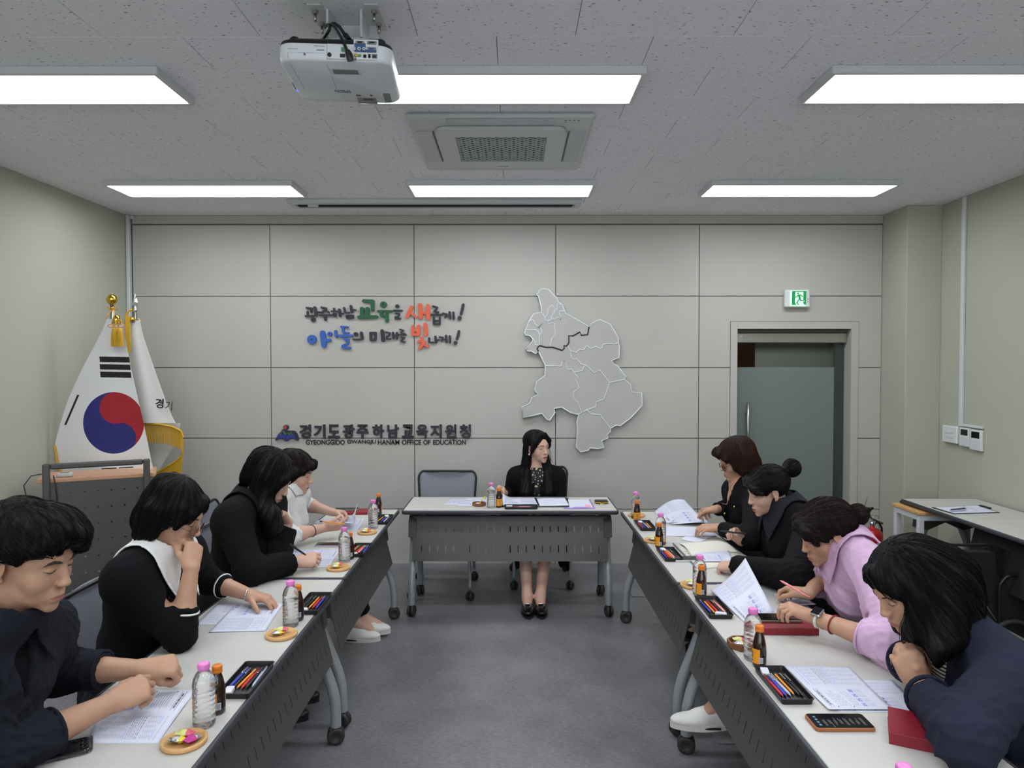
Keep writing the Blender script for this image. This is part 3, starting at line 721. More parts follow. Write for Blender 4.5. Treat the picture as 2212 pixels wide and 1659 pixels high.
# small wood-topped table with white metal frame
st = thing('side_table', 'small table with oak top and white square metal legs in the right corner', 'table', (3.02, 4.88, 0))
obj('top', MB().bx(-0.26, 0.30, -0.17, 0.17, 0.655, 0.677, 0.003), M['wood'], st)
b = MB(); b.bx(-0.25, 0.29, -0.16, -0.125, 0.615, 0.654, 0.002); b.bx(-0.25, 0.29, 0.125, 0.16, 0.615, 0.654, 0.002)
b.bx(-0.25, -0.215, -0.125, 0.125, 0.615, 0.654, 0.002); b.bx(0.255, 0.29, -0.125, 0.125, 0.615, 0.654, 0.002)
obj('frame', b, M['white_metal'], st)
for x in (-0.2325, 0.2725):
    for y in (-0.1425, 0.1425): obj('leg', MB().bx(x - 0.0175, x + 0.0175, y - 0.0175, y + 0.0175, 0, 0.615, 0.002), M['white_metal'], st)
# ---------------- chairs ----------------
meshm = pbr('grey_mesh_fabric', col(128, 129, 138), 0.75, bump=(1500, 0.3, 0.0008))
seatm = pbr('grey_seat_fabric', col(84, 84, 92), 0.85)
def make_chair(label, loc, rot, group='mesh back chairs'):
    t = thing('mesh_chair', label, 'chair', (loc[0], loc[1], 0), rot, group)
    b = MB(); out = rrect(0.225, 0.215, 0.05, 5); n = len(out); vs = []; prof = [(0.0, 0.425), (0.006, 0.44), (0.0, 0.455), (-0.05, 0.462)]
    for o_, z in prof: vs += [(x * (1 + o_ * 4), y * (1 + o_ * 4), z) for x, y in out]
    fs = [(k * n + i, k * n + (i + 1) % n, (k + 1) * n + (i + 1) % n, (k + 1) * n + i) for k in range(3) for i in range(n)] + [tuple(range(n))[::-1], tuple(range(3 * n, 4 * n))]
    b.add(vs, fs, 0, True); obj('seat', b, seatm, t)
    # back: rounded trapezoid frame, gently curved
    def bp(u, v):   # u -1..1, v 0..1
        w = 0.205 + 0.022 * math.sin(min(v * 1.3, 1) * math.pi / 2)
        return Vector((u * w, -0.245 - 0.055 * v - 0.03 * (1 - u * u), 0.515 + 0.325 * v + 0.014 * (1 - u * u) * v))
    ring = []
    for x, y in rrect(1.0, 0.5, 0.16, 5):
        ring.append(bp(max(-1, min(1, x)), max(0, min(1, y + 0.5))))
    obj('back_frame', MB().tube(ring, 0.0085, 8, closed=True), M['black'], t)
    b = MB(); b.grid(lambda u, v: bp((u * 2 - 1) * 0.985, 0.015 + v * 0.97), 14, 10)
    o = obj('backrest', b, meshm, t); solidify(o, 0.004)
    b = MB(); b.box((0, -0.283, 0.52), (0.30, 0.012, 0.07), 0.004)
    for s in (-1, 1):
        b2 = MB(); b2.tube([(s * 0.19, 0.16, 0.425), (s * 0.20, 0.195, 0.40), (s * 0.205, 0.215, 0.30), (s * 0.21, 0.235, 0.09)], 0.0125, 10); obj('leg', b2, M['silver'], t)
        b2 = MB(); b2.tube([(s * 0.19, 0.02, 0.42), (s * 0.20, -0.10, 0.38), (s * 0.21, -0.19, 0.22), (s * 0.215, -0.235, 0.09)], 0.0125, 10); obj('leg', b2, M['silver'], t)
        b.tube([(s * 0.19, -0.10, 0.43), (s * 0.185, -0.20, 0.44), (s * 0.17, -0.262, 0.50), (s * 0.165, -0.29, 0.60)], 0.011, 8)
        caster_into(t, (s * 0.21, 0.237, 0), 0.03, tilt=0.5 * s); caster_into(t, (s * 0.215, -0.237, 0), 0.03, tilt=-0.7 * s)
    obj('back_support', b, M['black'], t)
    return t
ch0 = make_chair('empty grey mesh chair behind the far table, left of the chairwoman', (-0.52, 5.16), math.pi)
def chair(x, y, r, label): return dup(ch0, (x, y, 0), r, label)
chair(0.215, 5.40, math.pi, 'grey mesh chair the chairwoman in black sits on behind the far table')
chair(-1.60, 1.60, -math.pi / 2, 'grey mesh chair under the man in the navy shirt')
chair(-1.29, 2.63, -math.pi / 2, 'grey mesh chair under the woman with the white collar')
chair(-1.28, 3.54, -math.pi / 2, 'grey mesh chair under the woman in the black jacket with a long side ponytail')
chair(-1.55, 4.10, -math.pi / 2, 'grey mesh chair under the woman in the white turtleneck')
chair(1.22, 1.98, math.pi / 2 , 'grey mesh chair under the woman in the navy blazer')
chair(1.25, 2.75, math.pi / 2, 'grey mesh chair under the woman in the pink shirt')
chair(1.30, 3.42, math.pi / 2, 'grey mesh chair under the woman in black with a high bun')
chair(1.32, 4.08, math.pi / 2, 'grey mesh chair under the woman in the black cardigan with glasses')
# ---------------- lectern ----------------
le = thing('lectern', 'dark grey perforated metal lectern with pale wood top by the left wall', 'lectern', (-2.69, 4.475, 0), math.atan2(0.25, 0.50))
w = 0.28
b = MB(); b.tube([(-w, 0, 0.0), (-w, 0, 1.045), ], 0.022, 4); b.tube([(w, 0, 0.0), (w, 0, 1.045)], 0.022, 4)
b = MB(); b.bx(-w - 0.02, -w + 0.02, -0.02, 0.02, 0, 1.055, 0.006); b.bx(w - 0.02, w + 0.02, -0.02, 0.02, 0, 1.055, 0.006); b.bx(-w + 0.02, w - 0.02, -0.018, 0.018, 1.02, 1.055, 0.008)
b.bx(-w - 0.02, -w + 0.02, 0.02, 0.34, 0.03, 0.07, 0.006); b.bx(w - 0.02, w + 0.02, 0.02, 0.34, 0.03, 0.07, 0.006)
obj('frame', b, M['dark_metal'], le)
obj('bottom_rail', MB().bx(-w + 0.02, w - 0.02, -0.012, 0.012, 0.175, 0.205, 0.004), M['silver'], le)
b = MB(); pitch = 0.075; rh = 0.0062; cell = 0.012
xs = [-w + 0.021]; zs = [0.207]
for i in range(7): c = -0.225 + i * pitch; xs += [c - rh, c + rh]
for j in range(7): c = 0.215 + j * 0.105 - 0.0 + 0.02; zs += [c - rh, c + rh]
xs.append(w - 0.021); zs.append(0.935)
holes_sheet(b, xs, zs, lambda i, j: i % 2 == 1 and j % 2 == 1, lambda x, z: (x, 0.0, z))
for i in range(7):       # octagonal collars turn the square cuts into round holes
    for j in range(7):
        cx, cz = -0.225 + i * pitch, 0.235 + j * 0.105; vs = []
        for k in range(8):
            a = math.pi / 8 + k * math.pi / 4; ca, sa = math.cos(a), math.sin(a); m = max(abs(ca), abs(sa))
            vs.append((cx + rh * ca / m, 0.0, cz + rh * sa / m)); vs.append((cx + rh * 0.86 * ca, 0.0, cz + rh * 0.86 * sa))
        b.add(vs, [(2 * k, 2 * k + 1, (2 * k + 3) % 16, (2 * k + 2) % 16) for k in range(8)])
o = obj('perforated_panel', b, M['dark_metal'], le); solidify(o, 0.0025)
obj('wood_top', MB().bx(-w - 0.055, w + 0.055, 0.022, 0.36, 0.93, 0.957, 0.003), M['wood_top'], le)
obj('side_panel', MB().bx(w - 0.018, w - 0.004, 0.03, 0.34, 0.20, 0.93), M['dark_metal'], le)
obj('side_panel', MB().bx(-w + 0.004, -w + 0.018, 0.03, 0.34, 0.20, 0.93), M['dark_metal'], le)
b = MB().box((0, 0, 0.0135), (0.085, 0.05, 0.026), 0.007); b.box((0, 0, 0.0275), (0.05, 0.02, 0.002), 0.001, 1)
p = le.matrix_world if False else Matrix.Translation((-2.69, 4.475, 0)) @ Matrix.Rotation(math.atan2(0.25, 0.5), 4, 'Z')
q = p @ Vector((-0.19, 0.075, 0.9575)); tag(obj('receiver_box', b, [M['white_plastic'], M['grey_plastic']], None, q, (0, 0, 0.3)), 'small white plastic receiver box on the lectern top', 'electronics')
b = MB(); b.tube([p @ Vector(v) for v in ((-0.31, 0.03, 0.99), (-0.36, 0.0, 0.985), (-0.395, -0.02, 0.93), (-0.38, -0.02, 0.85), (-0.33, -0.022, 0.78), (-0.305, -0.03, 0.74))], 0.0035, 8)
b.tube([p @ Vector(v) for v in ((-0.245, 0.028, 0.975), (-0.235, -0.015, 0.95), (-0.225, -0.018, 0.86), (-0.222, -0.018, 0.76), (-0.235, -0.018, 0.66), (-0.25, -0.02, 0.60))], 0.0035, 8)
tag(obj('cable', b, M['black']), 'black cable looping beside the lectern frame', 'cable')
# ---------------- flags ----------------
def flag_sheet(b, rows, Y0, bulge, nu, ripple=0.0, side=0.0, k=1.0):
    """rows: (py, left px, right px); a draped cloth hanging at depth Y0"""
    ys = [r[0] for r in rows]
    def f(u, v):
        py = ys[0] + (ys[-1] - ys[0]) * v
        l = np.interp(py, ys, [r[1] for r in rows]); r_ = np.interp(py, ys, [r[2] for r in rows])
        px = l + (r_ - l) * u
        Y = Y0 - bulge * math.sin(math.pi * u) * v + side * (u - 0.5) * v + ripple * math.sin(u * 9 + 1.0) * v
        uvs.append((px / 1000, py / 1000)); return P(px, py, Y)
    uvs = []
    nv = max(12, int((ys[-1] - ys[0]) / 8)); b.grid(f, nu, nv); return uvs
def add_uv(o, uvs):
    me = o.data; l = me.uv_layers.new(name='UVMap'); idx = np.zeros(len(me.loops), dtype=np.int32); me.loops.foreach_get('vertex_index', idx)
    l.data.foreach_set('uv', np.array(uvs, dtype=np.float32)[idx].ravel())
def flag_mat():
    m = pbr('white_flag_cloth', col(222, 222, 222), 0.75, sheen=0.2); nt = m.node_tree; b = nt.nodes['Principled BSDF']
    uv = nt.nodes.new('ShaderNodeUVMap'); sp = nt.nodes.new('ShaderNodeSeparateXYZ'); nt.links.new(uv.outputs[0], sp.inputs[0])
    x = NX(nt, sp.outputs[0]) * 1000.0; y = NX(nt, sp.outputs[1]) * 1000.0
    def ell(cx, cy, rx, ry):
        a = (x - cx) / rx; c = (y - cy) / ry; return (a * a + c * c).lt(1.0)
    big = ell(245.5, 913.5, 66, 66.5); rc = ell(250, 881, 35, 34.5); bc = ell(259, 947, 35, 33.5)
    right = (x - ((y - 913.5) * 0.12 + 252)).gt(0.0)
    red = rc.max(right * (1.0 - bc))
    def bar(x0, x1, y0, y1, sk=0.0, tap=0.0):
        yy = y - (x - x0) * sk; xx = x - (y - y0) * tap
        return xx.gt(x0) * xx.lt(x1) * yy.gt(y0) * yy.lt(y1)
    bars = bar(214.5, 279, 770, 782, 0.02, 0.10) + bar(215, 281, 786.5, 798, 0.02, 0.1) + bar(216, 282.5, 802.5, 815, 0.02, 0.1)
    # left black bar (slanting) and the two bars above the lectern
    u_ = (x - 138.5) + (y - 918) * 0.43
    bars = bars + u_.gt(0.0) * u_.lt(5.0) * y.gt(853.0) * y.lt(918.0) + bar(219, 252, 1011.5, 1014, -0.05) + bar(257, 288, 1009.5, 1012, -0.05)
    bars = bars + bar(219, 252, 1022, 1034, -0.05) + bar(257, 290, 1020, 1032, -0.05)
    m1 = nt.nodes.new('ShaderNodeMix'); m1.data_type = 'RGBA'; m1.inputs[6].default_value = col(36, 38, 112); m1.inputs[7].default_value = col(160, 28, 42)
    nt.links.new(red.v, m1.inputs[0])
    m2 = nt.nodes.new('ShaderNodeMix'); m2.data_type = 'RGBA'; m2.inputs[6].default_value = col(222, 222, 222); nt.links.new(m1.outputs[2], m2.inputs[7]); nt.links.new(big.v, m2.inputs[0])
    m3 = nt.nodes.new('ShaderNodeMix'); m3.data_type = 'RGBA'; nt.links.new(m2.outputs[2], m3.inputs[6]); m3.inputs[7].default_value = col(24, 20, 24)
    bb = bars.min(1.0); nt.links.new(bb.v, m3.inputs[0]); nt.links.new(m3.outputs[2], b.inputs['Base Color'])
    return m
cloth = pbr('white_banner_cloth', col(214, 213, 208), 0.75, sheen=0.2)
fringe_m = pbr('gold_fringe', col(206, 160, 40), 0.6)
F1Y = 4.84
f1 = thing('national_flag', 'draped white national flag with red and blue circle on a gold-ball pole', 'flag')
b = MB(); top = P(242, 655, F1Y + 0.06); b.cyl((top.x, top.y, 0.03), (top.x, top.y, top.z), 0.014, 14); obj('pole', b, M['steel'], f1)
b = MB(); b.lathe([(0.004, -0.05), (0.016, -0.045), (0.016, -0.03), (0.009, -0.022), (0.0095, -0.012)] + [(0.037 * math.sin(a), -0.0 + 0.037 - 0.037 * math.cos(a) - 0.012) for a in [0.3 + i * (math.pi - 0.35) / 10 for i in range(11)]] + [(0.004, 0.064), (0.004, 0.072), (0, 0.074)], 24, 0, Matrix.Translation(top)); obj('finial', b, M['gold'], f1)
b = MB(); b.lathe([(0.15, 0), (0.15, 0.02), (0.03, 0.05), (0.02, 0.16), (0, 0.16)], 28, 0, Matrix.Translation((top.x, top.y, 0))); obj('base', b, M['steel'], f1)
rows = [(689, 231, 262), (720, 218, 269), (795, 178, 283), (860, 148, 298), (912, 131, 310), (960, 118, 320), (1000, 126, 328), (1060, 150, 342), (1130, 180, 352), (1200, 205, 350)]
b = MB(); uvs = flag_sheet(b, rows, F1Y, 0.05, 60, 0.008); o = obj('cloth', b, flag_mat(), f1); add_uv(o, uvs)
def fringe(parent, pts, ln, Y, n, name='fringe', drop=(0, 1), ys=None):
    b = MB(); pts = [Vector(p) for p in pts]; seg = [(pts[i + 1] - pts[i]).length for i in range(len(pts) - 1)]; T = sum(seg)
    pos = []
    for k in range(n + 1):
        d = T * k / n; i = 0
        while i < len(seg) - 1 and d > seg[i]: d -= seg[i]; i += 1
        pos.append(pts[i].lerp(pts[i + 1], min(1, d / seg[i])))
    for k, q in enumerate(pos):
        yy = Y + (0 if ys is None else ys * k / n)
        l = ln * (0.92 + 0.16 * random.random()); a = P(q.x, q.y, yy - 0.003); c = P(q.x + drop[0] * l + random.uniform(-0.6, 0.6), q.y + drop[1] * l, yy - 0.004 - 0.006 * random.random())
        b.tube([a, a.lerp(c, 0.5) + Vector((0, -0.002, 0)), c], 0.0028, 5)
    b.tube([P(q.x, q.y, (Y if ys is None else Y + ys * i / n) - 0.004) for i, q in enumerate(pos)], 0.009, 6)
    o = obj(name, b, fringe_m, parent); o['kind'] = 'stuff'; return o
fringe(f1, [(118, 962, 0), (124, 998, 0), (140, 1045, 0), (170, 1110, 0)], 20, F1Y, 44, drop=(0.25, 0.95))
fringe(f1, [(350, 1198, 0), (300, 1202, 0), (205, 1200, 0)], 20, F1Y, 50)
# bell, cords and tassel
def tassel(parent, px, py, Y, n=2, ln=30):
    b = MB(); m0 = 0
    for k in range(n):
        c = P(px + (k - (n - 1) / 2) * 12, py, Y); 
        for i in range(16):
            a = 2 * math.pi * i / 16; r = 0.018
            b.tube([c + Vector((0.012 * math.cos(a), 0.009 * math.sin(a), 0)), c + Vector((r * math.cos(a), 0.7 * r * math.sin(a), -0.05)), c + Vector((1.15 * r * math.cos(a), 0.8 * r * math.sin(a), -ln / 320))], 0.0038, 5)
        b.lathe([(0.013, 0.012), (0.016, 0.0), (0.0175, -0.012), (0.0175, -0.09)], 12, 0, Matrix.Translation(c))
    return obj('tassel', b, fringe_m, parent)
tassel(f1, 253, 713, F1Y - 0.06, 2, 36)
cord = pbr('gold_cord', col(224, 158, 54), 0.6); b = MB()
for cx, cy, rx, ry in ((240, 704, 7, 3.5), (250, 704, 6, 4), (261, 704, 6, 4), (258, 695, 5, 3)):
    b.tube([P(cx + rx * math.cos(a * math.pi / 6), cy + ry * math.sin(a * math.pi / 6), F1Y - 0.075) for a in range(12)], 0.003, 6, closed=True)
b.tube([P(252, 712, F1Y - 0.07), P(250, 700, F1Y - 0.06), P(247, 682, F1Y), P(246, 668, F1Y + 0.03), P(238, 670, F1Y + 0.035), P(231, 662, F1Y + 0.03)], 0.003, 6)
b.tube([P(246, 668, F1Y + 0.03), P(255, 670, F1Y + 0.03), P(250, 664, F1Y + 0.03), P(240, 672, F1Y + 0.03), P(233, 680, F1Y), P(228, 687, F1Y)], 0.003, 6)
obj('cord', b, cord, f1)
b = MB(); b.lathe([(0.0, 0.032), (0.012, 0.03), (0.022, 0.018), (0.026, 0.0), (0.03, -0.02), (0.034, -0.028), (0, -0.02)], 20, 0, Matrix.Translation(P(252, 690, F1Y + 0.0))); obj('bell', b, M['gold'], f1)
F2Y = 5.22
f2 = thing('office_flag', 'draped white office flag with gold fringe on a pole with a silver spearhead', 'flag')
top = P(292, 668, F2Y); b = MB(); b.cyl((top.x, top.y, 0.03), (top.x, top.y, top.z), 0.013, 14); obj('pole', b, M['steel'], f2)
b = MB(); b.lathe([(0.015, -0.02), (0.016, 0.0), (0.010, 0.004), (0.015, 0.01), (0.006, 0.016), (0.007, 0.024)], 16, 0, Matrix.Translation(top))
Msp = Matrix.Translation(top) @ Matrix(((1, 0, 0, 0), (0, 0, -1, 0.003), (0, 1, 0, 0), (0, 0, 0, 1)))
vs = [(0, 0.03, 0.012), (0, 0.03, -0.006)]; prof = [(-0.028, 0.024), (-0.019, 0.05), (-0.011, 0.085), (-0.003, 0.10), (-0.0015, 0.12), (0.0015, 0.12), (0.003, 0.10), (0.011, 0.085), (0.019, 0.05), (0.028, 0.024), (0.0, 0.032)]
b.add([(0, 0.055, 0.013)] + [(x, z, 0.003) for x, z in prof] + [(0, 0.055, -0.007)], [(0, i + 1, (i + 1) % 11 + 1) for i in range(11)] + [(12, (i + 1) % 11 + 1, i + 1) for i in range(11)], 0, False, Msp)
obj('spearhead', b, M['chrome'], f2)
b = MB(); b.lathe([(0.15, 0), (0.15, 0.02), (0.03, 0.05), (0.02, 0.16), (0, 0.16)], 28, 0, Matrix.Translation((top.x, top.y, 0))); obj('base', b, M['steel'], f2)
b = MB(); flag_sheet(b, [(692, 278, 302), (730, 275, 311), (800, 272, 335), (865, 270, 358), (900, 270, 372), (914, 270, 380)], F2Y - 0.03, 0.05, 30, 0.01); obj('cloth', b, cloth, f2)
b = MB(); flag_sheet(b, [(914, 300, 390), (950, 308, 384), (985, 316, 362), (1020, 325, 342), (1032, 330, 337)], F2Y + 0.05, 0.01, 16); obj('cloth_fold', b, cloth, f2, label='shaded back fold of the flag')
fringe(f2, [(309, 915, 0), (345, 917, 0), (372, 922, 0), (391, 931, 0), (395, 945, 0)], 40, F2Y - 0.07, 50)
fringe(f2, [(395, 950, 0), (393, 985, 0), (375, 1000, 0), (337, 1023, 0)], 34, F2Y - 0.02, 64, drop=(-0.05, 1))
def wm_at(px, py, Y, rot=0.0, s=0.0):
    p_ = P(px, py, Y); return Matrix.Translation(p_) @ Matrix.Rotation(rot, 4, 'Y') @ Matrix(((1, 0, 0, 0), (0, 0, -1, 0), (0, 1, 0, 0), (0, 0, 0, 1)))
text_fit(f2, 'letter', '경', -0.031, 0.031, -0.036, 0.036, M['black'], wm_at(344.5, 871.5, F2Y - 0.088, 0.06), 0.001, 0.02)
text_fit(f2, 'letter', '기', -0.026, 0.026, -0.034, 0.034, M['black'], wm_at(364.5, 876.5, F2Y - 0.082, 0.09), 0.001, 0.0)
b = MB(); b.tube([P(286, 668, F2Y - 0.02), P(277, 672, F2Y - 0.03), P(272, 682, F2Y - 0.03), P(271, 700, F2Y - 0.03)], 0.008, 6)
for k in range(9): b.tube([P(271 + k * 1.1, 682, F2Y - 0.05), P(271 + k * 1.2, 715, F2Y - 0.06), P(274 + k * 0.9, 745, F2Y - 0.06), P(277 + k * 0.3, 762, F2Y - 0.06)], 0.0055, 5)
obj('tassel', b, fringe_m, f2)
b = MB(); b.lathe([(0.0, 0.02), (0.016, 0.018), (0.024, 0.006), (0.028, -0.016), (0.0, -0.012)], 20, 0, Matrix.Translation(P(285, 690, F2Y - 0.03))); b.tube([P(297, 688, F2Y - 0.01), P(301, 690, F2Y - 0.01), P(303, 695, F2Y - 0.01)], 0.004, 6); obj('bell', b, M['gold'], f2)
# ---------------- fire extinguisher ----------------
fe = thing('fire_extinguisher', 'red fire extinguisher standing on the floor beside the back right corner', 'fire extinguisher', (2.855, 5.50, 0), 0.3)
b = MB(); b.lathe([(0.07, 0.0), (0.078, 0.006), (0.078, 0.33)] + [(0.078 * math.cos(a), 0.33 + 0.062 * math.sin(a)) for a in [0.25, 0.5, 0.8, 1.1, 1.35]] + [(0.016, 0.395), (0.016, 0.41), (0, 0.41)], 32); obj('cylinder', b, M['red'], fe)
b = MB(); b.lathe([(0.017, 0.405), (0.02, 0.41), (0.02, 0.432), (0.01, 0.44), (0, 0.44)], 16); obj('valve', b, M['chrome'], fe)
b = MB(); b.box((0.0, 0.01, 0.452), (0.022, 0.09, 0.012), 0.004, 0, Matrix.Rotation(0.15, 4, 'X')); b.tube([(0, -0.01, 0.452), (0, 0.03, 0.475), (0, 0.075, 0.497)], 0.008, 8); obj('handle', b, M['black'], fe)
b = MB(); b.tube([(0.02 + 0.03 * math.cos(a), -0.01, 0.46 + 0.03 * math.sin(a)) for a in [i * math.pi / 8 for i in range(16)]], 0.0022, 6, closed=True); obj('pull_ring', b, M['chrome'], fe)
b = MB(); b.tube([(0.018, 0, 0.42), (0.06, 0.0, 0.43), (0.094, 0, 0.38), (0.096, 0, 0.28), (0.094, 0, 0.16)], 0.009, 8); obj('hose', b, M['black'], fe)
b = MB(); b.lathe([(0.0788, 0.16), (0.0788, 0.28)], 12, 0, None, True, R(215), R(275)); obj('label_sheet', b, M['paper'], fe)
b = MB()
for k in range(9):
    b.lathe([(0.0791, 0.175 + k * 0.011), (0.0791, 0.179 + k * 0.011)], 8, 0, None, True, R(218), R(218 + random.uniform(30, 53)))
obj('label_print', b, M['ink'], fe)['kind'] = 'stuff'
b = MB().lathe([(0.0795, 0.115), (0.0795, 0.122)], 32); obj('band', b, M['gold'], fe)
# ---------------- folded black chair / trolley beside the right table ----------------
fc = thing('folded_wheelchair', 'folded black wheelchair with tubular push handle parked by the spare table', 'wheelchair')
Yc = 3.98
def Q(px, py, dy=0.0): return P(px, py, Yc + dy)
bt = pbr('black_tube', col(28, 28, 30), 0.3, metal=0.3)
b = MB(); b.tube([Q(2006, 1330), Q(2006, 1205), Q(2008, 1188), Q(2014, 1179), Q(2024, 1177), Q(2128, 1177), Q(2140, 1180), Q(2147, 1190), Q(2150, 1210), Q(2154, 1330)], 0.0085, 10); obj('push_handle', b, bt, fc)
fab = pbr('black_nylon', col(17, 17, 19), 0.75, bump=(14, 0.5, 0.02))
b = MB(); poly = [(2012, 1195), (2030, 1190), (2145, 1193), (2150, 1240), (2200, 1300), (2240, 1420), (2240, 1560), (2020, 1560), (2005, 1300)]
pp = [Q(x, y) for x, y in poly]
b.prism([(p_.x, p_.z) for p_ in pp], 0.0, 0.06, Matrix(((1, 0, 0, 0), (0, 0, -1, Yc + 0.05), (0, 1, 0, 0), (0, 0, 0, 1)))); obj('back_fabric', b, fab, fc)
b = MB(); pp = [Q(x, y) for x, y in [(2146, 1190), (2200, 1196), (2330, 1250), (2350, 1560), (2160, 1560)]]
b.prism([(p_.x, p_.z) for p_ in pp], 0.0, 0.08, Matrix(((1, 0, 0, 0), (0, 0, -1, Yc + 0.16), (0, 1, 0, 0), (0, 0, 0, 1)))); obj('seat_fabric', b, fab, fc)
b = MB(); b.tube([Q(2074, 1226, -0.035), Q(2156, 1346, -0.035)], 0.0035, 6); obj('folding_strut', b, M['steel'], fc)
b = MB()
for x, y in ((2072, 1229), (2108, 1283), (2150, 1346), (2131, 1274), (2157, 1276)): b.lathe([(0.005, 0), (0.004, 0.003), (0, 0.004)], 8, 0, Matrix.Translation(Q(x, y, -0.035)) @ Matrix.Rotation(math.pi / 2, 4, 'X'))
obj('rivet', b, M['chrome'], fc)
b = MB(); b.tube([Q(2012, 1210, -0.03), Q(2020, 1222, -0.03), Q(2040, 1246, -0.03), Q(2110, 1330, -0.03)], 0.007, 8); obj('side_tube', b, bt, fc)
b = MB(); b.tube([Q(2158, 1560, -0.05), Q(2158, 1285, -0.05), Q(2160, 1262, -0.05), Q(2172, 1248, -0.05), Q(2190, 1242, -0.05), Q(2225, 1240, -0.05)], 0.01, 10); obj('armrest_tube', b, bt, fc)
b = MB(); cc = Q(2190, 1395, -0.07); b.tube([cc + Vector((0.14 * math.cos(a), 0, 0.14 * math.sin(a))) for a in [i * math.pi / 16 for i in range(32)]], 0.014, 8, closed=True); obj('wheel', b, M['rubber'], fc)
b = MB(); a = Q(2020, 1560); c = Q(2200, 1560); b.tube([a, (a.x, a.y, 0.02)], 0.012, 8); b.tube([c, (c.x, c.y, 0.02)], 0.012, 8); b.cyl((a.x - 0.015, a.y, 0.04), (a.x + 0.015, a.y, 0.04), 0.04, 16); b.cyl((c.x - 0.015, c.y, 0.04), (c.x + 0.015, c.y, 0.04), 0.04, 16); obj('front_leg', b, bt, fc)
# ---------------- projector ----------------
pj = thing('projector', 'white ceiling projector seen from its rear socket panel', 'projector', (-0.612, 2.534, 2.69), R(4))
pw = pbr('projector_white', col(206, 210, 214), 0.38)
b = MB(); n = 0
def body_ring(z, s, dy=0.0):
    return [(x * s, y * s + dy, z) for x, y in rrect(0.19, 0.186, 0.05, 6)]
lay = [(0.0, 0.955), (0.006, 0.985), (0.02, 1.0), (0.055, 1.0)]; vs = []; fs = []
for z, s in lay: vs += body_ring(z, s)
n = len(rrect(0.19, 0.186, 0.05, 6))
for k in range(len(lay) - 1):
    for i in range(n): fs.append((k * n + i, k * n + (i + 1) % n, (k + 1) * n + (i + 1) % n, (k + 1) * n + i))
fs.append(tuple(range(n))[::-1]); b.add(vs, fs, 0, True); obj('lower_case', b, pw, pj)
b = MB(); lay = [(0.0552, 0.998), (0.068, 0.985), (0.082, 0.86), (0.086, 0.82)]; vs = []; fs = []
for z, s in lay: vs += body_ring(z, s)
for k in range(3):
    for i in range(n): fs.append((k * n + i, k * n + (i + 1) % n, (k + 1) * n + (i + 1) % n, (k + 1) * n + i))
fs.append(tuple(range(3 * n, 4 * n))); b.add(vs, fs, 0, True); obj('upper_case', b, M['black'], pj)
b = MB()
for s in (-1, 1): b.lathe([(0.018, 0.08), (0.018, 0.095), (0.012, 0.102), (0, 0.102)], 16, 0, Matrix.Translation((s * 0.145, -0.12, 0)))
obj('foot', b, M['black'], pj)
RF = -0.1862        # rear face plane (towards the viewer)
def rp(zx, zy):     # close-up pixels (6.506 per photo px, origin 560,20) -> rear face coords
    return ((560 + zx / 6.506 - 725) / 639.0, (137 - (20 + zy / 6.506)) / 639.0)
def rbox(name, x0, y0, x1, y1, mat, t=0.002, d=0.0):
    a = rp(x0, y1); c = rp(x1, y0)
    return obj(name, MB().bx(a[0], c[0], RF - t - d, RF - d, max(a[1], 0.004), c[1], 0.0006), mat, pj)
rbox('socket_plate', 975, 530, 1665, 735, pw, 0.001)
rbox('socket_plate', 1340, 462, 1680, 560, pw, 0.003)
pb = pbr('port_blue', col(52, 84, 128), 0.5); pg = pbr('port_green', col(88, 130, 96), 0.5)
rbox('port_surround', 1350, 515, 1505, 635, pb, 0.001, 0.003); rbox('port_surround', 1450, 600, 1655, 637, pb, 0.001, 0.003)
for x0, y0, x1, y1, m_ in ((1372, 492, 1485, 530, M['grey_plastic']), (1530, 490, 1655, 528, M['grey_plastic']), (1530, 575, 1652, 618, M['grey_plastic'])):
    rbox('video_port', x0, y0, x1, y1, m_, 0.005, 0.003); rbox('port_core', x0 + 25, y0 + 9, x1 - 25, y1 - 9, M['dark_glass'] if y0 < 550 else pbr('vga_blue', col(50, 60, 150), 0.5), 0.0015, 0.0078)
rbox('hdmi_port', 1168, 575, 1225, 640, pg, 0.0015, 0.001); rbox('hdmi_port', 1150, 665, 1222, 715, M['black'], 0.001, 0.001); rbox('usb_port', 1470, 665, 1515, 712, M['dark_glass'], 0.001, 0.001)
rbox('usb_port', 1540, 658, 1572, 715, M['dark_glass'], 0.001, 0.001); rbox('lan_port', 1588, 655, 1665, 718, M['grey_plastic'], 0.001, 0.001); rbox('port_core', 1600, 670, 1650, 710, M['black'], 0.0015, 0.0015); rbox('audio_block', 1395, 665, 1445, 700, pg, 0.001, 0.001)
for cx, cy, r_, m_ in ((1345, 592, 24, M['white_metal']), (1415, 592, 24, M['white_metal']), (1482, 592, 22, M['white_metal']), (1368, 683, 24, M['gold']), (1008, 685, 28, M['black']), (668, 687, 14, M['grey_plastic']), (1365, 738, 14, M['grey_plastic'])):
    a = rp(cx, cy); b = MB(); b.lathe([(r_ / 6.506 / 639, 0), (r_ / 6.506 / 639, 0.004), (r_ * 0.5 / 6.506 / 639, 0.004), (r_ * 0.5 / 6.506 / 639, 0.001), (0, 0.001)], 16, 0, Matrix.Translation((a[0], RF - 0.001, max(a[1], 0.006))) @ Matrix.Rotation(math.pi / 2, 4, 'X')); obj('round_jack', b, m_, pj)
rbox('seam', 970, 530, 974, 760, M['grey_plastic'], 0.0004); rbox('seam', 440, 660, 945, 663, M['grey_plastic'], 0.0004); rbox('seam', 437, 660, 441, 760, M['grey_plastic'], 0.0004)
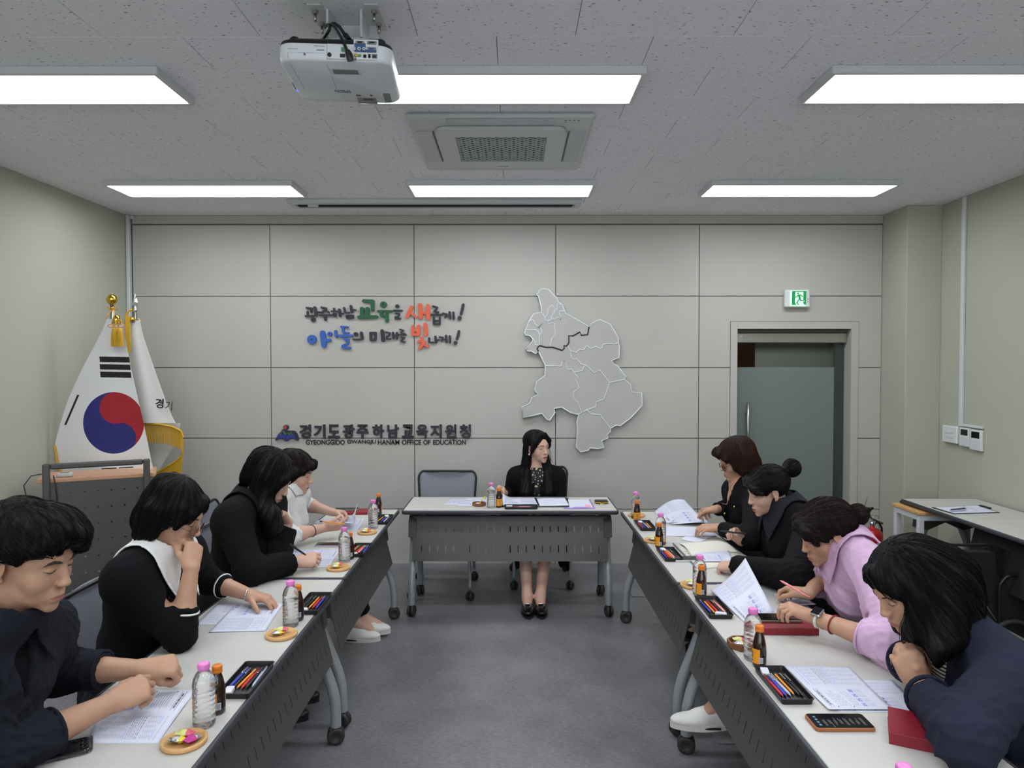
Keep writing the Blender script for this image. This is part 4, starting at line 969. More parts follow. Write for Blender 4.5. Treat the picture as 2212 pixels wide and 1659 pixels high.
rbox('rear_print', 830, 612, 935, 628, M['grey_plastic'], 0.0003); rbox('rear_print', 795, 560, 940, 570, M['grey_plastic'], 0.0003); rbox('rear_print', 440, 612, 575, 618, M['grey_plastic'], 0.0003)
# underside details; seen from below, text upside down as the projector hangs inverted
UN = Matrix(((-1, 0, 0, 0), (0, 1, 0, 0), (0, 0, -1, 0), (0, 0, 0, 1)))
UT = Matrix.Translation((0, 0, -0.0006))
def un(px, py):
    q_ = PZ(px, py, 2.69) - Vector((-0.612, 2.534, 2.69)); q_ = Matrix.Rotation(-R(4), 3, 'Z') @ q_; return q_.x, q_.y
def utext(s_, px0, py0, px1, py1, mat):
    a, c = un(px0, py1), un(px1, py0); vs, fs = text_mb(s_, 1.0, 0.0004, 0.0); mn, mx = vs[:, :2].min(0), vs[:, :2].max(0)
    # rotated 180 degrees in the view: x runs right to left
    X = c[0] - (vs[:, 0] - mn[0]) / (mx[0] - mn[0]) * (c[0] - a[0]); Yy = c[1] + (vs[:, 1] - mn[1]) / (mx[1] - mn[1]) * (a[1] - c[1])
    b = MB(); b.add([(x, max(a[1], c[1]) - (y - min(a[1], c[1])) if False else y, -0.0006 + z) for x, y, z in zip(X, a[1] + c[1] - (a[1] + c[1] - Yy), vs[:, 2])], fs); obj('maker_name', b, mat, pj)
utext('EPSON', 725, 195, 756, 199.5, M['ink'])
def ubox(name, px0, py0, px1, py1, mat, t=0.0008):
    a, c = un(px0, py1), un(px1, py0); obj(name, MB().bx(min(a[0], c[0]), max(a[0], c[0]), min(a[1], c[1]), max(a[1], c[1]), -t, 0.0005), mat, pj)
ubox('rating_label', 717, 149, 777, 160, pw); 
for i in range(4): ubox('label_print', 719 + i, 151 + i * 2.4, 772 + i, 152 + i * 2.4, M['grey_plastic'], 0.0011)
ubox('underside_vent', 776, 212, 812, 223, M['grey_plastic'], 0.001); ubox('vent_slot', 786, 213, 806, 216, M['black'], 0.0016)
ubox('side_sticker', 832, 202, 842, 220, M['grey_plastic'], 0.0009)
ubox('foot_print', 770, 205, 779, 207.5, M['black'], 0.0009); ubox('foot_print', 800, 205, 804, 207.5, M['black'], 0.0009)
b = MB()
for (a1, a2, c1, c2) in ((628, 139, 658, 193), (706, 139, 728, 193)):
    a, c = un(a1, a2), un(c1, c2); b.tube([(a[0], a[1], -0.0002), (c[0], c[1], -0.0002)], 0.0006, 4)
obj('cover_seam', b, M['grey_plastic'], pj)
for i in range(5): obj('side_vent', MB().box((-0.19, 0.03 + i * 0.012, 0.02), (0.003, 0.005, 0.03), 0.001), M['grey_plastic'], pj)
obj('power_led', MB().box((-0.186, 0.095, 0.006), (0.01, 0.012, 0.006), 0.002), pbr('blue_led', col(90, 110, 230), 0.4, emit=(col(90, 110, 240), 1.5)), pj)
# mount
pm = thing('projector_mount', 'white ceiling bracket holding the projector with dark bolts', 'bracket', (-0.60, 2.55, CZ))
b = MB()
for s in (-1, 1):
    b.bx(s * 0.10 - 0.025 + s * 0.0, s * 0.10 + 0.025, -0.09, 0.10, -0.004, 0, 0.001); b.bx(s * 0.06 - 0.004, s * 0.06 + 0.004, -0.06, 0.08, -0.10, -0.002, 0.001)
b.bx(-0.064, 0.064, -0.05, 0.07, -0.104, -0.098, 0.001); b.bx(-0.10, 0.10, 0.06, 0.07, -0.05, -0.002, 0.001); obj('bracket_plate', b, M['white_metal'], pm)
obj('adapter_plate', MB().bx(-0.12, 0.10, -0.09, 0.09, -0.159, -0.15, 0.002).cyl((0, 0.0, -0.104), (0, 0, -0.15), 0.035, 16), M['black'], pm)
for s in (-1, 1):
    for y in (-0.05, 0.04):
        b = MB(); b.cyl((s * 0.105, y, -0.002), (s * 0.105, y, -0.016), 0.010, 6, smooth=False); b.cyl((s * 0.105, y, -0.016), (s * 0.105, y, -0.042), 0.0055, 10); obj('bolt', b, M['steel'], pm)
def jx(zx, zy, Y): return P(560 + zx / 6.506, 20 + zy / 6.506, Y)
b = MB(); b.tube([jx(1010, 215, 2.46), jx(1060, 240, 2.42), jx(1120, 340, 2.37), jx(1180, 450, 2.345), jx(1215, 540, 2.335), jx(1240, 590, 2.333)], 0.0052, 8)
b.tube([jx(1240, 585, 2.333), jx(1262, 640, 2.333), jx(1285, 720, 2.335)], [0.009, 0.012, 0.0115], 8)
b.tube([jx(890, 430, 2.50), jx(930, 380, 2.46), jx(990, 280, 2.44), jx(1000, 220, 2.45), jx(960, 215, 2.48), jx(930, 260, 2.50)], 0.0052, 8)
b.tube([jx(1020, 205, 2.5), jx(1070, 205, 2.5), jx(1130, 250, 2.48), jx(1190, 340, 2.45), jx(1230, 390, 2.44)], 0.006, 8); b.tube([jx(1210, 370, 2.44), jx(1265, 440, 2.43)], 0.011, 8)
tag(obj('video_cable', b, M['black']), 'black cables looping from the ceiling bracket into the projector sockets', 'cable')
# ---------------- implicit surface toolkit for people and cloth ----------------
def nonuni(lo, hi, h, fine):
    """axis with step h, refined to f inside each (a, b, f)"""
    out = [lo]; x = lo
    while x < hi:
        st = h
        for a, b_, f in fine:
            if a - h * 0.5 <= x <= b_: st = min(st, f)
            elif x < a and x + st > a: st = max(min(st, a - x), f)
        x += st; out.append(x)
    return np.array(out, dtype=np.float32)
class Field:
    def __init__(s, lo, hi, h, fine=()):
        """fine: list of (centre, radius, step) boxes"""
        s.ax = [nonuni(lo[i], hi[i], h, [(c[i] - r, c[i] + r, f) for c, r, f in fine]) for i in range(3)]
        s.F = np.full([len(a) for a in s.ax], 1.0, dtype=np.float32)
    def loc(s, lo, hi):
        sl = tuple(slice(max(0, int(np.searchsorted(s.ax[i], lo[i])) - 1), int(np.searchsorted(s.ax[i], hi[i])) + 1) for i in range(3))
        return sl, s.ax[0][sl[0]][:, None, None], s.ax[1][sl[1]][None, :, None], s.ax[2][sl[2]][None, None, :]
    def mix(s, sl, d, k, op):
        a = s.F[sl]
        if a.size == 0: return
        if op == 'u':
            h = np.maximum(k - np.abs(a - d), 0) / k; s.F[sl] = np.minimum(a, d) - h * h * (k * 0.25)
        else:
            d = -d; h = np.maximum(k - np.abs(a - d), 0) / k; s.F[sl] = np.maximum(a, d) + h * h * (k * 0.25)
    def cone(s, a, b, ra, rb, k=0.012, op='u'):
        a = np.array(a, dtype=np.float32); b = np.array(b, dtype=np.float32); m = max(ra, rb) + max(k, 0.02)
        sl, X, Y, Z = s.loc(np.minimum(a, b) - m, np.maximum(a, b) + m)
        v = b - a; L = float(v @ v) + 1e-9
        px, py, pz = X - a[0], Y - a[1], Z - a[2]
        t = np.clip((px * v[0] + py * v[1] + pz * v[2]) / L, 0, 1)
        d = np.sqrt((px - t * v[0]) ** 2 + (py - t * v[1]) ** 2 + (pz - t * v[2]) ** 2) - (ra + (rb - ra) * t)
        s.mix(sl, d.astype(np.float32), k, op)
    def chain(s, pts, rs, k=0.008, op='u'):
        for i in range(len(pts) - 1): s.cone(pts[i], pts[i + 1], rs[i], rs[i + 1], k, op)
    def ell(s, c, r, Rm=None, k=0.012, op='u'):
        c = np.array(c, dtype=np.float32); m = max(r) + max(k, 0.02)
        sl, X, Y, Z = s.loc(c - m, c + m); x, y, z = X - c[0], Y - c[1], Z - c[2]
        if Rm is not None:
            A = np.array(Rm.transposed() if isinstance(Rm, Matrix) else Rm, dtype=np.float32)
            x, y, z = (A[i][0] * x + A[i][1] * y + A[i][2] * z for i in range(3))
        q = (x / r[0]) ** 2 + (y / r[1]) ** 2 + (z / r[2]) ** 2
        g = (x / r[0] ** 2) ** 2 + (y / r[1] ** 2) ** 2 + (z / r[2] ** 2) ** 2
        k0 = np.sqrt(q); s.mix(sl, (k0 * (k0 - 1) / np.sqrt(g + 1e-12)).astype(np.float32), k, op)
    def plane(s, p, n, k=0.004, rad=None, op='s'):
        """cut away the half space on the +n side (optionally only within rad of p)"""
        p = np.array(p, dtype=np.float32); n = np.array(Vector(n).normalized(), dtype=np.float32)
        m = rad if rad else 9.0
        sl, X, Y, Z = s.loc(p - m, p + m)
        d = -((X - p[0]) * n[0] + (Y - p[1]) * n[1] + (Z - p[2]) * n[2])
        if rad:
            d = np.maximum(d, np.sqrt((X - p[0]) ** 2 + (Y - p[1]) ** 2 + (Z - p[2]) ** 2) - rad)
        s.mix(sl, d.astype(np.float32), k, op)
    def local(s, O, Rm):
        """full-grid coordinates in a local frame"""
        X, Y, Z = s.ax[0][:, None, None] - O[0], s.ax[1][None, :, None] - O[1], s.ax[2][None, None, :] - O[2]
        A = np.array(Rm.transposed(), dtype=np.float32)
        return [A[i][0] * X + A[i][1] * Y + A[i][2] * Z for i in range(3)]
    def mesh(s, smooth=1, lam=0.5):
        F = s.F; nx, ny, nz = F.shape; S = F < 0
        C = [S[dx:nx - 1 + dx, dy:ny - 1 + dy, dz:nz - 1 + dz] for dx in (0, 1) for dy in (0, 1) for dz in (0, 1)]
        cnt = np.zeros(C[0].shape, dtype=np.int8)
        for c in C: cnt += c
        act = (cnt > 0) & (cnt < 8); idx = np.full(act.shape, -1, dtype=np.int64); ii = np.argwhere(act); n = len(ii); idx[act] = np.arange(n)
        off = [(dx, dy, dz) for dx in (0, 1) for dy in (0, 1) for dz in (0, 1)]
        val = np.stack([F[ii[:, 0] + o[0], ii[:, 1] + o[1], ii[:, 2] + o[2]] for o in off], 1)
        pos = np.zeros((n, 3)); num = np.zeros(n)
        cx = [np.stack([s.ax[a][ii[:, a]], s.ax[a][ii[:, a] + 1]], 1) for a in range(3)]
        for a in range(3):
            for e in range(8):
                if off[e][a] == 1: continue
                o2 = list(off[e]); o2[a] = 1; f = off.index(tuple(o2))
                v0, v1 = val[:, e], val[:, f]; m = (v0 < 0) != (v1 < 0)
                t = np.where(m, v0 / np.where(np.abs(v0 - v1) < 1e-12, 1, v0 - v1), 0)
                for b in range(3):
                    w0 = cx[b][:, off[e][b]]; w1 = cx[b][:, off[f][b]]
                    pos[:, b] += np.where(m, w0 + (w1 - w0) * t, 0)
                num += m
        pos /= np.maximum(num, 1)[:, None]
        quads = []
        for a in range(3):
            b, c = (a + 1) % 3, (a + 2) % 3
            lo = [slice(1, F.shape[i] - 1) for i in range(3)]; lo[a] = slice(0, F.shape[a] - 1); hi = list(lo); hi[a] = slice(1, F.shape[a])
            s0, s1 = S[tuple(lo)], S[tuple(hi)]; e = np.argwhere(s0 != s1)
            if len(e) == 0: continue
            fl = s0[e[:, 0], e[:, 1], e[:, 2]]
            base = e.copy(); base[:, b] += 1; base[:, c] += 1
            def ix(db, dc):
                q = base.copy(); q[:, b] -= db; q[:, c] -= dc; return idx[q[:, 0], q[:, 1], q[:, 2]]
            q = np.stack([ix(1, 1), ix(0, 1), ix(0, 0), ix(1, 0)], 1)
            q[~fl] = q[~fl][:, ::-1]; quads.append(q)
        Q = np.concatenate(quads) if quads else np.zeros((0, 4), dtype=int)
        Q = Q[(Q >= 0).all(1)]
        if smooth:
            E = np.concatenate([Q[:, [0, 1]], Q[:, [1, 2]], Q[:, [2, 3]], Q[:, [3, 0]]])
            for _ in range(smooth):
                acc = np.zeros_like(pos); w = np.zeros(n)
                for b in range(3):
                    acc[:, b] = np.bincount(E[:, 0], pos[E[:, 1], b], n) + np.bincount(E[:, 1], pos[E[:, 0], b], n)
                w = np.bincount(E[:, 0], minlength=n) + np.bincount(E[:, 1], minlength=n)
                pos = pos * (1 - lam) + lam * acc / np.maximum(w, 1)[:, None]
        return pos, Q
def vnormals(V, Q):
    nn = np.cross(V[Q[:, 2]] - V[Q[:, 0]], V[Q[:, 3]] - V[Q[:, 1]]); N = np.zeros_like(V)
    for j in range(4):
        for b in range(3): N[:, b] += np.bincount(Q[:, j], nn[:, b], len(V))
    return N / (np.linalg.norm(N, axis=1)[:, None] + 1e-12)
def np_obj(name, V, Q, mat, parent=None, attrs=None, label=None, O=None):
    me = bpy.data.meshes.new(name)
    used = np.zeros(len(V), bool); used[Q.ravel()] = True
    if not used.all():
        mp = np.cumsum(used) - 1; V = V[used]; Q = mp[Q]; attrs = {k: a[used] for k, a in (attrs or {}).items()}
    if O is not None: V = V - np.array(O)
    me.vertices.add(len(V)); me.vertices.foreach_set('co', V.astype(np.float32).ravel())
    me.loops.add(len(Q) * 4); me.loops.foreach_set('vertex_index', Q.astype(np.int32).ravel())
    me.polygons.add(len(Q)); me.polygons.foreach_set('loop_start', np.arange(0, len(Q) * 4, 4, dtype=np.int32)); me.polygons.foreach_set('loop_total', np.full(len(Q), 4, dtype=np.int32))
    me.polygons.foreach_set('use_smooth', np.ones(len(Q), bool)); me.materials.append(mat)
    for k, a in (attrs or {}).items():
        at = me.attributes.new(k, 'FLOAT_VECTOR', 'POINT'); at.data.foreach_set('vector', a.astype(np.float32).ravel())
    me.update(); me.validate()
    o = bpy.data.objects.new(name, me); COL.objects.link(o)
    if parent is not None: o.parent = parent
    if label: o['label'] = label
    return o
def folds(V, N, amp, seed, wl=0.05, keep=None):
    r = np.random.default_rng(seed); d = np.zeros(len(V))
    for i in range(5):
        k = r.normal(size=3); k /= np.linalg.norm(k); k *= 2 * math.pi / (wl * r.uniform(0.8, 2.2)); w = r.normal(size=3) * 14; w2 = r.normal(size=3) * 30
        ph = V @ k + 1.6 * np.sin(V @ w + r.uniform(0, 6)) + 0.6 * np.sin(V @ w2 + r.uniform(0, 6))
        d += (1 - np.abs(np.sin(ph))) ** 2 * r.uniform(0.5, 1)
    d = np.clip(d / 2.2 - 0.5, -0.6, 0.6) * amp * 1.3
    if keep is not None: d *= keep
    return V + N * d[:, None]
# ---------------- materials for people ----------------
def skin_mat(name, c, lip, blush=0.25):
    m = pbr(name, c, 0.48, spec=0.35); nt = m.node_tree; b = nt.nodes['Principled BSDF']
    at = nt.nodes.new('ShaderNodeAttribute'); at.attribute_name = 'hp'; sp = nt.nodes.new('ShaderNodeSeparateXYZ'); nt.links.new(at.outputs['Vector'], sp.inputs[0])
    x, y, z = (NX(nt, sp.outputs[i]) for i in range(3))
    front = y.smooth(0.070, 0.080) * y.smooth(0.118, 0.112)
    # lips: two lobes, narrowing to the corners
    ax = x.abs(); hw = 1.0 - (ax / 0.0245) * (ax / 0.0245)
    up = (z + 0.0690) - hw.max(0.0) * 0.0075 + (ax * -0.35 + 0.0015).max(0.0)
    dn = (z + 0.0690) + hw.max(0.0) * 0.0095
    lipm = up.smooth(0.0015, -0.0015) * dn.smooth(-0.0015, 0.0015) * front * ax.smooth(0.0255, 0.0225)
    chx = (ax - 0.042) / 0.03; chz = (z + 0.03) / 0.028; ck = (chx * chx + chz * chz).smooth(1.0, 0.0) * y.smooth(0.02, 0.05) * blush
    g = nt.nodes.new('ShaderNodeNewGeometry'); n = nt.nodes.new('ShaderNodeTexNoise'); n.inputs['Scale'].default_value = 35; nt.links.new(g.outputs['Position'], n.inputs[0])
    m0 = nt.nodes.new('ShaderNodeMix'); m0.data_type = 'RGBA'; m0.inputs[6].default_value = c; m0.inputs[7].default_value = (c[0] * 0.95, c[1] * 0.80, c[2] * 0.74, 1)
    v = NX(nt, n.outputs[0]).smooth(0.35, 0.75) * 0.4 + ck; nt.links.new(v.v, m0.inputs[0])
    m1 = nt.nodes.new('ShaderNodeMix'); m1.data_type = 'RGBA'; nt.links.new(m0.outputs[2], m1.inputs[6]); m1.inputs[7].default_value = lip; q = lipm * 0.9; nt.links.new(q.v, m1.inputs[0])
    nt.links.new(m1.outputs[2], b.inputs['Base Color'])
    n2 = nt.nodes.new('ShaderNodeTexNoise'); n2.inputs['Scale'].default_value = 260; nt.links.new(g.outputs['Position'], n2.inputs[0])
    bp = nt.nodes.new('ShaderNodeBump'); bp.inputs['Strength'].default_value = 0.08; bp.inputs['Distance'].default_value = 0.001
    nt.links.new(n2.outputs[0], bp.inputs['Height']); nt.links.new(bp.outputs[0], b.inputs['Normal'])
    return m
STRAND = {}
def hair_mat(name, c, c2, rough=0.42):
    m = pbr(name, c, rough, spec=0.28); nt = m.node_tree; b = nt.nodes['Principled BSDF']
    at = nt.nodes.new('ShaderNodeAttribute'); at.attribute_name = 'hv'
    mp = nt.nodes.new('ShaderNodeMapping'); mp.inputs['Scale'].default_value = (52, 52, 7); nt.links.new(at.outputs['Vector'], mp.inputs[0])
    n = nt.nodes.new('ShaderNodeTexNoise'); n.inputs['Scale'].default_value = 1.0; n.inputs['Detail'].default_value = 4; n.inputs['Roughness'].default_value = 0.7; nt.links.new(mp.outputs[0], n.inputs[0])
    mx = nt.nodes.new('ShaderNodeMix'); mx.data_type = 'RGBA'; mx.inputs[6].default_value = c; mx.inputs[7].default_value = c2
    k = NX(nt, n.outputs[0]).smooth(0.45, 0.75); nt.links.new(k.v, mx.inputs[0]); nt.links.new(mx.outputs[2], b.inputs['Base Color'])
    bp = nt.nodes.new('ShaderNodeBump'); bp.inputs['Strength'].default_value = 0.85; bp.inputs['Distance'].default_value = 0.004
    nt.links.new(n.outputs[0], bp.inputs['Height']); nt.links.new(bp.outputs[0], b.inputs['Normal'])
    m['strand'] = 1; s2 = pbr(name + '_strand', ((c[0] + c2[0]) / 2, (c[1] + c2[1]) / 2, (c[2] + c2[2]) / 2, 1), 0.7, spec=0.12); STRAND[m.name] = s2
    return m
def V3(v): return np.array(v, dtype=float)
def head_frame(yaw, pitch, roll=0.0):
    y, p = R(yaw), R(pitch)
    f = Vector((math.cos(y) * math.cos(p), math.sin(y) * math.cos(p), -math.sin(p)))
    u = Vector((math.cos(y) * math.sin(p), math.sin(y) * math.sin(p), math.cos(p)))
    sd = f.cross(u)
    if roll:
        q = Matrix.Rotation(R(roll), 3, f); u = q @ u; sd = q @ sd
    return Matrix((sd, f, u)).transposed()      # columns: right, forward, up
def head_field(F, O, Hm, s=1.0, male=False, jaw=1.0, lids=0.0, mouth=0.0):
    def L(x, y, z): return O + Hm @ (Vector((x, y, z)) * s)
    def E(c, r, k=0.012, op='u', rot=None): F.ell(L(*c), [q * s for q in r], Hm if rot is None else Hm @ rot, k * s, op)
    def C(a, b, ra, rb, k=0.008, op='u'): F.cone(L(*a), L(*b), ra * s, rb * s, k * s, op)
    E((0, -0.012, 0.035), (0.074, 0.093, 0.080), 0.02)
    E((0, 0.030, 0.012), (0.064, 0.060, 0.070), 0.02)
    E((0, 0.034, -0.040), (0.056 * jaw, 0.052, 0.052), 0.025)
    E((0, 0.045, -0.072), (0.040 * jaw, 0.042, 0.034), 0.025)
    if male: E((0, 0.030, -0.070), (0.054, 0.048, 0.030), 0.02)
    E((0, 0.078, -0.100), (0.018, 0.014, 0.014), 0.022)
    for q in (-1, 1):
        E((q * 0.038, 0.058, -0.032), (0.024, 0.022, 0.024), 0.022)
        C((q * 0.012, 0.0855, 0.026), (q * 0.044, 0.072, 0.022), 0.008, 0.007, 0.014)
        E((q * 0.031, 0.098, 0.004), (0.019, 0.014, 0.0105), 0.012, 's')
        E((q * 0.031, 0.0745, 0.002), (0.0135, 0.0125, 0.0115), 0.004)
        C((q * 0.019, 0.0855, 0.0055 - lids * 0.002), (q * 0.043, 0.079, 0.0035 - lids * 0.003), 0.0022, 0.0020, 0.003)
        E((q * 0.0105, 0.0985, -0.0345), (0.0078, 0.0095, 0.0068), 0.006)
        E((q * 0.0065, 0.103, -0.0415), (0.0030, 0.0042, 0.0028), 0.002, 's')
        # ear
        rot = Matrix.Rotation(q * -0.32, 3, 'Z') @ Matrix.Rotation(-0.18, 3, 'X')
        E((q * 0.0765, -0.008, -0.006), (0.0065, 0.0165, 0.0300), 0.006, rot=rot)
        E((q * 0.0745, -0.004, -0.034), (0.0060, 0.0080, 0.0090), 0.006)
        E((q * 0.0840, -0.0035, -0.002), (0.0052, 0.0085, 0.0185), 0.004, 's', rot)
        C((q * 0.0795, -0.018, 0.016), (q * 0.0815, -0.021, -0.010), 0.0034, 0.003, 0.003)
    C((0, 0.086, 0.012), (0, 0.104, -0.030), 0.0075, 0.0092, 0.010)
    E((0, 0.1045, -0.0325), (0.0095, 0.0095, 0.0080), 0.006)
    E((0, 0.078, -0.066), (0.027, 0.018, 0.017), 0.016)
    for q in (-1, 1):
        C((q * 0.0045, 0.0985, -0.0635), (q * 0.021, 0.0875, -0.0675), 0.0046, 0.0026, 0.005)
    C((-0.014, 0.0915, -0.0755 - mouth * 0.006), (0.014, 0.0915, -0.0755 - mouth * 0.006), 0.0052, 0.0052, 0.006)
    C((-0.006, 0.0955, -0.0760 - mouth * 0.006), (0.006, 0.0955, -0.0760 - mouth * 0.006), 0.0048, 0.0048, 0.006)
    C((-0.018, 0.0985, -0.0692 - mouth * 0.002), (0.018, 0.0985, -0.0692 - mouth * 0.002), 0.0014 + mouth * 0.003, 0.0014 + mouth * 0.003, 0.003, 's')
    return L
def hand_field(F, W, d, n, right, curls, size=1.0, thumb=(25, 20, 25), tdir=(0.55, 0.75, 0.25), spread=4.0, k=0.0035):
    """W wrist, d towards the fingers, n the way the palm faces; curls: per finger (index..little) three angles"""
    W = Vector(W); d = Vector(d).normalized(); n = Vector(n); n = (n - d * n.dot(d)).normalized()
    t = d.cross(n) if right else n.cross(d); s = size
    off = (0.0285, 0.0095, -0.0100, -0.0285); ln = (0.070, 0.078, 0.073, 0.057); ra = (0.0088, 0.0090, 0.0086, 0.0076); base = (0.090, 0.094, 0.090, 0.082)
    tips = []
    for i in range(4):
        mc0 = W + (t * off[i] * 0.45 + d * 0.012) * s; mc1 = W + (t * off[i] + d * base[i]) * s
        F.cone(mc0, mc1, 0.0165 * s, 0.0115 * s, 0.014)
    F.ell(W + (d * 0.05 + n * 0.004) * s, (0.037 * s, 0.044 * s, 0.0155 * s), Matrix((t, d, n)).transposed(), 0.012)
    F.ell(W + (d * 0.032 + t * 0.024 + n * 0.010) * s, (0.017 * s, 0.028 * s, 0.014 * s), Matrix((t, d, n)).transposed(), 0.012)
    for i in range(4):
        c = curls[i]; p = W + (t * off[i] + d * base[i]) * s; dd = d.copy()
        sp_ = R((1.5 - i) * spread); dd = (dd * math.cos(sp_) + t * math.sin(sp_)).normalized()
        ax = dd.cross(n).normalized(); r = ra[i]; pts = [p]; rs = [r * 1.08 * s]
        for j in range(3):
            dd = (Matrix.Rotation(R(c[j]), 3, ax) @ dd).normalized()
            p = p + dd * ln[i] * (0.46, 0.30, 0.24)[j] * s; pts.append(p.copy()); rs.append(r * (0.98, 0.90, 0.78)[j] * s)
        F.chain(pts, rs, k); tips.append(p)
    p = W + (t * 0.022 + d * 0.022 + n * 0.006) * s; dd = (d * tdir[0] + t * tdir[1] + n * tdir[2]).normalized()
    ax = dd.cross((n * 0.6 + d * 0.2 - t * 0.75).normalized()); ax.normalize(); pts = [p]; rs = [0.0145 * s]
    for j, l in enumerate((0.044, 0.034, 0.028)):
        if j: dd = (Matrix.Rotation(R(thumb[j]), 3, ax) @ dd).normalized()
        p = p + dd * l * s; pts.append(p.copy()); rs.append((0.0115, 0.0105, 0.0082)[j] * s)
    F.chain(pts, rs, 0.005); tips.append(p)
    return tips
class Body:
    """everything about one seated person"""
    def __init__(s, label, g, head, hyaw, hpitch, hroll, N, PV, SR, SL, armR, armL, skin, male=False, hs=0.97, legs=None, group='people seated around the tables', hd=0.0032, jaw=1.0, mouth=0.0, neck=0.053):
        # armX = (elbow, wrist, hand dir, palm normal, curls, thumb angles, thumb dir)
        s.N, s.PV, s.SR, s.SL = Vector(N), Vector(PV), Vector(SR), Vector(SL); s.head = Vector(head); s.Hm = head_frame(hyaw, hpitch, hroll); s.hs = hs
        s.armR, s.armL, s.male, s.skin = armR, armL, male, skin
        s.up = (s.N - s.PV).normalized(); sd = s.SR - s.SL; sd = (sd - s.up * sd.dot(s.up)).normalized(); s.side = sd; s.fwd = s.up.cross(sd); s.T = Matrix((sd, s.fwd, s.up)).transposed()
        s.chest = s.N.lerp(s.PV, 0.36); s.g = g; s.label = label
        s.root = thing('person', label, 'person', (s.PV.x, s.PV.y, 0), 0, group); s.O = (s.PV.x, s.PV.y, 0)
        s.legs = legs; s.hd = hd; s.jaw = jaw; s.mouth = mouth; s.neck = neck
    def H(s, x, y, z): return s.head + s.Hm @ (Vector((x, y, z)) * s.hs)
    def bounds(s, pad=0.2):
        pts = [s.N, s.PV, s.SR, s.SL, s.head, Vector(s.armR[1]), Vector(s.armL[1]), Vector(s.armR[0]), Vector(s.armL[0])]
        if s.legs: pts += [Vector(p) for l in s.legs for p in l]
        a = np.array([tuple(p) for p in pts]); return a.min(0) - pad, a.max(0) + pad
    def torso(s, F, g=0.0, k=0.03, low=True):
        T = s.T; W = 1.08 if s.male else 1.0
        if low: F.ell(s.PV, (0.170 * W + g, 0.120 + g, 0.115 + g), T, k)
        F.ell(s.PV.lerp(s.N, 0.36), (0.140 * W + g, 0.105 + g, 0.15 + g), T, k)
        F.ell(s.chest + s.up * 0.015, (0.150 * W + g, 0.108 + g, 0.155 + g), T, k)
        F.cone(s.SR + (s.SL - s.SR) * 0.12 - s.up * 0.01, s.SL + (s.SR - s.SL) * 0.12 - s.up * 0.01, 0.058 + g, 0.058 + g, k)
        for S_ in (s.SR, s.SL):
            F.cone(s.N + s.up * 0.015 - s.fwd * 0.01, S_ + s.up * 0.005, 0.050 + g * 0.7, 0.050 + g * 0.8, k)
            F.cone(s.chest - s.up * 0.03, S_ - s.up * 0.03, 0.10 + g, 0.058 + g, k)
        if not s.male:
            for q in (-1, 1): F.ell(s.chest + s.side * q * 0.068 + s.fwd * 0.070 - s.up * 0.015, (0.060 + g, 0.055 + g, 0.058 + g), T, 0.03)
    def build(s, wr_ext=True):
        lo, hi = s.bounds(0.16); fine = [(s.head + s.Hm @ Vector((0, 0.02, 0)), 0.125, s.hd)]
        for a in (s.armR, s.armL):
            w = Vector(a[1]); d = Vector(a[2]).normalized(); fine.append((w + d * 0.07, 0.085, max(0.0036, s.hd + 0.0004)))
        F = Field(lo, hi, 0.014, fine); sz = 1.0 if s.male else 0.9
        s.torso(F)
        if s.legs:
            for l in s.legs:
                F.cone(l[0], l[1], 0.080, 0.056, 0.02); F.cone(l[1], l[2], 0.055, 0.036, 0.02); F.cone(l[2], l[3], 0.038, 0.030, 0.02)
        for q, (a, S_, rt) in enumerate(((s.armR, s.SR, True), (s.armL, s.SL, False))):
            e, w = Vector(a[0]), Vector(a[1]); F.cone(S_, e, 0.048 * (1.08 if s.male else 0.95), 0.040, 0.02)
            m_ = e.lerp(w, 0.35); F.cone(e, m_, 0.040, 0.042 if s.male else 0.037, 0.02); F.cone(m_, w, 0.042 if s.male else 0.037, 0.0265 if s.male else 0.0235, 0.02)
            hand_field(F, w, a[2], a[3], rt, a[4], sz * (a[7] if len(a) > 7 else 1.0), a[5] if len(a) > 5 else (25, 20, 25), a[6] if len(a) > 6 else (0.55, 0.75, 0.25))
        head_field(F, s.head, s.Hm, s.hs, s.male, s.jaw, 0.0, s.mouth)
        F.cone(s.N - s.fwd * 0.005, s.H(0, -0.022, -0.050), s.neck + 0.004, s.neck, 0.022)
        V, Q = F.mesh(1, 0.35)
        hp = (V - V3(s.head)) @ np.array(s.Hm) / s.hs
        s.body = np_obj('body', V, Q, s.skin, s.root, {'hp': hp}, O=s.O); s.Vb = V; s.hp = hp
        return s
    def on_face(s, x, z, lift=0.0):
        h = s.hp; m = h[:, 1] > 0.02; d = (h[m, 0] - x) ** 2 + (h[m, 2] - z) ** 2; i = np.argsort(d)[:5]; w = 1 / (d[i] + 1e-7)
        return s.H(x, float((h[m][i, 1] * w).sum() / w.sum()) + lift, z)
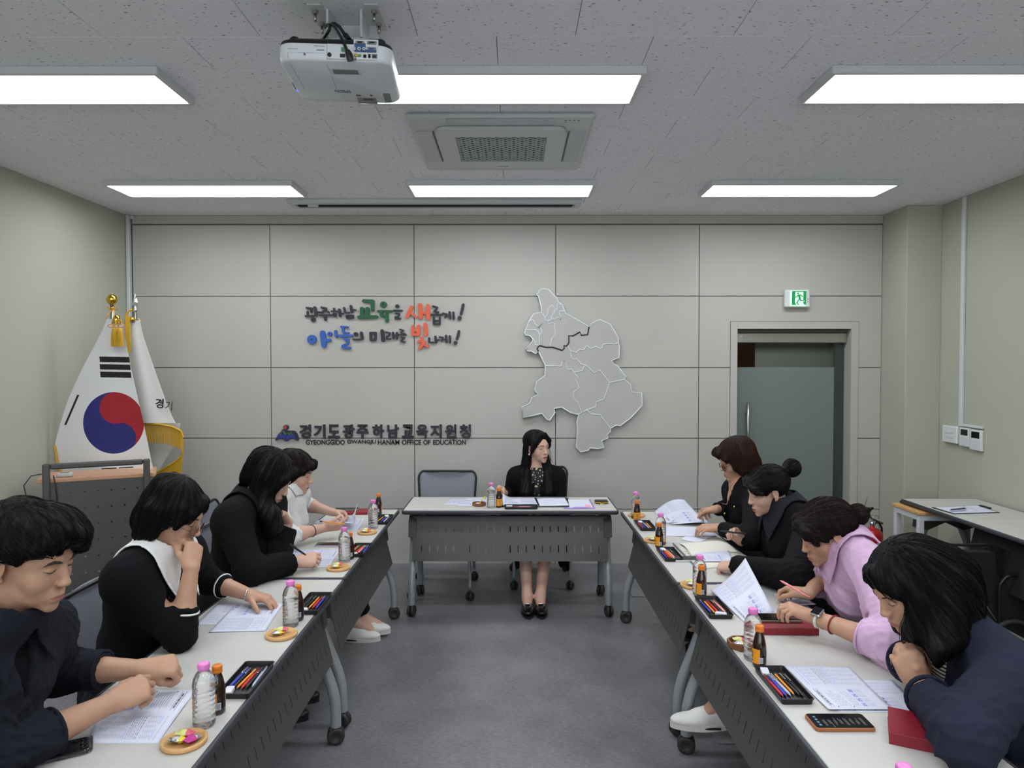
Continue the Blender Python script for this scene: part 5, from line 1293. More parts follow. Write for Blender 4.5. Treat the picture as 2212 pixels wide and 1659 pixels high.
    def face(s, brow, browm, lash=True, open_eye=False, th=1.0):
        O = Vector(s.O)
        for q in (-1, 1):
            b = MB(); pts = [(0.013, 0.0195), (0.022, 0.0235), (0.033, 0.0255), (0.043, 0.0225), (0.050, 0.0165)]
            b.tube([s.on_face(q * x, z + brow, 0.0004) - O for x, z in pts], [0.0010 * th, 0.0024 * th, 0.0026 * th, 0.0019 * th, 0.0007], 6); obj('eyebrow', b, M['brow'], s.root)
            b = MB(); pts = [(0.0175, 0.0005), (0.024, -0.0020), (0.032, -0.0030), (0.040, -0.0015), (0.0465, 0.0020)]
            zz = 0.0025 if open_eye else 0.0
            b.tube([s.on_face(q * x, z + zz, 0.0006) - O for x, z in pts], [0.0004, 0.0010, 0.0013, 0.0012, 0.0005], 6); obj('eyelash', b, M['lash'], s.root)
            if open_eye:
                b = MB(); c = s.on_face(q * 0.0325, -0.0015, -0.001) - O; Rm = s.Hm.to_4x4()
                b.lathe([(0.0, 0.0036), (0.003, 0.003), (0.0042, 0.0015), (0.0045, 0)], 14, 0, Matrix.Translation(c) @ Rm @ Matrix.Rotation(-math.pi / 2, 4, 'X')); obj('eye', b, M['iris'], s.root)
                b = MB(); b.tube([s.on_face(q * x, z - 0.0028, 0.0002) - O for x, z in pts], [0.0008, 0.0018, 0.002, 0.0018, 0.0006], 6); obj('eye_white', b, M['sclera'], s.root)
    def garment(s, name, mat, g=0.014, sleeves=None, sl_g=(0.012, 0.012), neckcut=None, vcut=None, amp=0.004, seed=1, label=None, step=0.0085, low=True, hem=None, extra=None, slr=0.0, cut=None, wl=0.05):
        """sleeves: fraction of forearm covered for (R, L)"""
        lo, hi = s.bounds(0.18); F = Field(lo, hi, step); s.torso(F, g, low=low)
        cuffs = []
        def gb(F):
            s.torso(F, g, low=low)
            for a, S_ in ((s.armR, s.SR), (s.armL, s.SL)): F.cone(S_, a[0], 0.056 * (1.1 if s.male else 1.0) + sl_g[0], 0.043 * (1.1 if s.male else 1.0) + sl_g[0] + slr, 0.03)
        s.gbuild = gb
        for a, S_, fr in ((s.armR, s.SR, sleeves[0]), (s.armL, s.SL, sleeves[1])):
            e, w = Vector(a[0]), Vector(a[1]); mw = 1.1 if s.male else 1.0
            F.cone(S_, e, 0.056 * mw + sl_g[0], 0.043 * mw + sl_g[0] + slr, 0.03)
            c = e.lerp(w, fr); F.cone(e, c, 0.042 * mw + sl_g[0] + slr, (0.039 - 0.010 * fr) * mw + sl_g[1] + slr, 0.02)
            dd = (w - e).normalized(); F.plane(c, dd, 0.003, rad=0.078); cuffs.append((c, dd, (0.039 - 0.010 * fr) * mw + sl_g[1] + slr))
        if extra: extra(F)
        if neckcut: F.ell(s.N + s.up * neckcut[1] + s.fwd * neckcut[2], (neckcut[0], neckcut[0] * 0.95, 0.05), s.T, 0.014, 's')
        if vcut:      # (half width at top, depth down) open V on the chest
            x, y, z = F.local(s.N, s.T); wv, dv = vcut[:2]
            d = np.maximum(np.maximum(np.maximum(np.abs(x) - (wv * (1 + z / dv)), -(y - 0.01)), y - 0.165), np.abs(z + dv / 2) - dv * 0.75).astype(np.float32)
            h = s.F if False else None; F.F = np.maximum(F.F, -d)
        if cut: cut(F)
        V, Q = F.mesh(3, 0.5); N_ = vnormals(V, Q)
        el = [V3(s.armR[0]), V3(s.armL[0])]; keep = 0.45 + sum(0.9 * np.exp(-(((V - e) ** 2).sum(1)) / 0.012) for e in el); keep = np.minimum(keep, 1.4)
        V = folds(V, N_, amp, seed, wl, keep)
        cp = (V - V3(s.chest)) @ np.array(s.T)
        s.gF = F; s.gV = V; s.gQ = Q; s.cuffs = cuffs
        o = np_obj(name, V, Q, mat, s.root, {'cp': cp}, label, s.O); return o
    def shell(s, name, mat, region, off=0.006, th=0.0035, step=0.0042, label=None, base=None, amp=0.0, seed=3, box=None):
        """thin patch that follows the torso surface; region(x,y,z) <0 inside, in the neck frame (side, fwd, up)"""
        c, r = box if box else (s.N - s.up * 0.03 + s.fwd * 0.03, 0.17)
        F = Field(V3(c) - r, V3(c) + r, step)
        if base is not None: s.torso(F, base)
        else: s.gbuild(F)
        F.cone(s.N - s.fwd * 0.005, s.H(0, -0.022, -0.060), s.neck + 0.006, s.neck + 0.004, 0.022)
        x, y, z = F.local(s.N, s.T)
        F.F = np.maximum(np.abs(F.F - off) - th, region(x, y, z)).astype(np.float32)
        V, Q = F.mesh(3, 0.5)
        if len(Q) == 0: return None
        if amp: V = folds(V, vnormals(V, Q), amp, seed)
        return np_obj(name, V, Q, mat, s.root, {'cp': (V - V3(s.chest)) @ np.array(s.T)}, label, s.O)
    def hair(s, mat, fn, step=0.0042, amp=0.0022, name='hair', pad=0.19, label=None, box=None, face=(0.062, 0.085, 0.105), fc=(0, 0.125, -0.045), cap=0.010, smooth=1, fr=34, ns=380, sl=0.10, flow=(0, 0, -1.0), crown=(0, -0.03, 0.12), sr=0.0007, lift=0.0022):
        c, r = box if box else (s.head, pad)
        F = Field(V3(c) - r, V3(c) + r, step)
        def E(c_, r_, k=0.015, op='u', rot=None): F.ell(s.H(*c_), [q * s.hs for q in r_], s.Hm if rot is None else s.Hm @ rot, k, op)
        def C(a, b_, ra, rb, k=0.015, op='u'): F.cone(s.H(*a), s.H(*b_), ra, rb, k, op)
        E((0, -0.012, 0.037), (0.074 + cap, 0.093 + cap, 0.080 + cap), 0.02)
        if face: E(fc, face, 0.012, 's')
        fn(F, E, C)
        V, Q = F.mesh(smooth, 0.5)
        h = (V - V3(s.head)) @ np.array(s.Hm) / s.hs
        az = np.arctan2(h[:, 0], h[:, 1] + 0.012); hz = h[:, 2]; rr = np.sqrt(h[:, 0] ** 2 + (h[:, 1] + 0.012) ** 2)
        hv = np.stack([np.cos(az) * (1 + 0.2 * np.sin(hz * 20)), np.sin(az), hz * 0.35], 1)
        N_ = vnormals(V, Q); r_ = np.random.default_rng(5); d = np.zeros(len(V))
        for i in range(6):
            f = fr * (0.5 + i * 0.4); d += np.sin(az * f + r_.uniform(0, 6) + 2.2 * np.sin(hz * r_.uniform(8, 26) + r_.uniform(0, 6))) / (1 + i * 0.5)
        V = V + N_ * (d * amp * 0.4)[:, None]
        if ns:
            Fv = np.array(s.Hm); rg = np.random.default_rng(11); cand = np.where((h[:, 2] > -0.03) | (rg.uniform(size=len(h)) < 0.35))[0]; P0 = V[rg.choice(cand, ns)]; Nn = len(P0)
            cr = V3(s.head) + Fv @ (V3(crown) * s.hs); gf = Fv @ V3(flow); path = [P0.copy()]; p = P0.copy(); steps = 9; dl = sl / steps * rg.uniform(0.6, 1.25, Nn)[:, None]
            wob = rg.normal(size=(Nn, 3)) * 0.15; kk = rg.uniform(0, 6, Nn)[:, None]; lf = lift * rg.uniform(-0.2, 1.3, Nn)
            def samp(q):
                ix = [np.clip((q[:, i] - F.ax[i][0]) / step, 0, len(F.ax[i]) - 1.001) for i in range(3)]; b0 = [np.floor(a).astype(int) for a in ix]; t = [a - b_ for a, b_ in zip(ix, b0)]; r0 = 0
                for c0 in (0, 1):
                    for c1 in (0, 1):
                        for c2 in (0, 1): r0 = r0 + F.F[b0[0] + c0, b0[1] + c1, b0[2] + c2] * (t[0] if c0 else 1 - t[0]) * (t[1] if c1 else 1 - t[1]) * (t[2] if c2 else 1 - t[2])
                return r0
            def grad(q):
                e = step; g_ = np.stack([samp(q + np.eye(3)[i] * e) - samp(q - np.eye(3)[i] * e) for i in range(3)], 1); return g_ / (np.linalg.norm(g_, axis=1)[:, None] + 1e-9)
            for k in range(steps):
                g_ = grad(p); a = p - cr; a /= np.linalg.norm(a, axis=1)[:, None] + 1e-9; d = a * 0.9 + gf + wob * np.sin(kk + k * 0.7); d -= g_ * (d * g_).sum(1)[:, None]; d /= np.linalg.norm(d, axis=1)[:, None] + 1e-9
                p = p + d * dl; g_ = grad(p); p = p - g_ * (samp(p) - lf - (0.004 * (k / steps) ** 2 if True else 0))[:, None]; path.append(p.copy())
            A = np.stack(path, 1); T_ = np.gradient(A, axis=1); T_ /= np.linalg.norm(T_, axis=2)[:, :, None] + 1e-9; up_ = np.array([0.3, 0.2, 0.9]); X1 = np.cross(T_, up_); X1 /= np.linalg.norm(X1, axis=2)[:, :, None] + 1e-9; X2 = np.cross(T_, X1)
            rad = (sr * np.array([0.5] + [1.0] * (steps - 2) + [0.7, 0.2]))[None, :, None]; m_ = A.shape[1]
            VV = np.stack([A + X1 * rad, A + X2 * rad, A - X1 * rad, A - X2 * rad], 2).reshape(-1, 3)
            i0 = (np.arange(Nn)[:, None, None] * m_ + np.arange(m_ - 1)[None, :, None]) * 4; j0 = np.arange(4)[None, None, :]; j1 = (j0 + 1) % 4
            QQ = np.stack([i0 + j0, i0 + j1, i0 + 4 + j1, i0 + 4 + j0], 3).reshape(-1, 4)
            o2 = np_obj('hair_strands', VV, QQ, STRAND.get(mat.name, mat), s.root, {'hv': np.repeat(np.repeat(np.arange(Nn), m_), 4)[:, None] * np.array([[0.37, 0.11, 0.0]])}, None, s.O); o2['kind'] = 'stuff'
        return np_obj(name, V, Q, mat, s.root, {'hv': hv}, label, s.O)
    def strands(s, mat, curves, r=0.0011, name='stray_hair', kind=True):
        b = MB(); O = Vector(s.O)
        for c in curves:
            pts = [s.H(*p) - O if not isinstance(p, Vector) else p - O for p in c]
            q = []
            for i in range(len(pts) - 1):
                for t in (0, 0.5): q.append(pts[i].lerp(pts[i + 1], t))
            q.append(pts[-1]); b.tube(q, [r] * (len(q) - 1) + [r * 0.3], 4)
        o = obj(name, b, mat, s.root)
        if kind: o['kind'] = 'stuff'
        return o
    def shoe(s, ank, toe_dir, mat, solem, ln=0.25, name='shoe', laces=None, low=False, z0=None):
        a = Vector(ank); d = Vector(toe_dir); d.z = 0; d.normalize(); sd = d.cross(Vector((0, 0, 1))); T = Matrix((sd, d, Vector((0, 0, 1)))).transposed()
        zb = z0 if z0 is not None else 0.0; c = Vector((a.x, a.y, zb)); F = Field(V3(c) - (0.24, 0.24, 0.02), V3(c) + (0.24, 0.24, 0.16), 0.0045)
        hl = ln * 0.5
        F.ell(c + d * (ln * 0.50) + Vector((0, 0, 0.030)), (0.044, 0.095, 0.030 if not low else 0.026), T, 0.02)
        F.ell(c - d * 0.005 + Vector((0, 0, 0.042 if not low else 0.03)), (0.034, 0.050, 0.052 if not low else 0.035), T, 0.02)
        F.cone(c + d * 0.02 + Vector((0, 0, 0.055 if not low else 0.03)), c + d * (ln * 0.42) + Vector((0, 0, 0.038)), 0.036 if not low else 0.03, 0.032 if not low else 0.026, 0.02)
        if laces: F.cone(c + Vector((0, 0, 0.05)), c - d * 0.006 + Vector((0, 0, 0.102)), 0.043, 0.044, 0.02); F.cone(c + d * 0.03 + Vector((0, 0, 0.07)), c + d * 0.10 + Vector((0, 0, 0.045)), 0.030, 0.030, 0.02)
        if low: F.ell(c + d * 0.035 + Vector((0, 0, 0.075)), (0.026, 0.075, 0.03), T, 0.006, 's')
        F.plane(c + Vector((0, 0, 0.012)), (0, 0, -1), 0.003)
        V, Q = F.mesh(1, 0.5); o = np_obj(name, V, Q, mat, s.root, O=s.O)
        b = MB(); n = 28; out = []
        for i in range(n):
            t = 2 * math.pi * i / n; y = math.cos(t); x = math.sin(t); w = 0.046 - 0.010 * max(0, -y) - 0.004 * max(0, y) ** 3
            out.append((x * w, y * (hl + 0.006) + hl * 0.72))
        b.prism(out, 0.0, 0.022 if not low else 0.008, Matrix.Translation(c - Vector(s.O)) @ T.to_4x4())
        b2 = obj('sole', b, solem, o)
        if laces:
            b = MB()
            for i in range(5):
                p = c + d * (0.045 + i * 0.020) + Vector((0, 0, 0.100 - i * 0.0085)); b.tube([p - sd * 0.020 - Vector((0, 0, 0.007)) - Vector(s.O), p - Vector(s.O), p + sd * 0.020 - Vector((0, 0, 0.007)) - Vector(s.O)], 0.0028, 6)
            p = c + d * 0.045 + Vector((0, 0, 0.10)) - Vector(s.O)
            for q in (-1, 1): b.tube([p, p + sd * q * 0.02 + Vector((0, 0, 0.012)), p + sd * q * 0.035 + d * 0.01, p + sd * q * 0.02 - Vector((0, 0, 0.005)), p], 0.0028, 6)
            obj('lace', b, laces, o)
            b = MB(); q0 = Vector((a.x, a.y, zb)) - Vector(s.O); b.tube([q0 + Vector((0, 0, 0.09)), q0 - d * 0.004 + Vector((0, 0, 0.17))], 0.041, 14); obj('sock', b, M['sock'], s.root)
            b = MB()
            for sg in (-1, 1): b.box((sg * 0.0425, 0.055, 0.013), (0.006, 0.07, 0.009), 0.002, 0, Matrix.Translation(c - Vector(s.O)) @ T.to_4x4())
            obj('sole_stripe', b, M['black'], o)
        return o
    def trousers(s, mat, upto=0.96, r=(0.094, 0.072, 0.052), seed=4, name='trousers', amp=0.005, label=None):
        lo, hi = s.bounds(0.14); hi[2] = s.PV.z + 0.2; F = Field(lo, hi, 0.011); F.ell(s.PV, (0.182, 0.130, 0.125), s.T, 0.03)
        for l in s.legs:
            F.cone(l[0], l[1], r[0], r[1], 0.03); e = Vector(l[1]).lerp(Vector(l[2]), upto); F.cone(l[1], e, r[1], r[2], 0.03); F.plane(e, Vector(l[2]) - Vector(l[1]), 0.003, rad=0.12)
        V, Q = F.mesh(2, 0.5); V = folds(V, vnormals(V, Q), amp, seed, 0.07)
        return np_obj(name, V, Q, mat, s.root, {'cp': V}, label, s.O)
M['lash'] = pbr('dark_lash', col(40, 28, 26), 0.7); M['brow'] = pbr('eyebrow_hair', col(58, 44, 40), 0.8); M['iris'] = pbr('dark_iris', col(30, 20, 18), 0.15); M['sclera'] = pbr('eye_white', col(206, 198, 194), 0.3)
FIST = [(68, 88, 50), (72, 90, 52), (74, 90, 52), (76, 88, 52)]
RELAX = [(16, 24, 14), (20, 28, 16), (24, 30, 16), (28, 30, 16)]
HOLD = [(40, 45, 25), (48, 52, 30), (55, 60, 32), (60, 62, 34)]
FLAT = [(8, 10, 6), (8, 10, 6), (10, 10, 6), (12, 12, 8)]
# ---------------- people ----------------
blackh = hair_mat('black_hair', col(7, 6, 7), col(24, 21, 22), 0.5); brownh = hair_mat('dark_brown_hair', col(14, 9, 8), col(46, 31, 26), 0.5); redh = hair_mat('reddish_brown_hair', col(20, 12, 10), col(74, 46, 34), 0.5)
skA = skin_mat('skin_tan', col(178, 139, 115), col(160, 98, 88), 0.2); skB = skin_mat('skin_warm', col(188, 147, 122), col(170, 96, 88), 0.35)
skC = skin_mat('skin_fair', col(200, 162, 143), col(150, 62, 66), 0.35); skD = skin_mat('skin_pale', col(202, 164, 146), col(132, 48, 54), 0.4)
def fab(name, c, rough=0.9, bump=(700, 0.35, 0.0012), sheen=0.0, var=(8, 0.08)): return pbr(name, c, rough, spec=0.2, bump=bump, sheen=sheen, var=var)
navy = fab('navy_cotton', col(28, 29, 38)); knit = fab('black_knit', col(12, 12, 15), bump=(420, 0.6, 0.002)); jack = fab('black_wool', col(13, 12, 14)); white_c = fab('white_cotton', col(222, 222, 220)); ribbed = fab('white_jersey', col(208, 207, 206))
pink = fab('pink_cotton', col(206, 172, 202), 0.8); blz = fab('navy_wool_blazer', col(36, 38, 54), bump=(500, 0.6, 0.0015)); denim = fab('dark_trouser_cloth', col(30, 31, 38)); tee = fab('black_jersey', col(14, 14, 16))
def seat(x, y, s, kx=0.40, spread=0.10, ankx=-0.22, yoff=0.0):
    """legs for someone on a chair at x, y facing s (+1: +X, -1: -X): hip, knee, ankle, toe"""
    out = []
    for q in (-1, 1):
        h = (x, y + q * 0.085, 0.53); k = (x + s * kx, y + q * spread + yoff, 0.515); a = (x + s * (kx + ankx), y + q * spread * 0.9 + yoff, 0.085); out.append((h, k, a, (a[0] + s * 0.13, a[1], 0.04)))
    return out
def collar_region(p_in=(0.008, 0.072), p_out=0.125, ztip=-0.15, zback=-0.05, ztop_=0.035, mid=0.35):
    def f(x, y, z):
        ztop = ztop_ + np.clip((np.sqrt(x * x + y * y) - 0.066) / 0.03, 0, 1) * (0.12 - ztop_); ax = np.abs(x); li = p_in[0] + (-0.02 - z) * (p_in[1] - p_in[0]) / (-0.02 - ztip); lo_ = p_out + (p_out - p_in[1]) / (-ztip) * np.minimum(z, 0.01)
        front = np.maximum(np.maximum((li - ax) * 0.9, (ax - lo_) * 0.9), z - ztop); back = np.maximum(np.maximum(zback - z, ax - p_out), z - ztop)
        return np.where(y > 0.0, front, back)
    return f
def band_region(z0, z1, tilt=0.0, rmax=0.10):
    return lambda x, y, z: np.maximum(np.maximum(z0 - (z - y * tilt), (z - y * tilt) - z1), np.sqrt(x * x + y * y) - rmax)
def ringm(s, c, d, r, t, mat, name, flat=1.0):
    b = MB(); Rm = frame(d); O = Vector(s.O); b.tube([Vector(c) - O + Rm @ Vector((r * math.cos(a), r * math.sin(a) * flat, 0)) for a in [i * math.pi / 12 for i in range(24)]], t, 6, closed=True)
    return obj(name, b, mat, s.root)
def glasses(s, mat, w=0.024, h=0.021, drop=0.0, fwd=0.016, lens=True):
    O = Vector(s.O); b = MB(); g = MB()
    for q in (-1, 1):
        c = Vector((q * 0.033, 0.0915 + fwd * 0.6, -0.006 + drop)); ring = []
        for i in range(24):
            a = 2 * math.pi * i / 24; ring.append(s.H(c.x + w * math.cos(a), c.y - q * 0.12 * (w * math.cos(a)) * 1.0 - 0.06 * h * math.sin(a) * 0, c.z + h * math.sin(a)) - O)
        b.tube(ring, 0.0013, 6, closed=True); g.add([tuple(v) for v in ring], [tuple(range(24))])
        b.tube([s.H(q * 0.057, 0.095 + drop * 0, -0.001 + drop) - O, s.H(q * 0.077, 0.078, 0.001 + drop * 0.6) - O, s.H(q * 0.080, 0.02, 0.004) - O, s.H(q * 0.080, -0.012, 0.006) - O, s.H(q * 0.076, -0.03, -0.012) - O], 0.0011, 6)
    b.tube([s.H(-0.010, 0.1015 + fwd * 0.5, -0.002 + drop) - O, s.H(0, 0.104 + fwd * 0.5, 0.0 + drop) - O, s.H(0.010, 0.1015 + fwd * 0.5, -0.002 + drop) - O], 0.0012, 6)
    o = obj('glasses', b, mat, s.root)
    if lens: obj('lens', g, pbr('spectacle_lens', (1, 1, 1, 1), 0.02, trans=1.0, ior=1.02), o)
def dots(s, pts, r, mat, name='button'):
    for p in pts: obj(name, MB().lathe([(0, -r * 0.4), (r * 0.8, -r * 0.3), (r, 0), (r * 0.8, r * 0.3), (0, r * 0.4)], 12), mat, s.root, Vector(p) - Vector(s.O), (math.pi / 2, 0, 0.3))
# --- L1 man in navy shirt
wR = PZ(236, 1520, 0.785); wL = PZ(300, 1446, 0.80)
L1 = Body('young man in a navy shirt looking down at the table, nearest on the left', 1, P(62, 1205, 1.60), -4, 15, 2, (-1.185, 1.60, 1.085), (-1.44, 1.63, 0.54), (-1.27, 1.405, 1.00), (-1.235, 1.79, 0.985),
    (PZ(-15, 1640, 0.775), wR, PZ(322, 1478, 0.80) - wR, (0.15, 0.85, -0.5), [(38, 50, 30), (48, 60, 35), (55, 65, 35), (58, 66, 36)], (20, 15, 35), (0.75, 0.5, 0.35)),
    ((-1.33, 1.98, 0.79), wL, PZ(348, 1440, 0.80) - wL, (-0.3, 0.35, -0.9), FIST, (30, 35, 30), (0.88, 0.25, 0.45)), skA, male=True, hs=0.965, legs=seat(-1.50, 1.66, 1), hd=0.0027, neck=0.058)
L1.build(); L1.face(-0.001, blackh, th=1.55)
L1.garment('shirt', navy, g=0.030, sleeves=(0.50, 0.60), sl_g=(0.018, 0.016), neckcut=(0.075, 0.055, 0.03), vcut=(0.05, 0.16), amp=0.009, seed=2, step=0.006)
for c, d, r in L1.cuffs: ringm(L1, c - d * 0.004, d, r * 0.99, 0.005, navy, 'cuff')
L1.shell('undershirt', tee, lambda x, y, z: np.maximum(np.maximum(np.abs(x) - 0.07, -y), np.abs(z + 0.09) - 0.11), off=0.004, base=0.006)
L1.shell('collar', navy, collar_region((0.022, 0.072), 0.112, -0.095, -0.040, 0.045), off=0.013, th=0.0045, amp=0.003)
L1.trousers(denim)
def h1(F, E, C):
    E((0.0, 0.030, 0.098), (0.074, 0.070, 0.040), 0.02); E((0.045, 0.055, 0.070), (0.035, 0.045, 0.036), 0.02); E((-0.045, 0.060, 0.070), (0.04, 0.045, 0.035), 0.02)
    C((0.02, 0.085, 0.095), (0.066, 0.060, 0.055), 0.020, 0.014); C((-0.02, 0.100, 0.085), (-0.055, 0.088, 0.035), 0.02, 0.010)
    C((0.0, 0.098, 0.088), (-0.035, 0.105, 0.050), 0.016, 0.008)
    for q in (-1, 1): C((q * 0.074, 0.012, 0.045), (q * 0.0765, 0.016, -0.012), 0.012, 0.006)
    E((0, -0.070, -0.01), (0.062, 0.040, 0.06), 0.02); E((0.0, -0.05, 0.095), (0.06, 0.05, 0.04), 0.02)
    for q in (-1, 1): E((q * 0.090, 0.014, -0.036), (0.040, 0.050, 0.056), 0.008, 's'); E((q * 0.074, 0.078, -0.008), (0.044, 0.052, 0.052), 0.01, 's')
    E((0.052, 0.108, 0.030), (0.030, 0.034, 0.040), 0.01, 's')
L1.hair(blackh, h1, step=0.0036, cap=0.013, amp=0.0040, fc=(0.0, 0.130, -0.040), ns=900, sl=0.055, flow=(0.25, 0.9, -0.5), crown=(0, -0.06, 0.11), sr=0.0008, lift=0.003)
def up(p, z): return Vector((p[0], p[1], z))
# --- L2 woman, white collar, chin on fist
wR = P(413, 1230, 2.33); wL = PZ(537, 1284, 0.762)
L2 = Body('woman with a black bob, glasses and pointed white collar resting her chin on her fist', 1, P(374, 1112, 2.40), 4, 23, 0, (-1.235, 2.41, 1.02), (-1.36, 2.42, 0.55), (-1.255, 2.235, 0.985), (-1.235, 2.60, 0.975),
    (PZ(388, 1372, 0.765), wR, P(414, 1190, 2.35) - wR + Vector((0.0, 0.02, 0.02)), (-0.85, 0.45, -0.1), [(62, 80, 45), (66, 86, 48), (70, 88, 50), (72, 86, 50)], (20, 30, 30), (0.8, 0.35, 0.5)),
    ((-1.26, 2.83, 0.79), wL, PZ(590, 1296, 0.745) - wL, (0.0, -0.1, -1), [(28, 22, 10), (26, 22, 10), (26, 22, 12), (28, 24, 12)], (15, 10, 10), (0.65, 0.7, 0.15)), skB, legs=seat(-1.36, 2.42, 1), hd=0.0032)
L2.build(); L2.face(0.0, blackh)
L2.garment('sweater', knit, g=0.014, sleeves=(0.46, 0.50), neckcut=(0.062, 0.05, 0.02), amp=0.004, seed=5)
for c, d, r in L2.cuffs: ringm(L2, c - d * 0.022, d, r * 1.02, 0.0035, white_c, 'cuff_stripe')
L2.shell('collar', white_c, collar_region((0.010, 0.078), 0.132, -0.150, -0.060, 0.030), off=0.0105, th=0.0036)
L2.trousers(denim)
def h2(F, E, C):
    for q in (-1, 1):
        C((q * 0.072, -0.015, 0.03), (q * 0.078, -0.020, -0.062), 0.030, 0.022, 0.02); C((q * 0.074, -0.05, 0.02), (q * 0.070, -0.055, -0.075), 0.034, 0.026, 0.02)
        C((q * 0.070, 0.040, 0.055), (q * 0.082, 0.048, -0.005), 0.020, 0.010, 0.015)
    E((0, -0.080, -0.03), (0.075, 0.046, 0.07), 0.02); E((0, -0.03, 0.095), (0.075, 0.08, 0.045), 0.02)
    C((0.01, 0.078, 0.085), (0.056, 0.076, 0.045), 0.018, 0.010); C((-0.0, 0.078, 0.085), (-0.056, 0.076, 0.040), 0.018, 0.010); C((0.056, 0.076, 0.048), (0.077, 0.055, 0.012), 0.010, 0.008)
L2.hair(blackh, h2, cap=0.016, ns=700, sl=0.11)
glasses(L2, M['gold_dark'] if 'gold_dark' in M else pbr('thin_metal_frame', col(120, 96, 84), 0.3, metal=0.7), 0.025, 0.023, -0.012, 0.016)
ringm(L2, wL, PZ(590, 1296, 0.745) - wL, 0.029, 0.0028, M['chrome'], 'bracelet', 0.85)
# --- L3 woman in black jacket, long side hair
wR = PZ(640, 1214, 0.765); wL = P(622, 1130, 3.39)
L3 = Body('woman in a black jacket with long black hair, writing with a black pen', 1, P(584, 1032, 3.31), 0, 30, 0, (-1.245, 3.30, 1.025), (-1.36, 3.33, 0.56), (-1.265, 3.10, 0.985), (-1.235, 3.50, 0.985),
    (PZ(540, 1234, 0.775), wR, PZ(680, 1206, 0.775) - wR, (0.1, 0.75, -0.65), HOLD, (20, 20, 25), (0.8, 0.4, 0.45)),
    (PZ(600, 1196, 0.765), wL, P(604, 1104, 3.34) - wL, (-0.3, -0.7, -0.5), HOLD, (20, 25, 25)), skC, legs=seat(-1.36, 3.33, 1), hd=0.0035)
L3.build(); L3.face(0.0, blackh)
L3.garment('jacket', jack, g=0.026, sleeves=(0.90, 0.86), sl_g=(0.022, 0.024), amp=0.006, seed=7, neckcut=(0.07, 0.055, 0.03))
L3.shell('collar', jack, collar_region((0.012, 0.070), 0.13, -0.10, -0.055, 0.040), off=0.011, th=0.004)
L3.trousers(denim)
dots(L3, [P(595, 1163, 3.36), P(586, 1197, 3.33), P(608, 1239, 3.10)], 0.008, M['gold'])
def h3(F, E, C):
    E((0, -0.03, 0.06), (0.092, 0.108, 0.082), 0.03); E((0, -0.085, -0.02), (0.078, 0.05, 0.08), 0.03)
    for q in (-1, 1): C((q * 0.076, -0.01, 0.03), (q * 0.080, 0.0, -0.05), 0.026, 0.020, 0.02)
    C((0.01, 0.085, 0.088), (0.070, 0.078, 0.040), 0.022, 0.016); C((0.070, 0.078, 0.045), (0.082, 0.060, -0.03), 0.017, 0.012); C((0.0, 0.088, 0.086), (-0.06, 0.085, 0.045), 0.02, 0.014); C((-0.06, 0.085, 0.045), (-0.078, 0.070, 0.0), 0.014, 0.012)
    C((0.070, 0.0, 0.0), (0.066, 0.015, -0.09), 0.040, 0.038, 0.05); F.cone(L3.H(0.066, 0.015, -0.09), P(583, 1112, 3.20), 0.040, 0.040, 0.05); F.cone(P(583, 1112, 3.20), P(592, 1138, 3.20), 0.040, 0.030, 0.05); F.cone(P(592, 1138, 3.20), P(583, 1160, 3.20), 0.030, 0.014, 0.04); F.cone(P(576, 1125, 3.22), P(578, 1150, 3.2), 0.026, 0.010, 0.03)
L3.hair(blackh, h3, cap=0.016, pad=0.27, step=0.0048, amp=0.003, ns=800, sl=0.14, sr=0.0009)
# --- L4 woman in white turtleneck
wR = PZ(700, 1140, 0.78); wL = PZ(716, 1106, 0.80)
L4 = Body('woman in a white turtleneck with dark hair and fringe holding a paper and a pencil', 1, P(637, 1021, 3.97), 3, 14, 0, (-1.275, 3.97, 0.955), (-1.42, 3.97, 0.55), (-1.31, 3.79, 0.905), (-1.29, 4.15, 0.905),
    (PZ(620, 1160, 0.785), wR, PZ(745, 1136, 0.785) - wR, (0.0, 0.55, 0.6), HOLD, (20, 25, 25), (0.8, 0.4, 0.3)),
    ((-1.30, 4.28, 0.82), wL, PZ(748, 1110, 0.79) - wL, (0.1, -0.5, -0.8), HOLD, (20, 20, 25), (0.8, 0.4, 0.3)), skC, legs=[((-1.42, 3.89, 0.53), (-1.02, 3.95, 0.50), (-0.99, 4.20, 0.12), (-0.88, 4.22, 0.05)), ((-1.42, 4.05, 0.53), (-1.0, 4.15, 0.50), (-0.94, 4.27, 0.11), (-0.82, 4.28, 0.05))], hd=0.0038)
L4.build(); L4.face(0.0, blackh)
L4.garment('sweater', ribbed, g=0.010, sleeves=(0.30, 0.42), sl_g=(0.008, 0.006), amp=0.006, seed=9, wl=0.06)
L4.shell('turtleneck', ribbed, band_region(-0.02, 0.055, 0.35), off=0.006, th=0.004, base=0.010)
L4.trousers(tee, upto=0.9, r=(0.094, 0.075, 0.06))
for l, z0 in zip(L4.legs, (0.0, 0.02)): L4.shoe((l[2][0] - 0.04, l[2][1], 0), (1, -0.05, 0), pbr('white_leather', col(214, 212, 204), 0.5) if 'wl' not in M else M['wl'], M['soleb'] if 'soleb' in M else pbr('white_rubber_sole', col(205, 203, 196), 0.6), 0.25, laces=M['white_metal'], z0=z0, name='sneaker')
ringm(L4, wR.lerp(PZ(620, 1160, 0.785), 0.35), wR - PZ(620, 1160, 0.785), 0.031, 0.003, M['black'], 'hair_tie')
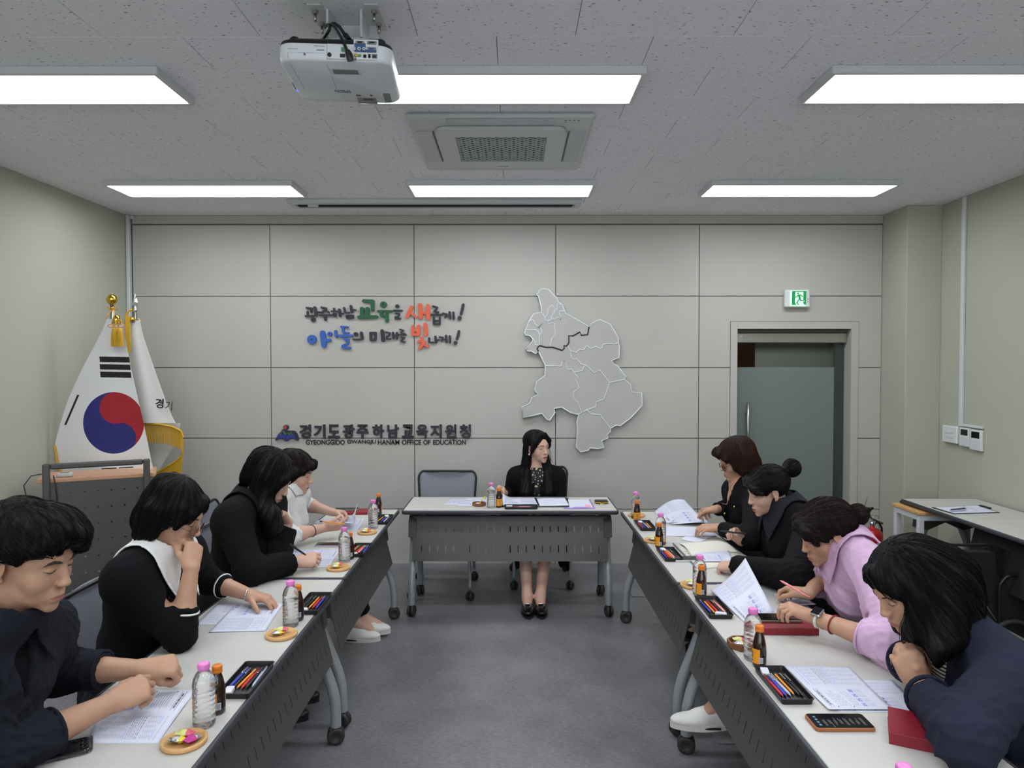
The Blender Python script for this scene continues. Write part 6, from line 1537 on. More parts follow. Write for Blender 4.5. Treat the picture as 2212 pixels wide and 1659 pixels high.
def h4(F, E, C):
    E((0, -0.03, 0.055), (0.090, 0.104, 0.080), 0.03); E((0, -0.08, -0.03), (0.06, 0.045, 0.07), 0.03)
    for q in (-1, 1): C((q * 0.070, 0.015, 0.05), (q * 0.078, 0.0, -0.02), 0.018, 0.014); C((q * 0.055, 0.085, 0.062), (q * 0.076, 0.062, 0.03), 0.016, 0.010)
    C((-0.035, 0.088, 0.074), (0.035, 0.088, 0.074), 0.020, 0.020); C((-0.035, 0.098, 0.052), (0.035, 0.098, 0.052), 0.009, 0.009, 0.012)
L4.hair(brownh, h4, cap=0.014, step=0.005, ns=600, sl=0.09, sr=0.001, flow=(0, 0.5, -0.8))
# --- chairwoman at the far table
wR = Vector((-0.075, 5.10, 0.742)); wL = Vector((0.29, 5.06, 0.62))
cl = []
for q, kx in ((-1, 0.06), (1, 0.185)):
    pk = (0.075 if q < 0 else 0.245, 4.90, 0.52); an = (0.095 if q < 0 else 0.185, 4.74, 0.085)
    cl.append(((0.16 + q * 0.09, 5.30, 0.53), pk, an, (an[0], an[1] - 0.13, 0.035)))
CW = Body('chairwoman in a black jacket and patterned scarf with long black hair behind the far table', 1, P(1161, 966, 5.24), -52, 2, 2, (0.175, 5.27, 0.890), (0.175, 5.36, 0.54), (0.022, 5.28, 0.838), (0.328, 5.28, 0.838),
    ((-0.035, 5.34, 0.66), wR, Vector((-0.105, 5.05, 0.765)) - wR, (0.8, -0.1, -0.3), FIST, (35, 40, 35), (0.9, 0.2, 0.4)),
    ((0.355, 5.26, 0.62), wL, (-0.5, -0.6, -0.2), (0.1, 0.2, -1), RELAX), skD, legs=cl, hd=0.0042, mouth=0.7)
CW.build(); CW.face(0.001, blackh, open_eye=True)
def coat_extra(F):
    F.cone((0.02, 5.32, 0.50), (0.05, 5.02, 0.50), 0.12, 0.10, 0.05); F.cone((0.32, 5.32, 0.50), (0.27, 5.02, 0.50), 0.12, 0.10, 0.05); F.cone((0.10, 5.0, 0.45), (0.22, 5.0, 0.45), 0.10, 0.10, 0.06)
    F.cone((0.02, 5.06, 0.46), (0.03, 5.04, 0.20), 0.050, 0.014, 0.03); F.cone((-0.01, 5.08, 0.46), (-0.02, 5.06, 0.26), 0.04, 0.012, 0.03); F.cone((0.36, 5.06, 0.46), (0.40, 5.04, 0.19), 0.05, 0.014, 0.03); F.cone((0.33, 5.06, 0.46), (0.35, 5.04, 0.22), 0.045, 0.02, 0.03)
CW.garment('jacket', jack, g=0.010, sleeves=(0.80, 0.80), sl_g=(0.010, 0.012), amp=0.005, seed=11, neckcut=(0.062, 0.05, 0.03), vcut=(0.030, 0.20), extra=coat_extra)
def scarf_mat():
    m = pbr('patterned_scarf', col(22, 22, 22), 0.7); nt = m.node_tree; b = nt.nodes['Principled BSDF']; at = nt.nodes.new('ShaderNodeAttribute'); at.attribute_name = 'cp'
    v = nt.nodes.new('ShaderNodeTexVoronoi'); v.inputs['Scale'].default_value = 55; v.feature = 'F1'; v.distance = 'MANHATTAN'; nt.links.new(at.outputs['Vector'], v.inputs['Vector'])
    k = NX(nt, v.outputs['Distance']).smooth(0.52, 0.48); mx = nt.nodes.new('ShaderNodeMix'); mx.data_type = 'RGBA'; mx.inputs[6].default_value = col(20, 20, 22); mx.inputs[7].default_value = col(206, 198, 158)
    sp = nt.nodes.new('ShaderNodeSeparateColor'); nt.links.new(v.outputs['Color'], sp.inputs[0]); q = k * NX(nt, sp.outputs[0]).gt(0.2)
    nt.links.new(q.v, mx.inputs[0]); nt.links.new(mx.outputs[2], b.inputs['Base Color']); return m
CW.shell('scarf', scarf_mat(), lambda x, y, z: np.maximum(np.maximum(np.abs(x + 0.004) - np.where(z > -0.07, 0.046, 0.024), -y - 0.0 + np.where(z > -0.01, -0.06, 0)), np.maximum(z - 0.035, -0.29 - z)), off=0.004, base=0.004, th=0.004, box=(CW.N - CW.up * 0.12 + CW.fwd * 0.08, 0.19))
def hc(F, E, C):
    E((0, -0.035, 0.055), (0.086, 0.098, 0.076), 0.03)
    for q in (-1, 1):
        C((q * 0.022, 0.060, 0.105), (q * 0.068, 0.060, 0.05), 0.018, 0.014); C((q * 0.068, 0.060, 0.05), (q * 0.078, 0.045, 0.01), 0.014, 0.012); C((q * 0.074, 0.045, 0.02), (q * 0.080, 0.005, -0.03), 0.014, 0.018); C((q * 0.076, -0.03, 0.0), (q * 0.080, -0.04, -0.12), 0.032, 0.034, 0.02)
    C((0, -0.06, -0.02), (0, -0.07, -0.13), 0.06, 0.055, 0.02)
    for q in (-1, 1):
        s0 = CW.N + CW.side * (0.062 * q) + CW.up * 0.10 - CW.fwd * 0.01; s1 = CW.N + CW.side * (0.085 * q) + CW.fwd * 0.045 - CW.up * 0.02; s2 = CW.N + CW.side * (0.088 * q) + CW.fwd * 0.115 - CW.up * 0.14; s3 = CW.N + CW.side * (0.075 * q) + CW.fwd * 0.125 - CW.up * 0.28
        F.cone(s0, s1, 0.036, 0.040, 0.02); F.cone(s1, s2, 0.040, 0.040, 0.02); F.cone(s2, s3, 0.036, 0.016, 0.02)
    for q in (1,): E((q * 0.088, 0.010, -0.014), (0.030, 0.022, 0.040), 0.006, 's')
CW.hair(blackh, hc, cap=0.011, pad=0.36, step=0.0058, ns=500, sl=0.16, sr=0.0011, box=(CW.N + Vector((0, 0, 0.02)), 0.33), face=(0.066, 0.090, 0.134), fc=(0, 0.128, -0.026), lift=0.0012)
CW.strands(blackh, [((-0.075, 0.045, 0.02), (-0.095, 0.05, -0.06), (-0.11, 0.03, -0.13)), ((-0.075, 0.045, 0.0), (-0.09, 0.05, -0.08), (-0.125, 0.04, -0.14))], 0.0014)
dots(CW, [CW.H(0.086, 0.004, -0.046)], 0.0075, M['white_plastic'], 'earring')
pump = pbr('black_patent', col(14, 14, 15), 0.25)
for l in cl:
    o = CW.shoe((l[2][0], l[2][1], 0), (0.02, -1, 0), pump, M['black'], 0.24, name='pump', low=True, z0=0.012)
    b = MB(); p = Vector((l[2][0], l[2][1] - 0.125, 0.068)); b.tube([p + Vector((0.024 * math.cos(a), 0.003 * math.cos(a * 2), 0.014 * math.sin(a) * 1.0)) + Vector((0, -0.014 * math.cos(a) * 0, 0)) for a in [math.pi / 3 * i for i in range(6)]], 0.0035, 6, closed=True)
    obj('buckle', MB().add([v - Vector(CW.O) for v in b.v], b.f, 0, True), M['chrome'], CW.root)
# --- R1 woman in black cardigan, glasses, wavy brown bob
wL = PZ(1553, 1140, 0.775); wR = PZ(1545, 1100, 0.83)
R1 = Body('woman in a black cardigan with gold buttons, glasses and wavy brown bob reading papers', 1, P(1591, 993, 4.12), 180, 17, 0, (1.345, 4.13, 0.965), (1.50, 4.12, 0.55), (1.37, 4.30, 0.905), (1.38, 3.95, 0.905),
    ((1.36, 4.28, 0.80), wR, PZ(1518, 1104, 0.80) - wR, (-0.2, -0.2, -1), HOLD, (20, 20, 20), (0.8, 0.5, 0.3)),
    (PZ(1625, 1163, 0.785), wL, PZ(1515, 1140, 0.775) - wL, (0, 0.3, -1), [(30, 35, 20)] * 4, (15, 20, 20)), skB, legs=seat(1.50, 4.12, -1, kx=0.50), hd=0.0038)
R1.build(); R1.face(0.0, brownh)
R1.garment('cardigan', knit, g=0.014, sleeves=(0.88, 0.88), neckcut=(0.060, 0.05, 0.02), vcut=(0.045, 0.13), amp=0.004, seed=13)
R1.trousers(tee, upto=0.85)
for l in R1.legs: R1.shoe((l[2][0], l[2][1], 0), (-1, 0, 0), tee, M['black'], 0.24, name='sandal')
dots(R1, [P(1587, 1095, 3.93), P(1566, 1110, 3.98), P(1568, 1138, 3.96)], 0.0085, M['gold'])
def hr1(F, E, C):
    E((0, -0.02, 0.06), (0.092, 0.105, 0.082), 0.03)
    for q in (-1, 1):
        C((q * 0.074, -0.0, 0.03), (q * 0.082, 0.005, -0.06), 0.032, 0.026, 0.02); C((q * 0.070, -0.05, 0.02), (q * 0.072, -0.05, -0.09), 0.042, 0.036, 0.02); C((q * 0.07, 0.045, 0.045), (q * 0.080, 0.040, -0.035), 0.018, 0.014)
        C((q * 0.02, 0.090, 0.085), (q * 0.068, 0.080, 0.035), 0.022, 0.014)
    E((0, -0.09, -0.04), (0.075, 0.045, 0.08), 0.02); C((-0.03, 0.108, 0.072), (0.03, 0.108, 0.072), 0.018, 0.018)
R1.hair(redh, hr1, cap=0.015, step=0.005, amp=0.004, fr=22, ns=700, sl=0.12, sr=0.001)
glasses(R1, M['black'], 0.023, 0.019, -0.010, 0.014)
# --- R2 woman with high bun
wL = PZ(1592, 1222, 0.765); wR = P(1602, 1170, 3.58)
R2 = Body('woman in a black coat with a high black bun, holding a black pen', 1, P(1659, 1061, 3.45), 181, 16, 0, (1.355, 3.46, 0.950), (1.50, 3.44, 0.55), (1.40, 3.66, 0.90), (1.40, 3.22, 0.90),
    ((1.33, 3.66, 0.765), wR, P(1578, 1142, 3.56) - wR, (-0.3, -0.6, -0.3), HOLD, (20, 25, 25), (0.8, 0.5, 0.4)),
    (PZ(1720, 1248, 0.79), wL, PZ(1570, 1222, 0.755) - wL, (0, 0.4, -1), HOLD, (20, 20, 20)), skC, legs=seat(1.50, 3.44, -1, kx=0.46), hd=0.0036, jaw=1.08)
R2.build(); R2.face(0.0, blackh)
R2.garment('coat', jack, g=0.034, sleeves=(1.0, 1.04), sl_g=(0.028, 0.018), neckcut=(0.07, 0.055, 0.03), vcut=(0.055, 0.22), amp=0.006, seed=15)
R2.shell('shirt', fab('charcoal_shirt', col(30, 32, 38)), lambda x, y, z: np.maximum(np.maximum(np.abs(x) - 0.07, -y), np.maximum(z - 0.0, -0.26 - z)), off=0.004, base=0.016, box=(R2.N - R2.up * 0.13 + R2.fwd * 0.09, 0.17))
R2.shell('collar', fab('charcoal_collar', col(34, 35, 42)), collar_region((0.014, 0.075), 0.130, -0.100, -0.025, 0.040), off=0.011, th=0.004)
R2.trousers(tee)
def hr2(F, E, C):
    E((0, -0.015, 0.05), (0.082, 0.100, 0.078), 0.03); E((0, -0.150, 0.082), (0.046, 0.044, 0.046), 0.008); C((0, -0.09, 0.07), (0, -0.12, 0.078), 0.024, 0.022)
    C((0.02, 0.085, 0.085), (-0.055, 0.088, 0.045), 0.020, 0.014); C((-0.05, 0.088, 0.050), (-0.076, 0.060, 0.015), 0.014, 0.010); C((0.0, 0.088, 0.085), (0.055, 0.088, 0.045), 0.018, 0.012); C((-0.03, 0.098, 0.070), (-0.066, 0.080, 0.020), 0.012, 0.008)
    for q in (-1, 1): E((q * 0.090, 0.004, -0.030), (0.036, 0.040, 0.050), 0.008, 's')
R2.hair(blackh, hr2, cap=0.009, step=0.0046, amp=0.0016, ns=600, sl=0.08, sr=0.0008, flow=(0, -1.0, 0.2), crown=(0, 0.08, 0.06), lift=0.0012)
ringm(R2, R2.H(0, -0.100, 0.072), R2.Hm @ Vector((0, -1, 0.1)), 0.024, 0.004, M['maroon'], 'hair_tie')
# --- R3 woman in pink shirt
wL = PZ(1757, 1333, 0.790); wR = PZ(1748, 1282, 0.775)
R3 = Body('woman in a pink shirt with a low messy bun turning a large page', 1, P(1784, 1152, 2.70), 182, 21, 0, (1.305, 2.71, 0.960), (1.50, 2.74, 0.56), (1.335, 2.92, 0.915), (1.315, 2.50, 0.915),
    ((1.33, 2.95, 0.775), wR, PZ(1700, 1270, 0.775) - wR, (-0.1, -0.2, -1), [(34, 42, 25), (38, 45, 25), (42, 48, 28), (44, 50, 28)], (20, 15, 20), (0.85, 0.4, 0.3)),
    (PZ(1942, 1402, 0.775), wL, PZ(1690, 1306, 0.830) - wL, (-0.35, 0.25, -0.9), [(42, 52, 20), (42, 55, 22), (44, 58, 24), (44, 60, 26)], (15, 25, 20), (0.75, 0.45, 0.5)), skB, legs=[((1.50, 2.83, 0.53), (1.12, 2.90, 0.50), (1.26, 2.92, 0.085), (1.13, 2.92, 0.04)), ((1.50, 2.65, 0.55), (1.08, 2.72, 0.56), (0.87, 2.86, 0.27), (0.78, 2.86, 0.20))], hd=0.0031, group='people seated around the tables')
R3.build(); R3.face(0.0, brownh)
R3.garment('shirt', pink, g=0.026, sleeves=(0.50, 0.40), sl_g=(0.026, 0.016), neckcut=(0.066, 0.055, 0.03), vcut=(0.028, 0.085), amp=0.010, seed=17, step=0.0072, slr=0.006, wl=0.07)
for c, d, r in R3.cuffs: ringm(R3, c - d * 0.004, d, r * 0.985, 0.0045, pink, 'cuff'); 
R3.shell('collar', pink, collar_region((0.016, 0.062), 0.098, -0.085, -0.020, 0.055), off=0.014, th=0.004, amp=0.002)
R3.trousers(fab('grey_trousers', col(70, 70, 78)), upto=0.80, r=(0.092, 0.072, 0.055))
wsn = pbr('white_canvas', col(218, 216, 210), 0.6); wso = pbr('white_sole', col(208, 206, 200), 0.55)
R3.shoe((0.875, 2.86, 0), (-1, 0.03, 0), wsn, wso, 0.25, laces=M['white_metal'], z0=0.165, name='sneaker')
R3.shoe((1.26, 2.92, 0), (-1, 0.03, 0), wsn, wso, 0.25, laces=M['white_metal'], z0=0.0, name='sneaker')
dd = wL - PZ(1942, 1402, 0.775); dn_ = dd.normalized(); wc = wL - dn_ * 0.022
ringm(R3, wc, dd, 0.0300, 0.0055, M['white_plastic'], 'watch_strap', 0.9); ringm(R3, wL - dn_ * 0.075, dd, 0.0345, 0.0028, M['maroon'], 'bracelet', 0.9)
fz = Vector((-0.15, -0.55, 0.8)); fz = (fz - dn_ * fz.dot(dn_)).normalized(); Mw = Matrix.Translation(wc + fz * 0.0345 - Vector(R3.O)) @ frame(fz, dn_).to_4x4()
o = obj('smartwatch', MB().box((0, 0, 0), (0.036, 0.040, 0.010), 0.004, 0, Mw), M['chrome'], R3.root); obj('watch_screen', MB().box((0, 0, 0.0053), (0.029, 0.033, 0.001), 0.0, 0, Mw), M['dark_glass'], o)
dots(R3, [R3.H(-0.083, -0.004, -0.050)], 0.005, M['chrome'], 'earring')
def hr3(F, E, C):
    E((0, -0.02, 0.055), (0.086, 0.104, 0.082), 0.03); E((0.0, -0.085, 0.02), (0.05, 0.04, 0.05), 0.03); E((-0.01, -0.148, 0.028), (0.042, 0.034, 0.042), 0.008); C((0, -0.09, 0.02), (-0.005, -0.125, 0.026), 0.024, 0.02); C((-0.02, -0.17, 0.03), (-0.045, -0.19, 0.045), 0.010, 0.003)
    C((0.0, 0.080, 0.095), (-0.062, 0.085, 0.050), 0.024, 0.018); C((-0.06, 0.090, 0.055), (-0.078, 0.078, 0.005), 0.018, 0.010); C((0.0, 0.085, 0.092), (0.058, 0.088, 0.045), 0.022, 0.014); C((-0.02, 0.100, 0.085), (-0.060, 0.102, 0.035), 0.018, 0.010); C((-0.075, 0.06, 0.03), (-0.079, 0.045, 0.005), 0.012, 0.006)
    for q in (-1, 1): E((q * 0.092, 0.0, -0.034), (0.038, 0.042, 0.048), 0.008, 's')
R3.hair(brownh, hr3, cap=0.012, step=0.0042, amp=0.0026, ns=800, sl=0.08, flow=(0, -0.8, -0.3), crown=(0, 0.08, 0.07), lift=0.0015)
R3.strands(brownh, [((-0.01, -0.13, 0.03), (-0.02, -0.175, 0.05), (-0.03, -0.20, 0.09)), ((0, -0.13, 0.02), (-0.01, -0.17, 0.02), (-0.02, -0.21, 0.03)), ((0, -0.13, 0.01), (0.0, -0.17, 0.0), (0.0, -0.20, 0.0)), ((-0.02, -0.13, 0.03), (-0.03, -0.165, 0.03), (-0.04, -0.19, 0.01))], 0.0009)
# --- R4 woman in navy blazer
wL = P(1990, 1490, 1.90); wR = Vector((1.13, 2.00, 0.81))
R4 = Body('woman in a navy blazer bending low with clasped hands, nearest on the right', 1, P(1964, 1268, 1.99), 183, 29, 0, (1.285, 1.985, 0.890), (1.52, 1.97, 0.53), (1.315, 2.15, 0.850), (1.290, 1.79, 0.865),
    ((1.25, 2.07, 0.770), wR, P(1955, 1418, 1.98) - wR, (-0.3, -0.8, 0.1), FIST, (25, 35, 30), (0.8, 0.4, 0.4)),
    (PZ(2085, 1592, 0.800), wL, P(1950, 1405, 1.93) - wL, (0.15, 0.85, 0.05), [(60, 66, 35), (60, 68, 38), (62, 70, 40), (64, 70, 40)], (25, 25, 20), (0.9, 0.3, 0.3), 1.12), skB, legs=seat(1.56, 1.98, -1), hd=0.0029)
R4.build(); R4.face(0.0, blackh)
R4.garment('blazer', blz, g=0.030, sleeves=(0.85, 0.80), sl_g=(0.024, 0.016), neckcut=(0.070, 0.055, 0.03), vcut=(0.055, 0.24), amp=0.009, seed=19, step=0.0072, slr=0.006, wl=0.08)
for c, d, r in R4.cuffs: ringm(R4, c, d, r * 1.05, 0.006, blz, 'cuff')
def stripe_mat():
    m = pbr('striped_jersey', col(210, 206, 190), 0.85); nt = m.node_tree; b = nt.nodes['Principled BSDF']; at = nt.nodes.new('ShaderNodeAttribute'); at.attribute_name = 'cp'
    sp = nt.nodes.new('ShaderNodeSeparateXYZ'); nt.links.new(at.outputs['Vector'], sp.inputs[0]); k = (NX(nt, sp.outputs[2]) * 95.0).fract().lt(0.42)
    mx = nt.nodes.new('ShaderNodeMix'); mx.data_type = 'RGBA'; mx.inputs[6].default_value = col(212, 208, 192); mx.inputs[7].default_value = col(30, 30, 36); nt.links.new(k.v, mx.inputs[0]); nt.links.new(mx.outputs[2], b.inputs['Base Color']); return m
R4.shell('striped_top', stripe_mat(), lambda x, y, z: np.maximum(np.maximum(np.abs(x) - 0.085, -y), np.maximum(z - 0.0, -0.30 - z)), off=0.004, base=0.014, box=(R4.N - R4.up * 0.14 + R4.fwd * 0.09, 0.19))
R4.trousers(denim)
def hr4(F, E, C):
    E((0, -0.03, 0.06), (0.092, 0.106, 0.084), 0.03); E((-0.005, -0.070, 0.0), (0.086, 0.080, 0.080), 0.05); E((-0.080, 0.085, -0.02), (0.034, 0.050, 0.060), 0.01, 's')
    for q in (-1, 1): C((q * 0.01, 0.075, 0.095), (q * 0.068, 0.070, 0.045), 0.020, 0.014)
    C((0, -0.085, 0.0), (0.0, -0.11, -0.08), 0.070, 0.062, 0.03); F.cone(R4.H(-0.02, -0.12, -0.02), P(2085, 1350, 1.95), 0.070, 0.048, 0.05); F.cone(R4.H(-0.05, -0.06, -0.03), P(2060, 1378, 1.88), 0.052, 0.036, 0.05)
    # near side: curtain hanging straight down beside the cheek
    F.cone(R4.H(-0.066, 0.045, 0.060), R4.H(-0.080, 0.018, 0.0), 0.018, 0.014, 0.03); F.cone(R4.H(-0.080, 0.018, 0.0), P(1960, 1358, 1.92), 0.014, 0.012, 0.03); F.cone(P(1960, 1358, 1.92), P(1948, 1384, 1.93), 0.011, 0.004, 0.02); F.cone(R4.H(-0.078, 0.010, 0.02), P(1975, 1378, 1.90), 0.016, 0.008, 0.04)
    F.cone(R4.H(-0.080, -0.030, -0.03), P(2030, 1395, 1.86), 0.034, 0.028, 0.04); F.cone(P(2030, 1395, 1.86), P(2024, 1432, 1.87), 0.028, 0.010, 0.03)
    F.cone(R4.H(0.07, 0.02, 0.0), R4.H(0.06, 0.06, -0.13), 0.03, 0.02, 0.02)
R4.hair(blackh, hr4, cap=0.014, step=0.0044, pad=0.27, amp=0.0030, ns=1000, sl=0.15, sr=0.0008, crown=(0, 0.04, 0.12))

dark_shoe = pbr('dark_shoe_leather', col(24, 24, 26), 0.4)
for B_, sg in ((L1, 1), (L2, 1), (L3, 1), (R2, -1), (R4, -1)):
    for l in B_.legs: B_.shoe((l[2][0], l[2][1], 0), (sg, 0, 0), dark_shoe, M['black'], 0.24)
# ---------------- third tables of both rows (only their far ends lie near the frame) ----------------
make_table(1.515, 0.462, 'nearest table of the right row, under the pink bottle cap at the bottom edge', (0.752 + 0.231, 0.735), -math.pi / 2 + 0.016, 'folding conference tables')
def T(px, py, z=TZ): return PZ(px, py, z)
WHO = {'L1': 'the man in the navy shirt', 'L2': 'the woman with the white collar', 'L3': 'the woman in the black jacket', 'L4': 'the woman in the turtleneck', 'C': 'the chairwoman',
       'R1': 'the woman in the black cardigan', 'R2': 'the woman with the high bun', 'R3': 'the woman in the pink shirt', 'R4': 'the woman in the navy blazer', 'R5': 'the viewer at the bottom right'}
# ---------------- water bottles ----------------
def clear_mat():
    m = bpy.data.materials.new('clear_bottle_plastic'); m.use_nodes = True; nt = m.node_tree; nt.nodes.clear()
    out = nt.nodes.new('ShaderNodeOutputMaterial'); g = nt.nodes.new('ShaderNodeBsdfGlass'); g.inputs['IOR'].default_value = 1.33; g.inputs['Roughness'].default_value = 0.01
    t = nt.nodes.new('ShaderNodeBsdfTransparent'); t.inputs[0].default_value = (0.93, 0.95, 0.96, 1); mx = nt.nodes.new('ShaderNodeMixShader'); mx.inputs[0].default_value = 0.22
    nt.links.new(g.outputs[0], mx.inputs[1]); nt.links.new(t.outputs[0], mx.inputs[2]); nt.links.new(mx.outputs[0], out.inputs[0]); return m
M['bottle'] = clear_mat(); pinkcap = pbr('pink_cap', col(222, 130, 196), 0.4); orangecap = pbr('orange_cap', col(214, 118, 34), 0.4); brown_g = pbr('brown_bottle_glass', col(44, 26, 16), 0.12, coat=0.5); olabel = pbr('orange_label', col(232, 152, 34), 0.5)
wb0 = None
def water_bottle(who, px, py):
    global wb0
    p = T(px, py); lb = 'clear water bottle with pink cap beside ' + WHO[who]
    if wb0 is None:
        t = thing('water_bottle', lb, 'bottle', p, 0, 'pink capped water bottles')
        prof = [(0.0, 0.003), (0.018, 0.0), (0.026, 0.002), (0.0285, 0.008)]; z = 0.010
        for k in range(7): prof += [(0.0285, z), (0.0285, z + 0.008), (0.0262, z + 0.0105)]; z += 0.0125
        prof += [(0.0285, z), (0.0285, z + 0.018), (0.026, z + 0.030), (0.020, z + 0.043), (0.014, z + 0.050), (0.0125, z + 0.056), (0.0125, z + 0.060), (0, z + 0.060)]
        obj('bottle_body', MB().lathe(prof, 28), M['bottle'], t)
        zc = z + 0.055; b = MB().lathe([(0.0145, zc), (0.0148, zc + 0.002), (0.0145, zc + 0.014), (0.012, zc + 0.016), (0.006, zc + 0.0155), (0, zc + 0.0145)], 24)
        for k in range(24): a = k * math.pi / 12; b.box((0.0148 * math.cos(a), 0.0148 * math.sin(a), zc + 0.007), (0.0012, 0.0012, 0.012))
        obj('cap', b, pinkcap, t); b = MB().lathe([(0.0138, zc - 0.0035), (0.0138, zc - 0.0005)], 24); obj('neck_ring', b, pinkcap, t); wb0 = t; return t
    return dup(wb0, p, random.uniform(0, 6), lb)
for w_, x, y in (('L1', 441, 1567), ('L2', 628, 1352), ('L3', 744, 1213), ('L4', 806, 1141), ('C', 1061, 1096.5), ('R1', 1373, 1120), ('R2', 1427, 1176), ('R3', 1511, 1285), ('R4', 1626, 1424)): water_bottle(w_, x, y)
p = PZ(1953, 1650, 0.885); b5 = dup(wb0, (p.x, p.y, TZ), 0.3, 'pink cap of a water bottle cut off by the bottom edge at right')
vb0 = None
def vitamin(who, px, py, rz=0.0):
    global vb0
    p = T(px, py); lb = 'brown glass tonic bottle with orange cap and label beside ' + WHO[who]
    if vb0 is None:
        t = thing('tonic_bottle', lb, 'bottle', p, rz, 'brown tonic bottles')
        obj('bottle_body', MB().lathe([(0.0, 0.002), (0.017, 0.0), (0.0205, 0.003), (0.0212, 0.008), (0.0212, 0.064), (0.0195, 0.076), (0.0145, 0.098), (0.0115, 0.108), (0.0110, 0.116), (0, 0.116)], 26), brown_g, t)
        obj('cap', MB().lathe([(0.0135, 0.112), (0.0138, 0.114), (0.0138, 0.118), (0.0130, 0.119), (0.0135, 0.121), (0.0135, 0.130), (0.012, 0.132), (0, 0.132)], 24), orangecap, t)
        lab = obj('label', MB().lathe([(0.0215, 0.014), (0.0215, 0.060)], 26, 0, None, True, R(-35), R(250)), olabel, t)
        b = MB()
        def lr(a0, a1, z0, z1): b.lathe([(0.0218, z0), (0.0218, z1)], 5, 0, None, True, R(a0), R(a1))
        for k in range(9): lr(-112 + k * 3.2, -110.6 + k * 3.2, 0.018, 0.033)
        obj('barcode', MB().lathe([(0.02165, 0.016), (0.02165, 0.035)], 6, 0, None, True, R(-116), R(-82)), M['paper'], t)
        for q in ((-100, -92, .046, .049), (-104, -88, .041, .0435), (-60, -40, .05, .053), (-60, -57, .018, .05), (-50, -47, .02, .046), (-60, -45, .034, .037), (-40, -37, .018, .05), (20, 60, .02, .024), (20, 26, .03, .05), (36, 42, .028, .052), (150, 190, .02, .024), (160, 168, .03, .052), (176, 184, .03, .05)):
            lr(q[0], q[1], q[2], q[3])
        obj('label_print', b, M['ink'], t)['kind'] = 'stuff'; vb0 = t; return t
    return dup(vb0, p, rz, lb)
for w_, x, y, rz in (('L1', 470, 1539, 0.7), ('L2', 644, 1339, 0.7), ('L3', 756, 1207, 0.7), ('L4', 818, 1110, 0.2), ('C', 1078, 1096, -1.9), ('R1', 1376, 1127, 1.6), ('R2', 1424, 1183, 0.3), ('R3', 1515, 1289, 0.15), ('R4', 1640, 1439, 0.1)): vitamin(w_, x, y, rz)
# ---------------- trays with pens ----------------
pens = {'red': pbr('pen_red', col(190, 38, 38), 0.35), 'blue': pbr('pen_blue', col(44, 60, 170), 0.35), 'orange': pbr('pencil_orange', col(228, 142, 44), 0.45), 'black': pbr('pen_black', col(24, 24, 26), 0.3), 'silver': pbr('pen_lavender', col(176, 178, 206), 0.3, metal=0.2), 'pink': pbr('pen_pink', col(236, 150, 140), 0.4)}
def pen_mesh(kind):
    if kind == 'orange':
        b = MB().lathe([(0.0, 0), (0.0008, 0.001), (0.0036, 0.018), (0.0036, 0.135), (0, 0.135)], 6, 0, None, False)
        b.lathe([(0.00375, 0.128), (0.0038, 0.142), (0, 0.142)], 8, 1); return b
    b = MB().lathe([(0.0, 0), (0.0010, 0.002), (0.0042, 0.014), (0.0046, 0.03), (0.0046, 0.120), (0.0036, 0.130), (0.0022, 0.131), (0.0022, 0.138), (0, 0.138)], 12)
    b.box((0.0062, 0, 0.112), (0.0014, 0.0042, 0.040), 0.0005, 1); return b
pen_cache = {}
def pen(kind, label, a, b_, name=None, group=None):
    """pen from tip a to tail b_"""
    a, b_ = Vector(a), Vector(b_); key = kind
    if key not in pen_cache: pen_cache[key] = pen_mesh(kind).mesh('pen', [pens[kind], M['black'] if kind in ('orange', 'red') else M['chrome']])
    o = bpy.data.objects.new(name or ('pencil' if kind == 'orange' else 'pen'), pen_cache[key]); COL.objects.link(o)
    o.location = a; o.rotation_mode = 'QUATERNION'; o.rotation_quaternion = frame(b_ - a, (0, 0, 1)).to_quaternion(); tag(o, label, 'pencil' if kind == 'orange' else 'pen', group); return o
tray_mesh = None
